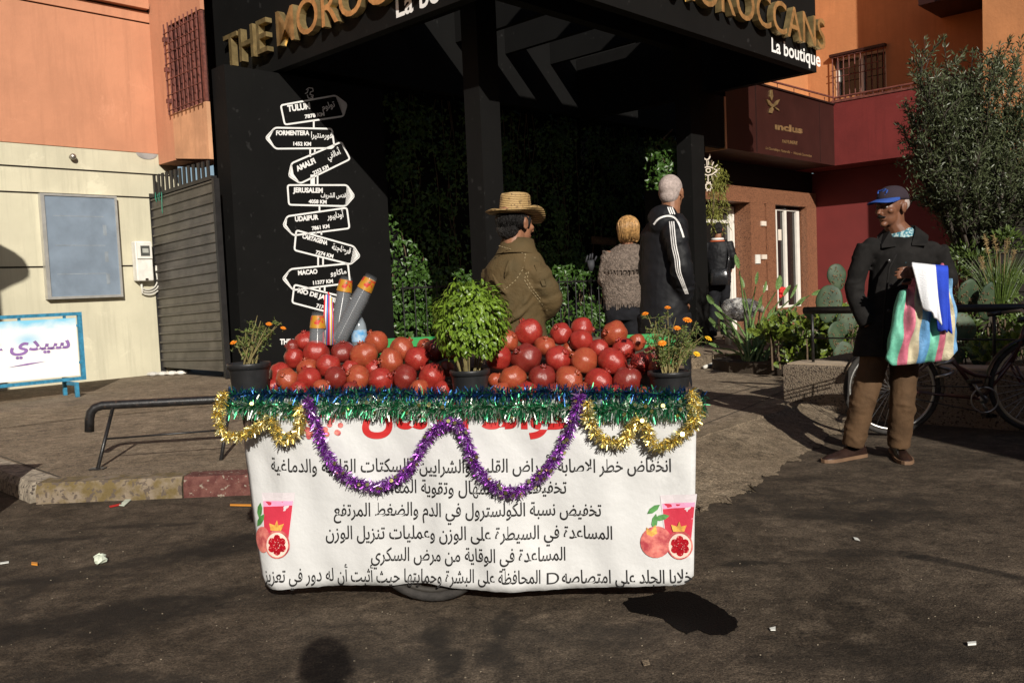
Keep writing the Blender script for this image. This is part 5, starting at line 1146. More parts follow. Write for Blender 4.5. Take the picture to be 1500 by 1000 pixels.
def drape(name, outline, dd, m, label, cat):
    """a cloth folded over the forearm: front fall, over the top, short fall behind"""
    mb = MB(); n = 18; rows = []
    for k in range(n + 1):
        ty = k / n; r_ = []
        for i in range(13):
            s_ = i / 12; (x0, y0), (x1, y1), (x2, y2), (x3, y3) = outline; xa, ya = x0 + (x1 - x0) * s_, y0 + (y1 - y0) * s_; xb_, yb = x3 + (x2 - x3) * s_, y3 + (y2 - y3) * s_
            yb += 1.8 * sin(s_ * 14) ; p = D(xa + (xb_ - xa) * ty, ya + (yb - ya) * ty, dd); r_.append(p + V((0, .012 * sin(s_ * 8 + ty * 2) * (.3 + ty) - .012, 0)))
        rows.append(r_)
    ev = lambda p: (p - EY) * (1 / p.y)
    over = [[p + ev(p) * .05 + Z * .012 for p in rows[0]], [p + ev(p) * .11 + Z * .0 for p in rows[0]], [p + ev(p) * .13 - Z * .08 for p in rows[0]]]
    rows = over[::-1] + rows; mb.loft(rows, False, closed=False); o = obj(name, mb, m, None, True); md = o.modifiers.new('s', 'SOLIDIFY'); md.thickness = .008
    return tag(o, label, cat)
drape('folded_cloth', ((1364, 392), (1387, 394), (1393, 487), (1374, 483)), bd - .10, M['bcloth'], 'royal blue cloth folded over the capped man\'s forearm under the white towel', 'cloth')
drape('towel', ((1334, 389), (1369, 393), (1378, 474), (1352, 450)), bd - .125, M['towel'], 'white towel draped over the capped man\'s forearm above the bag', 'towel')

# ---- seller in the straw hat
t = thing('person', 'fruit seller in straw hat and olive jacket seen from behind the cart', 'person', V((D(757, 500, 4.6).x, 4.6, ZS)), 'people in the street')
d0 = 4.62; f_ = V((.72, .69, -.05)); hc = D(756, 327, d0); fb = V((.42, .91, 0)).normalized(); sd = V((fb.y, -fb.x, 0))
nk = D(757, 365, d0); ch = D(755, 405, d0); wa_ = D(757, 470, d0 + .02); pe = wa_ - Z * .22
sh_r, el_r, wr_r = D(785, 396, d0 - .08), D(806, 441, d0 - .04), D(782, 468, d0 + .08); sh_l, el_l, wr_l = D(724, 396, d0 + .08), D(716, 465, d0 + .16), D(735, 480, d0 + .34)
mb = MB(); l, f, u = head(mb, hc, f_); neck(mb, hc, l, f, u, nk)
eloft(mb, [(nk, .09, .06), (ch, .15, .09), (wa_, .13, .09), (pe, .14, .1)], sd, fb); limb(mb, [sh_r, el_r, wr_r], [.05, .04, .028]); limb(mb, [sh_l, el_l, wr_l], [.05, .04, .028])
hp = [pe + sd * k * .09 for k in (-1, 1)]; fp = [V((p.x, p.y, ZS + .08)) + fb * .02 for p in hp]
for k in (0, 1): limb(mb, [hp[k], (hp[k] + fp[k]) / 2 + fb * .03, fp[k]], [.075, .055, .04])
hand(mb, wr_r, D(771, 461, d0 + .1) - wr_r, (-.3, .9, 0), .17, .5, -1); hand(mb, wr_l, V((.7, .2, -.3)), (.3, .9, 0), .17, .5, 1); bodyobj(t, M['skin_m'], mb, .0055)
mb = MB(); Mx = Matrix((l, f, u)).transposed(); mb.ell(hc + f * -.022 + u * .014, (.08, .097, .075), Mx, 20, 14); mb.ell(hc + f * -.06 + u * -.03, (.066, .055, .06), Mx, 18, 12); mb.tube([hc + f * .01 + u * .02 + l * -.075, hc + f * .012 + u * -.02 + l * -.075], .012, 8)
o = obj('hair', mb, M['hair_b'], t); refine(o, .006, 3, [(.006, .012)])
strands(o, M['hair_b'], hc - u * .02, l, f, u, 330, (.083, .1, .078), .04, .0028, .2, .004)
def strawmat():
    m, nt, bs = nodes('plaited_straw'); co = N(nt, 'ShaderNodeTexCoord').outputs['Object']
    wv = N(nt, 'ShaderNodeTexWave', wave_type='BANDS', bands_direction='Z', i={'Scale': 34, 'Distortion': 1.2, 'Detail': 2, 'Detail Scale': 3}); nt.links.new(co, wv.inputs['Vector'])
    k = mix(nt, wv.outputs['Fac'], (.17, .095, .035, 1), (.46, .31, .13, 1)); k = mix(nt, ramp(nt, noise(nt, co, 70, 3), .56, .66), k, (.1, .06, .025, 1)); nt.links.new(k, bs.inputs['Base Color']); bs.inputs['Roughness'].default_value = .65
    bumpn(nt, bs, wv.outputs['Fac'], .7, .004); return m
M['straw'] = strawmat(); hb = hc + u * .05 + f * -.004; n = 36; rows = []
for r, z, e in ((.001, .105, 0), (.05, .107, 0), (.078, .104, 0), (.087, .095, 0), (.089, .08, 0), (.094, .04, 0), (.099, .006, 0), (.103, -.002, 0), (.13, -.004, .4), (.158, .0, .8), (.176, .006, 1), (.178, .002, 1), (.158, -.006, .8), (.13, -.010, .4), (.1, -.008, 0)):
    ring = []
    for j in range(n):
        a = 2 * pi * j / n; dx, dy = cos(a), sin(a); cu = e * (.030 * dx * dx - .028 * max(0, dy) - .006 + .01 * sin(3 * a)); dent = -.018 * math.exp(-((dx) / .25) ** 2) if z > .09 and r < .08 else 0
        ring.append(hb + l * r * .8 * dx + f * r * .96 * dy + u * (z + cu + dent) + rv() * .0012)
    rows.append(ring)
obj('straw_hat', MB().loft(rows, False), M['straw'], t, True)
mb = MB(); eloft(mb, [(nk + Z * .01, .085, .075), (nk - Z * .03, .13, .095), (ch + Z * .05, .17, .12), (ch - Z * .04, .17, .13), (wa_ + Z * .02, .155, .13), (wa_ - Z * .13, .16, .135)], sd, fb, 26)
limb(mb, [sh_r, el_r, wr_r], [.07, .066, .048], 16, .05); limb(mb, [sh_l, el_l, wr_l], [.07, .066, .048], 16, .05, 1); mb.ell(sh_r - sd * .02 - Z * .01, .07); mb.ell(sh_l + sd * .02 - Z * .01, .07)
folds(mb, [sh_r, el_r, wr_r], [.07, .066, .048], 18, (.1, .97), .010); folds(mb, [sh_l, el_l, wr_l], [.07, .066, .048], 10, (.1, .97), .010)
for x0, y0, x1, y1 in ((786, 402, 762, 440), (788, 412, 750, 462), (720, 400, 742, 432), (716, 425, 748, 462), (782, 440, 735, 478), (745, 380, 738, 408), (768, 380, 772, 402)):
    p, q = D(x0, y0, d0 - .115), D(x1, y1, d0 - .125); mb.tube([p, p.lerp(q, .5) - V((0, .012, .012)), q], [.004, .013, .004], 7)
jk = garment('jacket', t, M['c_olive'], mb, .008, 4, [(.004, .03), (.018, .14)])
mb = MB(); rows = []
for z, w_, o_ in ((-.025, .105, .0), (.01, .085, -.004), (.045, .078, -.012), (.049, .087, -.014), (.008, .098, -.006), (-.03, .118, 0)): rows.append([nk + Z * (z + .012 * cos(a)) + sd * w_ * sin(a) - fb * (w_ * .88 * cos(a) + o_) for a in [-2.2 + 4.4 * j / 24 for j in range(25)]])
mb.loft(rows, False, closed=False); c_ = obj('collar', mb, M['c_olive'], jk, True)
M['stitch'] = mat('pale_stitching', (.26, .2, .11), .9)
mb = MB(); yk = -fb
def seam(pts, dash=.008):
    for a, b in zip(pts, pts[1:]):
        k = max(1, int((b - a).length / dash / 2))
        for i in range(k): mb.tube([a.lerp(b, i / k), a.lerp(b, (i + .55) / k)], .0023, 4)
tree_ = None
def onto(o, x, y, lift=.002):
    """point of a garment's surface along the line through picture point x, y, lifted off it"""
    r = ray(x, y).normalized(); lo = o.matrix_world.translation if False else WL[o.name]
    ok, loc, no, _ = o.ray_cast(EY - lo, r); return (loc + lo + no * lift) if ok else D(x, y, d0 - .15)
seam([onto(jk, x, y) for x, y in ((770, 372), (766, 395), (756, 410), (740, 424), (722, 432))]); seam([onto(jk, x, y) for x, y in ((771, 399), (768, 410), (777, 425), (790, 440), (803, 456))]); seam([onto(jk, x, y) for x, y in ((774, 398), (772, 409), (781, 424), (793, 439))]); seam([onto(jk, x, y) for x, y in ((731, 360), (750, 366), (768, 372), (786, 379))])
obj('seam', mb, M['stitch'], jk)
ep = [onto(jk, x, y, .006) for x, y in ((783, 388), (790, 385), (799, 413), (800, 419), (795, 419))]; obj('shoulder_tab', MB().prism(ep, -fb * .006), M['c_olive'], jk)
mb = MB()
for k in (0, 1): limb(mb, [hp[k] + Z * .05, (hp[k] + fp[k]) / 2 + fb * .02, fp[k]], [.105, .085, .075], 14, .02, k)
eloft(mb, [(pe + Z * .12, .15, .12), (pe - Z * .04, .16, .13)], sd, fb); garment('trousers', t, M['c_dark'], mb, .012, 3)
for k in (0, 1): q = V((fp[k].x, fp[k].y, ZS)); shoe(t, q - fb * .09, q + fb * .19, M['leather'], .045, .09)

# ---- grey-haired man in the black sports coat
t = thing('person', 'grey haired man in long black sports coat with white sleeve stripes, back turned', 'person', V((D(978, 400, 6.1).x, 6.1, ZS)), 'people in the street')
d0 = 6.1; f_ = V((.55, .83, -.03)); hc = D(984, 283, d0); fb = V((.62, .78, 0)).normalized(); sd = V((fb.y, -fb.x, 0))
nk = D(979, 318, d0); ch = D(974, 360, d0); wa_ = D(972, 420, d0); pe = D(972, 470, d0)
sh_r, el_r, wr_r = D(990, 338, d0 - .17), D(999, 395, d0 - .21), D(1004, 438, d0 - .08); sh_l, el_l, wr_l = D(955, 338, d0 + .16), D(950, 400, d0 + .18), D(955, 445, d0 + .2)
mb = MB(); l, f, u = head(mb, hc, f_, 1.0); neck(mb, hc, l, f, u, nk, 1.05, .062); eloft(mb, [(nk, .09, .06), (ch, .16, .1), (wa_, .15, .1), (pe, .15, .11)], sd, fb)
limb(mb, [sh_r, el_r, wr_r], [.05, .04, .03]); limb(mb, [sh_l, el_l, wr_l], [.05, .04, .03]); hp = [pe + sd * k * .09 for k in (-1, 1)]; fp = [V((p.x, p.y, ZS + .08)) for p in hp]
for k in (0, 1): limb(mb, [hp[k], (hp[k] + fp[k]) / 2 + fb * .03, fp[k]], [.08, .06, .045])
hand(mb, wr_r, V((-.4, .5, -.8)), (.3, .5, .1), .15, .5, 1); hand(mb, wr_l, V((.3, .3, -1)), (.3, .5, .1), .17, .5, 1); bodyobj(t, M['skin_m'], mb, .006)
mb = MB(); Mx = Matrix((l, f, u)).transposed(); mb.ell(hc + f * -.022 + u * .034, (.079, .099, .092), Mx, 22, 16); mb.ell(hc + f * -.05 + u * -.02, (.066, .062, .06), Mx, 18, 12); o = obj('hair', mb, M['hair_g'], t); refine(o, .006, 4)
mb = MB(); eloft(mb, [(nk + Z * .02, .10, .09), (nk - Z * .03, .14, .11), (ch + Z * .08, .17, .125), (ch, .165, .13), (wa_, .17, .135), (pe, .175, .14), (pe - Z * .1, .175, .14)], sd, fb, 26)
limb(mb, [sh_r, el_r, wr_r], [.078, .074, .06], 16, .045); limb(mb, [sh_l, el_l, wr_l], [.078, .074, .06], 16, .045, 1); mb.ell(sh_r - sd * .02 - Z * .01, .08); mb.ell(sh_l + sd * .02 - Z * .01, .08)
folds(mb, [sh_r, el_r, wr_r], [.078, .074, .06], 18, (.1, .97), .011)
mb.ell(nk - fb * .085 + Z * .0, (.11, .075, .08), Matrix((sd, fb, Z)).transposed()); mb.ell(nk - fb * .12 - Z * .05, (.085, .05, .075), Matrix((sd, fb, Z)).transposed())
co_ = garment('coat', t, M['c_navy'], mb, .009, 5, [(.004, .04), (.016, .16)])
def ribbon(par, m, pts, w_, name='stripe', lift=.004):
    dense = curve(pts, 6); mb = MB(); q = []
    for i, (x, y) in enumerate(dense):
        x1, y1 = dense[min(i + 1, len(dense) - 1)]; x0, y0 = dense[max(0, i - 1)]; dx, dy = x1 - x0, y1 - y0; L = sqrt(dx * dx + dy * dy) or 1; q.append((onto(par, x - dy / L * w_ / 2, y + dx / L * w_ / 2, lift), onto(par, x + dy / L * w_ / 2, y - dx / L * w_ / 2, lift)))
    n_ = len(q); mb.add([a for a, _ in q] + [b for _, b in q], [(i, i + 1, n_ + i + 1, n_ + i) for i in range(n_ - 1)]); return obj(name, mb, m, par)
bpy.context.view_layer.update()
for o_ in (-3.6, 0, 3.6): ribbon(co_, M['c_white'], [(984 + o_ * .8, 325), (986 + o_ * .8, 345), (988 + o_ * .8, 362), (992 + o_ * .8, 380), (994 + o_ * .75, 397), (1000 + o_ * .6, 414), (1006 + o_ * .5, 430)], 1.5)
ribbon(co_, M['c_white'], [(958, 329), (965, 321), (976, 316.5), (986, 318), (993, 326), (998, 338), (1001, 348)], 2.6, 'yoke_band')
for o_ in (-3, 0, 3): ribbon(co_, M['c_white'], [(981 + o_, 304), (985 + o_, 314)], 1.6)
mb = MB()
for k in (0, 1): limb(mb, [hp[k] + Z * .05, (hp[k] + fp[k]) / 2 + fb * .02, fp[k]], [.11, .09, .08], 14, .02, k)
garment('trousers', t, M['c_dark'], mb, .012, 3)
for k in (0, 1): q = V((fp[k].x, fp[k].y, ZS)); shoe(t, q - fb * .09, q + fb * .2, M['leather'], .05, .09)

# ---- woman in the knitted shawl
t = thing('person', 'blond woman in grey brown knitted shawl seen from behind', 'person', V((D(915, 400, 8.3).x, 8.3, ZS)), 'people in the street')
d0 = 8.3; f_ = V((.35, .93, -.02)); hc = D(921, 338, d0); fb = V((.2, .98, 0)).normalized(); sd = V((fb.y, -fb.x, 0)); nk = D(919, 362, d0); ch = D(915, 390, d0); wa_ = D(913, 430, d0); pe = D(912, 460, d0)
mb = MB(); l, f, u = head(mb, hc, f_, .97); neck(mb, hc, l, f, u, nk, .95, .05); eloft(mb, [(nk, .08, .055), (ch, .14, .09), (wa_, .12, .085), (pe, .15, .1)], sd, fb)
hp = [pe + sd * k * .08 for k in (-1, 1)]; fp = [V((p.x, p.y, ZS + .08)) for p in hp]
for k in (0, 1): limb(mb, [hp[k], (hp[k] + fp[k]) / 2 + fb * .02, fp[k]], [.08, .055, .04])
for k in (-1, 1): a = nk + sd * k * .16 - Z * .03; e = a + sd * k * .06 - Z * .26; w_ = e + fb * .16 - sd * k * .05 + Z * .03; limb(mb, [a, e, w_], [.045, .038, .026]); hand(mb, w_, fb + Z * -.2, (-k, .2, 0), .16, .5, k)
bodyobj(t, M['skin_m'], mb, .008)
mb = MB(); Mx = Matrix((l, f, u)).transposed(); mb.ell(hc + f * -.02 + u * .03, (.092, .108, .1), Mx, 20, 14); mb.ell(hc + f * -.035 + u * -.045, (.094, .075, .075), Mx, 20, 14); mb.ell(hc + l * .07 + u * -.05, (.03, .05, .07), Mx); mb.ell(hc - l * .07 + u * -.05, (.03, .05, .07), Mx)
o = obj('hair', mb, M['hair_y'], t); refine(o, .008, 3, [(.008, .03)])
strands(o, M['hair_y'], hc, l, f, u, 420, (.101, .115, .108), .115, .0042)
mb = MB(); eloft(mb, [(nk + Z * .03, .08, .07), (nk - Z * .03, .15, .1), (nk - Z * .09, .2, .12), (ch, .215, .14), (ch - Z * .14, .215, .14), (wa_, .2, .135), (wa_ - Z * .1, .19, .13)], sd, fb, 26)
for k in (-1, 1): a = nk + sd * k * .16 - Z * .04; e = a + sd * k * .06 - Z * .25; limb(mb, [a, e, e + fb * .15 + Z * .02], [.075, .075, .06], 14, .04, k)
sw_ = garment('shawl', t, M['c_knit'], mb, .009, 4, [(.018, .03), (.024, .14)])
mb = MB(); rows = []
for z, w_ in ((.02, .1), (-.04, .19), (-.1, .235), (-.17, .25)): rows.append([nk + Z * (z - .05 * max(0, cos(a)) * (w_ / .25)) + sd * w_ * sin(a) - fb * w_ * .66 * cos(a) + rv() * .004 for a in [-1.9 + 3.8 * j / 26 for j in range(27)]])
mb.loft(rows, False, closed=False)
for p in rows[-1]: 
    for k in range(2): mb.tube([p, p + V((rnd(-.012, .012), rnd(-.012, .012), -.03))], .004, 4)
obj('shawl_flap', mb, M['c_knit'], sw_, True)
mb = MB()   # hem fringe
for k in range(60): a = 2 * pi * k / 60; p = wa_ - Z * .09 + sd * .185 * cos(a) + fb * .125 * sin(a); mb.tube([p, p + V((rnd(-.01, .01), rnd(-.01, .01), -rnd(.03, .06)))], .006, 4)
obj('fringe', mb, M['c_knit'], sw_)
mb = MB()
for k in (0, 1): limb(mb, [hp[k] + Z * .12, (hp[k] + fp[k]) / 2 + fb * .01, fp[k]], [.1, .07, .055], 14, .015, k)
eloft(mb, [(pe + Z * .16, .15, .115), (pe, .175, .13), (pe - Z * .06, .16, .12)], sd, fb)
garment('trousers', t, M['c_dark'], mb, .012, 3)
for k in (0, 1): q = V((fp[k].x, fp[k].y, ZS)); shoe(t, q - fb * .08, q + fb * .17, M['leather'], .042, .08)

# ---- person in black beyond the right column
fx = G(1053, 497, ZS); d0 = fx.y
t = thing('person', 'person in black jacket with white and orange collar walking beyond the right column', 'person', fx, 'people in the street')
f_ = V((.25, .97, -.05)); fb = V((.25, .97, 0)).normalized(); sd = V((fb.y, -fb.x, 0)); hc = D(1052, 336, d0); nk = D(1051, 351, d0); ch = D(1052, 368, d0); wa_ = D(1053, 395, d0); pe = D(1054, 415, d0)
mb = MB(); l, f, u = head(mb, hc, f_, 1); neck(mb, hc, l, f, u, nk); eloft(mb, [(nk, .09, .06), (ch, .16, .1), (wa_, .14, .1), (pe, .15, .1)], sd, fb)
arms = [(nk + sd * k * .18 - Z * .05, nk + sd * k * .25 - Z * .3, nk + sd * k * .22 - Z * .5 + fb * .15) for k in (-1, 1)]
for a in arms: limb(mb, a, [.05, .04, .03])
for k in (-1, 1): hand(mb, arms[(k + 1) // 2][2], fb * .6 - Z, (-k, .2, 0), .17, .5, k)
hp = [pe + sd * k * .09 for k in (-1, 1)]; fp = [V((fx.x, fx.y, ZS + .08)) + sd * k * .1 + fb * k * .12 for k in (-1, 1)]
for k in (0, 1): limb(mb, [hp[k], (hp[k] + fp[k]) / 2 + fb * .04, fp[k]], [.08, .06, .045])
bodyobj(t, M['skin_m'], mb, .009)
mb = MB().ell(hc + f * -.02 + u * .03, (.083, .104, .098), Matrix((l, f, u)).transposed()); mb.ell(hc + f * -.05 - u * .03, (.07, .06, .06), Matrix((l, f, u)).transposed()); obj('hair', mb, M['hair_b'], t, True)
mb = MB(); eloft(mb, [(nk, .1, .08), (nk - Z * .05, .19, .11), (ch, .22, .14), (wa_, .2, .14), (pe, .21, .15)], sd, fb)
for a in arms: limb(mb, a, [.08, .075, .06], 14, .03)
jk2 = garment('jacket', t, M['c_navy'], mb, .013, 4)
mb = MB().tube([nk + sd * .085 * cos(a) * 1.1 - fb * (.085 * sin(a) * 1.1 + .01) + Z * .005 for a in [pi * j / 12 for j in range(13)]], .022, 8); obj('collar', mb, M['c_white'], jk2, True)
mb = MB().tube([nk + sd * .13 * cos(a) - fb * (.115 * sin(a) + .0) - Z * .03 for a in [pi * j / 12 for j in range(13)]], .011, 8); obj('collar_trim', mb, mat('orange_trim', (.5, .11, .04), .6), jk2, True)
mb = MB()
for k in (0, 1): limb(mb, [hp[k] + Z * .05, (hp[k] + fp[k]) / 2 + fb * .03, fp[k]], [.11, .085, .075], 14, .02, k)
garment('trousers', t, M['c_dark'], mb, .014, 3)
for k in (0, 1): q = V((fp[k].x, fp[k].y, ZS)); shoe(t, q - fb * .09, q + fb * .19, M['leather'], .048, .09)
bgk = thing('shoulder_bag', 'glossy black bag slung on the back of the person beyond the column', 'bag', D(1054, 418, d0 - .22))
c_ = D(1054, 405, d0 - .22); mb = MB(); rows = []
for z, w_, dd in ((-.15, .13, .05), (-.14, .16, .07), (0, .165, .08), (.12, .15, .06), (.14, .12, .04)): rows.append([c_ + Z * z + sd * w_ * (abs(cos(a)) ** .5 * (1 if cos(a) > 0 else -1)) + fb * dd * (abs(sin(a)) ** .6 * (1 if sin(a) > 0 else -1)) for a in [2 * pi * j / 24 for j in range(24)]])
mb.loft(rows); M['gloss'] = mat('glossy_black_leather', (.012, .012, .013), .22, bump=.5, bscale=18, spec=.7); obj('pouch', mb, M['gloss'], bgk, True)
obj('strap', MB().tube([c_ + sd * .15 + Z * .1, c_ + sd * .17 + fb * .08 + Z * .35, nk + sd * .15 + Z * -.01, nk + sd * .05 + fb * .15 - Z * .1], .012, 6), M['gloss'], bgk, True)

# ---- the photographer, standing behind the camera; only the shadow shows
t = thing('person', 'photographer whose shadow falls on the asphalt in front of the cart', 'person', (.12, -.32, 0))
M['c_grey'] = cloth('grey_jacket', (.1, .1, .11)); fb = V((-.1, 1, 0)).normalized(); sd = V((fb.y, -fb.x, 0)); o0 = V((.10, -.36, 0)); hc = o0 + Z * 1.55 + fb * .03
mb = MB(); l, f, u = head(mb, hc, fb + V((0, 0, -.3)), 1); nk = o0 + Z * 1.40; neck(mb, hc, l, f, u, nk); eloft(mb, [(nk, .09, .06), (o0 + Z * 1.2, .15, .1), (o0 + Z * 1.0, .14, .1), (o0 + Z * .85, .16, .11)], sd, fb)
arms = [(nk + sd * k * .18 - Z * .06, nk + sd * k * .26 - Z * .34, o0 + Z * 1.12 + fb * .2 + sd * k * .11) for k in (-1, 1)]
for i, a in enumerate(arms): limb(mb, a, [.05, .04, .03]); hand(mb, a[2], fb * .5 + sd * (1 if i == 0 else -1) * .4 + Z * .3, (0, .6, .3), .16, .8, 1 if i else -1)
hp = [o0 + sd * k * .09 + Z * .83 for k in (-1, 1)]; fp = [o0 + sd * k * .13 + Z * .08 for k in (-1, 1)]
for k in (0, 1): limb(mb, [hp[k], (hp[k] + fp[k]) / 2, fp[k]], [.08, .06, .045])
bodyobj(t, M['skin_m'], mb, .009); obj('hair', MB().ell(hc + f * -.02 + u * .03, (.083, .104, .098), Matrix((l, f, u)).transposed()), M['hair_b'], t, True)
mb = MB(); eloft(mb, [(nk, .1, .08), (nk - Z * .05, .18, .11), (o0 + Z * 1.2, .2, .13), (o0 + Z * 1.0, .19, .13), (o0 + Z * .8, .2, .14)], sd, fb)
for a in arms: limb(mb, a, [.08, .07, .05], 14, .03)
garment('jacket', t, M['c_grey'], mb, .013, 4); mb = MB()
for k in (0, 1): limb(mb, [hp[k] + Z * .03, (hp[k] + fp[k]) / 2, fp[k]], [.11, .085, .075], 14)
garment('trousers', t, M['c_dark'], mb, .014, 3)
for k in (0, 1): q = V((fp[k].x, fp[k].y, 0)); shoe(t, q - fb * .09, q + fb * .19, M['leather'], .048, .09)
# ================================================================ street furniture, planting, bicycle
M['pipe'] = mat('black_painted_pipe', (.012, .011, .011), .38, var=.35, scale=30, bump=.15, bscale=60, speck=((.05, .03, .02), 50, .66))
rl = thing('pipe_railing', 'low bent black pipe railing on the pavement left of the cart', 'railing', G(143, 688, ZS))
yr = 5.98; e0 = D(131, 632, yr); bnd = [D(131, 632, yr), D(131, 614, yr), D(133, 604, yr), D(139, 597, yr + .01), D(150, 593.5, yr + .02), D(180, 592, yr + .04)]
pe_ = D(335, 584.5, yr + .15); q = pe_ - bnd[-1]; bnd += [bnd[-1] + q * k for k in (.5, 1, 1.6, 2.1)]
obj('top_rail', MB().tube(bnd, .031, 16), M['pipe'], rl, True)
pf_ = G(143, 687, ZS); pt = D(165, 598, yr + .02)
obj('post', MB().tube([pf_, pt], .0125, 10), M['pipe'], rl, True); obj('foot_plate', MB().box(pf_.x - .045, pf_.x + .05, pf_.y - .03, pf_.y + .03, ZS + .001, ZS + .009), M['pipe'], rl)
pf2 = pf_ + (pe_ - pt) * 1.02; pf2.z = ZS; pt2 = pt + (pe_ - pt) * 1.02
obj('post', MB().tube([pf2, pt2], .0125, 10), M['pipe'], rl, True); obj('lower_rail', MB().tube([pf_.lerp(pt, .49), pf2.lerp(pt2, .49)], .007, 8), M['pipe'], rl, True)
# planter wall
M['pebble'] = mat('pebbledash', (.30, .235, .165), .95, var=.4, scale=45, bump=1, bscale=75, c2=(.16, .12, .085), lo=.4, hi=.6, speck=((.05, .038, .03), 55, .57), bdist=.03)
M['pebtop'] = mat('planter_coping', (.33, .26, .185), .9, var=.15, scale=8, bump=.3, bscale=60)
def wall_run(p, d, L, th, z0, z1, rough_=.006):
    n = V((d.y, -d.x, 0)); mb = MB(); k = int(L / .12); rings = []
    for i in range(k + 1):
        c = p + d * (L * i / k); rr = lambda: rnd(-rough_, rough_)
        rings.append([c + n * rr() + Z * z0, c + n * rr() + Z * (z0 + (z1 - z0) * .5), c + n * rr() + Z * (z1 - .02), c - n * (.02 + rr()) + Z * (z1 + rr() * .3), c - n * th + Z * z1, c - n * th + Z * z0])
    return mb.loft(rings)
DPW = (-B + A * .0).normalized()
pw = thing('planter_wall', 'low pebbledash planter wall behind the bicycle', 'wall', PW0)
obj('wall', wall_run(PW0, DPW, 6, .3, -.01, .43), M['pebble'], pw); obj('end_wall', wall_run(PW0 - B * .0 + A * 2.9, -A, 2.88, .3, -.01, .425), M['pebble'], pw)
obj('coping', MB().prism([PW0 + DPW * .02 + A * .03 + Z * .431, PW0 + DPW * 5.9 + A * .03 + Z * .431, PW0 + DPW * 5.9 + A * .31 + Z * .431, PW0 + DPW * .02 + A * .31 + Z * .431], Z * .012), M['pebtop'], pw)
# planting bed
bed = [AB(PW0.dot(A) + .3, PW0.dot(B) - .3), AB(PW0.dot(A) + .3, -2), AB(17.5, -2), AB(17.5, 5.6), AB(9.2, 5.6), AB(8.9, 5.2), AB(8.8, 4.4)]
struct(obj('planting_bed', MB().prism([p + Z * (ZS + .001) for p in bed], Z * .12), mat('bed_soil', (.035, .025, .016), .95, bump=.8)))
lk = [G(1030, 540, ZS), G(1046, 534, ZS), G(1090, 535, ZS), G(1148, 545, ZS), G(1200, 552, ZS)]
mb = MB()
for a, b in zip(lk, lk[1:]): n = (b - a).cross(Z).normalized(); mb.prism([a, b, b - n * .14, a - n * .14], Z * .13)
struct(obj('bed_kerb', mb, M['gravel']))
tag(obj('hose', MB().tube([p + (b_ * 0 if False else V((0, -.06, .025))) for p, b_ in zip(lk, lk)], .022, 8), M['cable'], None, True), 'pale hose lying along the kerb of the planting bed', 'hose')
# right pipe railing
yb_ = D(1455, 452, 6.75); rr_ = thing('pipe_railing', 'black pipe railing along the planter behind the bicycle', 'railing', V((yb_.x, yb_.y, .44)))
ln = lambda y: [PLN(A, PW0.dot(A) + .16)(x, y + (1500 - x) * -.012) for x in (1130, 1250, 1400, 1560)]
pl_ = PLN(A, PW0.dot(A) + .16); r1 = [pl_(1178, 459), pl_(1300, 456), pl_(1420, 451.5), pl_(1600, 446)]; r2 = [pl_(1178, 506), pl_(1300, 503), pl_(1420, 497), pl_(1600, 490)]
for p in r1: p.z = r1[2].z
for p in r2: p.z = r2[2].z
obj('top_rail', MB().tube(r1, .031, 14), M['pipe'], rr_, True); obj('lower_rail', MB().tube(r2, .007, 8), M['pipe'], rr_, True)
for x in (1190, 1320, 1456, 1560): a = pl_(x, 470); obj('post', MB().tube([V((a.x, a.y, .44)), V((a.x, a.y, r1[0].z))], .013, 8), M['pipe'], rr_, True)
# bicycle
M['frame'] = mat('maroon_bike_enamel', (.055, .02, .018), .3, var=.35, scale=20, bump=.05, spec=.5); M['chrome'] = mat('worn_chrome', (.42, .41, .39), .4, 1, var=.15); M['mud'] = mat('black_mudguard', (.013, .012, .012), .35, spec=.5); M['cream_t'] = mat('cream_tyre_wall', (.35, .28, .19), .8)
rw, fw_ = D(1306, 570, 6.35), D(1522, 592, 6.2); rw.z = .345; fw_.z = .345
bx = (fw_ - rw); bx.z = 0; WBs = bx.length; bx.normalize(); by = V((-bx.y, bx.x, 0))
bk_ = thing('bicycle', 'old dark red step through bicycle parked against the planter wall', 'bicycle', V(((rw.x + fw_.x) / 2, (rw.y + fw_.y) / 2, 0)))
def bw(x, y, o=0): p = PLN(by, rw.dot(by))(x, y); return p + by * o
R_ = .335
for c, nm in ((rw, 0), (fw_, 1)):
    cir = lambda r: [c + bx * (r * cos(t)) + Z * (r * sin(t)) for t in [2 * pi * k / 56 for k in range(57)]]
    wh = thing.__call__ if False else None
    wo = obj('wheel', MB().tube([c - by * .045, c + by * .045], .022, 14), M['chrome'], bk_, True)
    obj('tyre', MB().tube(cir(R_ - .016), .018, 10, caps=False), M['rubber'], wo, True); obj('rim', MB().tube(cir(R_ - .042), .012, 8, caps=False), M['chrome' if nm == 0 else 'cream_t'], wo, True)
    mb = MB()
    for k in range(32): t = 2 * pi * k / 32; s_ = (.05 if k % 2 else -.05); mb.tube([c + by * (.03 if k % 4 < 2 else -.03) + bx * (.02 * cos(t + s_ * 8)) + Z * (.02 * sin(t + s_ * 8)), c + bx * ((R_ - .045) * cos(t)) + Z * ((R_ - .045) * sin(t))], .0013, 4)
    obj('spokes', mb, M['chrome'], wo)
    a0, a1 = (-.25, 2.75) if nm == 0 else (.35, 3.2)
    mb = MB(); rows = []
    for k in range(30): t = a0 + (a1 - a0) * k / 29; o_ = bx * cos(t) + Z * sin(t); rows.append([c + o_ * (R_ + .012 + .014 * cos(x) ) + by * (.028 * x) for x in (-1.2, -.7, 0, .7, 1.2)])
    mb.loft(rows, False, closed=False); obj('mudguard', mb, M['mud'], bk_, True)
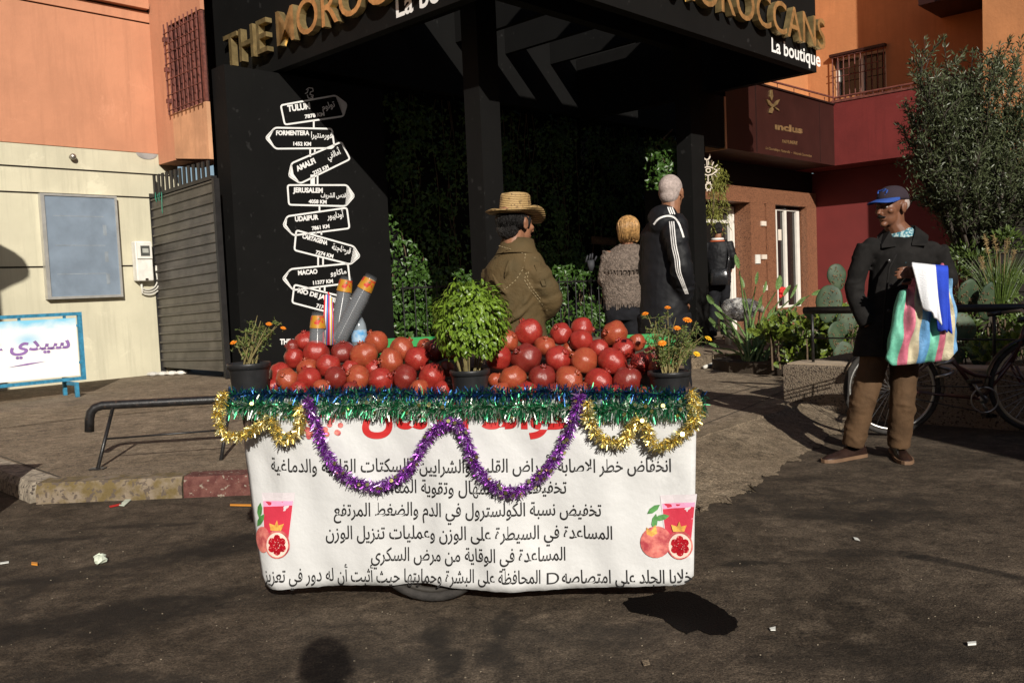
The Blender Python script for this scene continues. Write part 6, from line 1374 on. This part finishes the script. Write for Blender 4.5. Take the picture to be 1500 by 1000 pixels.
bb = bw(1438, 584); st = bw(1380, 508); hd = bw(1489, 520); hd2 = bw(1497, 500)
T = lambda pts, r, nm='tube', m='frame', n=10: obj(nm, MB().tube(pts, r, n), M[m], bk_, True)
obj('frame', MB().tube([bw(1388, 524), bw(1405, 538), bw(1428, 549), bw(1452, 552), bw(1468, 540), bw(1487, 512)], .015, 10).tube([bb, hd], .016, 10).tube([bb, bw(1372, 495)], .015, 10).tube([bb + by * .04, rw + by * .05], .009, 8).tube([bb - by * .04, rw - by * .05], .009, 8).tube([bw(1380, 515) + by * .04, rw + by * .05], .008, 8).tube([bw(1380, 515) - by * .04, rw - by * .05], .008, 8), M['frame'], bk_, True)
T([bw(1481, 530), bw(1498, 492), bw(1503, 478)], .019, 'head_tube'); T([bw(1484, 535) + by * .05, bw(1500, 562) + by * .05, fw_ + by * .05], .011, 'fork', 'frame'); T([bw(1484, 535) - by * .05, bw(1500, 562) - by * .05, fw_ - by * .05], .011, 'fork', 'frame')
T([bw(1503, 480), bw(1509, 462), bw(1505, 455) + by * .1, bw(1490, 460) + by * .28], .012, 'handlebar', 'chrome'); T([bw(1509, 462), bw(1505, 455) - by * .1, bw(1488, 462) - by * .28], .012, 'handlebar', 'chrome'); T([bw(1490, 460) + by * .28, bw(1470, 463) + by * .3], .018, 'grip', 'mud'); T([bw(1488, 462) - by * .28, bw(1466, 466) - by * .3], .018, 'grip', 'mud')
mb = MB().tube([bb - by * .05, bb + by * .05], .03, 14); mb.tube([bb - by * .055 + bx * (.09 * cos(t)) * 1 + Z * (.09 * sin(t)) for t in [2 * pi * k / 30 for k in range(31)]], .006, 6, caps=False)
mb.tube([bb - by * .07, bb - by * .07 + V((0, 0, .14)) - bx * .09], .01, 8); mb.tube([bb + by * .07, bb + by * .07 - V((0, 0, .14)) + bx * .09], .01, 8); obj('crank', mb, M['chrome'], bk_, True)
for s_ in (-1, 1): p = bb + by * .12 * s_ + (V((0, 0, .14)) - bx * .09) * (1 if s_ < 0 else -1); obj('pedal', MB().box(p.x - .04, p.x + .04, p.y - .035, p.y + .035, p.z - .012, p.z + .012), M['mud'], bk_)
obj('chain', MB().tube([bb - by * .056 + Z * .09, rw - by * .056 + Z * .035], .005, 6).tube([bb - by * .056 - Z * .09, rw - by * .056 - Z * .035], .005, 6), M['mud'], bk_)
sp = bw(1368, 482); T([bw(1377, 505), sp], .013, 'seat_post', 'chrome'); mb = MB(); mb.tube([sp + bx * .15 + Z * .03, sp + bx * .05 + Z * .035, sp - bx * .06 + Z * .035, sp - bx * .11 + Z * .03], [.022, .04, .085, .06], 14, sq=.45, up=by); obj('saddle', mb, M['mud'], bk_, True)
rk = [rw + Z * .43 - bx * .18, rw + Z * .43 + bx * .17]; mb = MB()
for s_ in (-.06, 0, .06): mb.tube([rk[0] + by * s_, rk[1] + by * s_], .006, 6)
mb.tube([rw + by * .06, rk[0] * .4 + rk[1] * .6 + by * .06], .006, 6); mb.tube([rw - by * .06, rk[0] * .4 + rk[1] * .6 - by * .06], .006, 6); obj('luggage_rack', mb, M['chrome'], bk_, True)
obj('chain_lock', MB().tube([bw(1381 + 12 * sin(k * .9), 520 + k * 2.6, -.03 + .05 * cos(k * .9)) for k in range(14)], .012, 8), M['chrome'], bk_, True)
p = bw(1496, 543); obj('fork_bag', MB().ell(p + by * -.0 + bx * .1 + Z * .22, (.1, .05, .05)), mat('dark_blue_cover', (.01, .015, .05), .7), bk_, True)
kp = G(1452, 622); mb = MB().prism([V((kp.x - .14, kp.y, .0)), V((kp.x + .12, kp.y - .03, 0)), V((kp.x + .15, kp.y + .12, 0)), V((kp.x - .1, kp.y + .16, 0))], Z * .11)
o = obj('stone_block', mb, M['grey']); md = o.modifiers.new('b', 'BEVEL'); md.width = .025; md.segments = 2; tag(o, 'rough grey stone block on the ground under the bicycle pedals', 'stone')
# ---------------------------------------------------------------- plants
M['pad'] = mat('cactus_pad', (.028, .055, .027), .6, var=.25, scale=9, c2=(.05, .075, .036), bump=.05, grime=.3); M['padd'] = leafmat('dark_cactus_pad', (.035, .07, .03), (.055, .095, .035), .5, .0)
M['strel'] = leafmat('strelitzia_leaf', (.05, .095, .03), (.09, .14, .045), .35, .12); M['succ'] = leafmat('succulent_leaf', (.025, .045, .008), (.085, .115, .014), .35, .12); M['shrub'] = leafmat('dark_shrub_leaf', (.022, .042, .01), (.05, .075, .014), .4, .15); M['dry'] = mat('dry_grass', (.26, .18, .08), .9, var=.3)
M['spine'] = mat('cactus_spine', (.16, .1, .05), .8)
def cactus(name, pads, d, m, label):
    p0 = D(pads[0][0], pads[0][1], d); t = thing(name, label, 'cactus', (p0.x, p0.y, .25), 'prickly pears in the planter')
    for x, y, w_, h, rot, dd in pads:
        c = D(x, y, d + dd); W = w_ / 2 / FPX * d; Hh = h / 2 / FPX * d; Mx = (Matrix.Rotation(radians(rot), 3, 'Y') @ Matrix.Rotation(radians(rnd(-25, 25)), 3, 'Z'))
        mb = MB(); rows = []
        for k in range(13):
            a = -pi / 2 + pi * k / 12; ww = cos(a) * W * (1 + .22 * sin(a) + .04 * sin(5 * a + x)); rows.append([c + Mx @ V((ww * cos(b), max(.2, cos(a)) * .018 * sin(b), Hh * sin(a))) for b in [2 * pi * j / 16 for j in range(16)]])
        sp_ = mb.loft(rows); nf_ = len(mb.f)
        for k in range(int(26)):
            u, v_ = rnd(-.85, .85), rnd(-.85, .85)
            if u * u + v_ * v_ > .85: continue
            q = c + Mx @ V((u * W, -.02 * sqrt(max(.05, 1 - u * u - v_ * v_)), v_ * Hh)); sp_.ell(q, .007, None, 5, 4); sp_.tube([q, q + V((rnd(-.02, .02), -.03, rnd(-.02, .02)))], .0012, 3); sp_.tube([q, q + V((rnd(-.02, .02), -.02, rnd(-.03, .03)))], .0012, 3)
        mb.m = [0] * nf_ + [1] * (len(mb.f) - nf_); obj('pad', mb, [m, M['spine']], t, True)
    return t
cactus('prickly_pear', [(1214, 445, 36, 56, 10, 0), (1226, 406, 28, 40, -8, .1), (1240, 470, 30, 46, 20, .25), (1225, 492, 34, 44, 5, .1), (1235, 522, 32, 46, 0, .1)], 8.6, M['pad'], 'prickly pear with large pale pads left of the capped man')
cactus('prickly_pear', [(1418, 430, 44, 34, 70, .1), (1444, 442, 60, 24, 88, 0), (1408, 480, 44, 42, 60, .1), (1466, 512, 34, 44, 10, .1), (1432, 520, 32, 44, -20, .2), (1396, 522, 30, 46, 10, .2)], 7.9, M['pad'], 'prickly pear with broad tilted pads behind the pipe railing')
def strel(t, base, tips, d):
    for (x, y, L, W, a) in tips:
        sm = MB()
        a = (x - 1106) / 75 if a is None else a
        e = D(x, y, d + rnd(-.35, .35)); b_ = base + V((rnd(-.12, .12), rnd(-.1, .1), 0)); mid = b_.lerp(e, .55) + Z * (.10 + .06 * abs(e.x - b_.x)) * (1 if y < 480 else .5); pts = [b_, b_.lerp(mid, .5) + Z * .03, mid, e]
        sm.tube(pts, [.017, .014, .011, .008], 7)
        dr = (e - mid).normalized(); dv = (dr * .8 + (Z * cos(a) + R * sin(a)) * .9).normalized(); n_ = (V((0, -1, .2)) + rv() * .6).normalized()
        mb = MB(); leaf(mb, e, dv, n_, L, W, .22, 0, .1); lo = obj('leaf', mb, M['strel'], t, True); md = lo.modifiers.new('s', 'SUBSURF'); md.levels = 2; md.render_levels = 2; obj('stalk', sm, M['strel'], lo, True)
sb_ = G(1106, 531, ZS + .1); t = thing('bird_of_paradise', 'tall bird of paradise plant with upright paddle leaves on long stalks', 'plant', sb_)
strel(t, sb_, [(1048, 447, .20, .085, -.7), (1083, 397, .28, .07, -.25), (1062, 470, .22, .06, -.8), (1107, 420, .26, .05, .1), (1136, 428, .30, .11, .25), (1117, 432, .22, .05, .3), (1146, 436, .26, .06, .5), (1162, 450, .28, .07, .9), (1185, 433, .3, .07, 1.4), (1075, 500, .2, .05, -.8), (1062, 520, .22, .05, -.9), (1156, 440, .3, .04, .35), (1180, 460, .26, .06, 1.0), (1094, 455, .2, .05, -.3), (1125, 470, .2, .05, .3), (1055, 510, .2, .06, -1), (1150, 480, .2, .06, .9), (1090, 425, .2, .05, -.15)] + [(rnd(1040, 1185), rnd(450, 520), rnd(.16, .3), rnd(.04, .07), None) for _ in range(18)], 10.9)
def shrub(name, x0, x1, y0, y1, d0, d1, n, S, m, label, W=.5, up=.6, clump=9):
    c = D((x0 + x1) / 2, y1, (d0 + d1) / 2); t = thing(name, label, 'shrub', (c.x, c.y, .24)); mb = MB(); sm = MB(); cl = [D(rnd(x0, x1), rnd(y0 + (y1 - y0) * .15, y1), rnd(d0, d1)) for _ in range(clump)]
    for p in cl:
        b = V((p.x * .97 + c.x * .03, p.y, .22)); obj('stem', MB().tube([b, b.lerp(p, .6) + rv() * .03, p], [.012, .009, .004], 5), M['stem'], t); r = rnd(.12, .26)
        for k in range(n // clump): d = rv(); d.z = abs(d.z) * .8 + .0; q = p + d * r * random.random() ** .6; leaf(mb, q, d + Z * up + rv() * .4, V((0, -1, .4)) + rv(), S * rnd(.6, 1.3), S * W * rnd(.7, 1.2), .15)
    obj('foliage', mb, m, t, False); return t
shrub('succulent_shrub', 1118, 1250, 470, 535, 8.9, 9.9, 700, .085, M['succ'], 'low shrub with round yellow green leaves beside the planter wall corner', .8, .5, 14)
shrub('leafy_shrub', 1120, 1260, 450, 530, 9.2, 10.4, 1500, .06, M['shrub'], 'dark leafy shrub between the bird of paradise and prickly pear', .5, .4, 14)
shrub('leafy_shrub', 1385, 1520, 440, 530, 8.2, 9.4, 1800, .06, M['shrub'], 'dark leafy shrub behind the railing near the right edge', .5, .4, 16)
shrub('leafy_shrub', 1400, 1520, 330, 450, 8.8, 10.2, 2400, .06, M['shrub'], 'tall dark shrub under the olive tree at the right edge', .4, .4, 18)
shrub('succulent_shrub', 1440, 1510, 470, 530, 7.5, 7.9, 160, .075, M['succ'], 'yellow green leaved plant poking through the railing at the right edge', .8, .5, 5)
gr = thing('fountain_grass', 'clump of fountain grass with feathery seed heads behind the right railing', 'grass', D(1470, 440, 8.6)); mb = MB(); hm = MB(); gb_ = D(1465, 470, 8.6)
for k in range(170):
    a = rnd(0, 6.28); L = rnd(.4, .75); e = gb_ + V((cos(a) * rnd(.1, .5), sin(a) * .25, L)); m_ = gb_.lerp(e, .55) + Z * .1; s_ = R * .003; mb.add([gb_ - s_, gb_ + s_, m_ + s_, m_ - s_, e], [(0, 1, 2, 3), (3, 2, 4)])
for x, y, x1, y1 in ((1448, 372, 1442, 346), (1460, 368, 1455, 344), (1473, 372, 1476, 350), (1482, 385, 1486, 366), (1440, 395, 1437, 376)):
    p, q = D(x, y, 8.5), D(x1, y1, 8.5); hm.tube([gb_, p.lerp(gb_, .3), p], .003, 4)
    for k in range(90): c = p.lerp(q, random.random()); hm.tube([c, c + (rv() + Z * .6).normalized() * .03], .0012, 3)
obj('blades', mb, M['shrub'], gr); obj('seed_head', hm, M['dry'], gr)
# olive tree
M['olive'] = leafmat('olive_leaf', (.026, .034, .013), (.055, .066, .03), .42, .12); M['bark'] = mat('olive_bark', (.035, .027, .02), .9, var=.4, scale=20, bump=.8)
def olive(base, d):
    t = thing('olive_tree', 'bushy olive tree with upright feathery shoots at the right edge', 'tree', base); tr = MB(); mb = MB()
    fork = base + Z * .75 + R * -.1; tr.tube([base, base + Z * .4 + R * .03, fork], [.11, .085, .08], 12)
    def shoot(p, q, r):
        n = int((q - p).length / .055); pts = [p.lerp(q, k / 6) + rv() * .015 + Z * .05 * sin(pi * k / 6) for k in range(7)]; tr.tube(pts, [r * (1 - .13 * k) for k in range(7)], 5)
        for k in range(n):
            s_ = k / n
            if s_ < .12: continue
            f_ = s_ * 6; i = min(5, int(f_)); c = pts[i].lerp(pts[i + 1], f_ - i); ax = (q - p).normalized()
            for j in range(5): dv = (ax * .75 + rv() * .8).normalized(); leaf(mb, c + dv * .01, dv, rv(), rnd(.045, .07), .0135, .12, 0, .1)
    limbs = []
    tips = [(1335, 60), (1362, 95), (1385, 50), (1330, 150), (1345, 200), (1318, 178), (1335, 240), (1395, 110), (1420, 70), (1450, 95), (1470, 60), (1485, 90), (1500, 50), (1520, 110), (1430, 150), (1370, 150), (1400, 190), (1460, 160), (1500, 170), (1380, 230), (1430, 220), (1480, 230), (1525, 210), (1360, 275), (1400, 270), (1440, 280), (1490, 280), (1415, 120), (1345, 110), (1380, 180), (1550, 150), (1560, 90), (1540, 260)]
    for x, y in tips:
        e = D(x + rnd(-5, 5), y, d + rnd(-.7, .6)); m_ = fork.lerp(e, .5) + V((0, 0, .05)); tr.tube([fork, fork.lerp(m_, .5) + rv() * .03, m_], [.035, .022, .014], 7)
        shoot(m_, e, .011)
        for k in range(20): s_ = m_.lerp(e, rnd(-.2, .75)); dv = (Z * rnd(.5, 1.3) + rv() * .85 + (e - fork).normalized() * .4).normalized(); shoot(s_, s_ + dv * rnd(.25, .5), .006)
    for k in range(17000):
        d_ = rv(); c_ = D(1445, 225, d) + V((d_.x * .88, d_.y * .6, d_.z * .92)) * random.random() ** .4; c_.z += .18 * sin(c_.x * 9) * .5
        if c_.z < 1.15 or sin(c_.x * 7 + c_.y * 5) * sin(c_.z * 8 + c_.y * 4) < -.25: continue
        dv = (Z * .9 + rv()).normalized(); leaf(mb, c_, dv, rv(), rnd(.045, .065), .013, .12, 0, .1)
    obj('crown', mb, M['olive'], t); obj('trunk', tr, M['bark'], t, True)
# unseen buildings round the street, added to block low skylight
M['tan'] = mat('tan_plaster', (.3, .2, .13), .9, var=.1, scale=1)
for x0, x1, y0, y1, h_, lb_ in ((-30, 32, -26, -19, 8.2, 'tan plaster building across the street behind the photographer'), (-26, -13, -17, 7, 11, 'tan plaster building far left of the frame'), (15, 30, -16, 7, 10, 'tan plaster building far right of the frame')):
    tag(obj('street_building', MB().box(x0, x1, y0, y1, 0, h_), M['tan']), lb_, 'building')
olive(V((D(1440, 460, 9.3).x, 9.3, .2)), 9.2)
# trailing plant beside the right column
t = thing('hanging_plant', 'yellow green trailing plant hanging beside the right column', 'plant', PLN(B, 8.25)(1048, 300)); mb = MB(); tp = PLN(B, 8.25); M['trail'] = leafmat('trailing_leaf', (.1, .12, .02), (.17, .17, .035), .5, .3)
for k in range(150):
    x = rnd(1034, 1062); p = tp(x, rnd(238, 322)) + rv() * .1; d = V((rnd(-.4, .4), rnd(-.3, .3), -1)); L = rnd(.12, .35)
    for j in range(7): leaf(mb, p + d * L * j / 7 + rv() * .01, d + rv() * .8, rv(), .075, .014, .1)
obj('foliage', mb, M['trail'], t); obj('stem', MB().tube([tp(1042, 235), tp(1046, 290), tp(1042, 330)], .02, 6), M['stem'], t)
# sheep statue
M['fleece'] = mat('white_curly_fleece', (.66, .64, .6), .9, var=.25, scale=60, bump=1, bscale=50, bdist=.04, speck=((.12, .115, .11), 30, .62)); M['ivory'] = mat('ivory_face', (.55, .48, .38), .6)
sp0 = G(1090, 503, ZS); ds = sp0.y - .1; t = thing('sheep_statue', 'white curly sheep figure standing before the granite portal', 'statue', sp0)
c = D(1084, 453, ds); mb = MB(); Mx = Matrix((R, V((0, 1, 0)), Z)).transposed(); mb.ell(c, (.25, .17, .19), Mx, 22, 14); mb.ell(c - R * .16 + Z * .0, (.14, .16, .17), Mx); mb.ell(c + R * .17 + Z * .03, (.12, .13, .14), Mx)
o = obj('fleece', mb, M['fleece'], t); refine(o, .02, 2, [(.05, .035)])
mb = MB().tube([c + R * .2 + Z * .08, c + R * .27 + Z * .06, c + R * .35 + Z * .0, c + R * .385 - Z * .03], [.07, .078, .055, .035], 12); mb.ell(c + R * .25 + Z * .08 - V((0, .09, 0)), (.03, .06, .022)); mb.ell(c + R * .25 + Z * .08 + V((0, .09, 0)), (.03, .06, .022)); obj('head', mb, M['ivory'], t, True)
for x, y_ in ((-.2, -.08), (-.2, .08), (.12, -.08), (.12, .08)): q = c + R * x + V((0, y_, 0)); obj('leg', MB().tube([q - Z * .1, V((q.x, q.y, ZS + .16)), V((q.x, q.y, ZS))], [.05, .035, .04], 10), M['ivory'], t, True)
# ---------------------------------------------------------------- litter
M['litter'] = mat('white_litter', (.6, .6, .56), .7, var=.1); M['litg'] = mat('pale_green_bag', (.5, .54, .44), .6, var=.15)
def crumple(x, y, r, m, name, label, cat, fl=.6, vox=0):
    p = G(x, y); mb = MB(); n = 9; rows = []
    for k in range(7):
        a = -pi / 2 + pi * k / 6; rows.append([p + V((cos(a) * cos(b) * r * rnd(.6, 1.25), cos(a) * sin(b) * r * rnd(.6, 1.25), r * fl * (sin(a) * rnd(.7, 1.1) + .8))) for b in [2 * pi * j / n for j in range(n)]])
    return tag(obj(name, mb.loft(rows), m), label, cat)
crumple(147, 825, .034, M['litg'], 'plastic_scrap', 'crumpled pale plastic bag on the asphalt left of the cart', 'litter', .8)
crumple(199, 731, .018, M['litter'], 'paper_scrap', 'crumpled white tissue by the yellow kerb', 'litter', .7)
def scrap(pts, m, name, label, th=.003, z=.0045): tag(obj(name, MB().prism([G(x, y, z) for x, y in pts], Z * th), m), label, 'litter')
scrap([(174, 740), (187, 729), (192, 732), (182, 741)], M['litg'], 'plastic_scrap', 'clear plastic wrapper scrap lying by the yellow kerb')
scrap([(160, 741), (178, 737), (179, 739), (161, 743)], M['redink'], 'paper_scrap', 'thin red strip of litter by the yellow kerb'); M['amber'] = mat('orange_litter', (.55, .22, .03), .6)
scrap([(337, 738.5), (368, 739), (368, 741), (337, 740.5)], M['amber'], 'drinking_straw', 'orange straw on the asphalt by the left end of the banner', .005); scrap([(46, 824), (55, 825), (55, 828), (46, 827)], M['amber'], 'cigarette_end', 'orange cigarette end on the asphalt at far left', .006)
scrap([(1417, 942), (1430, 941), (1430, 944), (1418, 945)], M['litter'], 'cigarette_end', 'white cigarette end on the asphalt at lower right', .006); scrap([(0, 824), (13, 822), (13, 824), (0, 826)], M['litter'], 'paper_scrap', 'thin white paper strip at the left edge of the asphalt')
scrap([(940, 968), (950, 966), (952, 973), (943, 975)], M['gravel'], 'dry_leaf', 'pale dry leaf on the asphalt below the wet spill'); scrap([(1250, 787), (1256, 788), (1260, 792), (1252, 790)], M['litter'], 'paper_scrap', 'torn white paper bits on the asphalt below the capped man'); scrap([(1127, 920), (1136, 918), (1136, 923), (1129, 923)], M['litter'], 'paper_scrap', 'small pale paper scrap on the asphalt right of the wet spill')
mb = MB()
random.seed(5)
for k in range(300):
    x, y = rnd(-20, 1520), 690 + 330 * random.random(); p = G(x, y, .0); s_ = rnd(.0015, .004)
    mb.ell((p.x, p.y, s_ * .6), (s_, s_ * rnd(.6, 1), s_ * .6), None, 5, 4)
o = obj('grit', mb, mat('pale_grit', (.17, .14, .1), .9, var=.4, scale=40), origin=(0, 0, 0)); o['kind'] = 'stuff'
M['lampm'] = mat('lamp_post_iron', (.02, .02, .02), .5)
lp = D(-8, 410, 12.2) - LD * (5 / cos(SUN_EL)); lp.z = 0
tag(obj('street_lamp', MB().lathe([(.22, 0), (.2, 3.2), (.2, 3.68), (.36, 3.85), (.52, 4.0), (.5, 4.08), (.3, 4.2), (.16, 4.32), (.13, 4.75), (.05, 4.9)], Matrix.Translation(lp), 20, caps=True), M['lampm'], None, True), 'thick iron street lamp left of the frame that shades the cream wall', 'lamp')  # made-up unseen post, its outline shaped to cast the wall shadow
tag(obj('storage_box', MB().box(-4.4, -3.02, 4.3, 4.9, .0, .7), M['wood']), 'dark wooden box standing on the road just left of the frame', 'box')  # unseen box added to throw a shadow on the left pavement
# ---------------------------------------------------------------- unseen block added right of the frame to shade the bicycle front
tag(obj('wall_pier', MB().box(4.35, 7.5, .2, 2.2, 0, 3.6), M['orange3']), 'plastered pier standing beyond the right edge whose shade covers the bicycle front', 'pier')
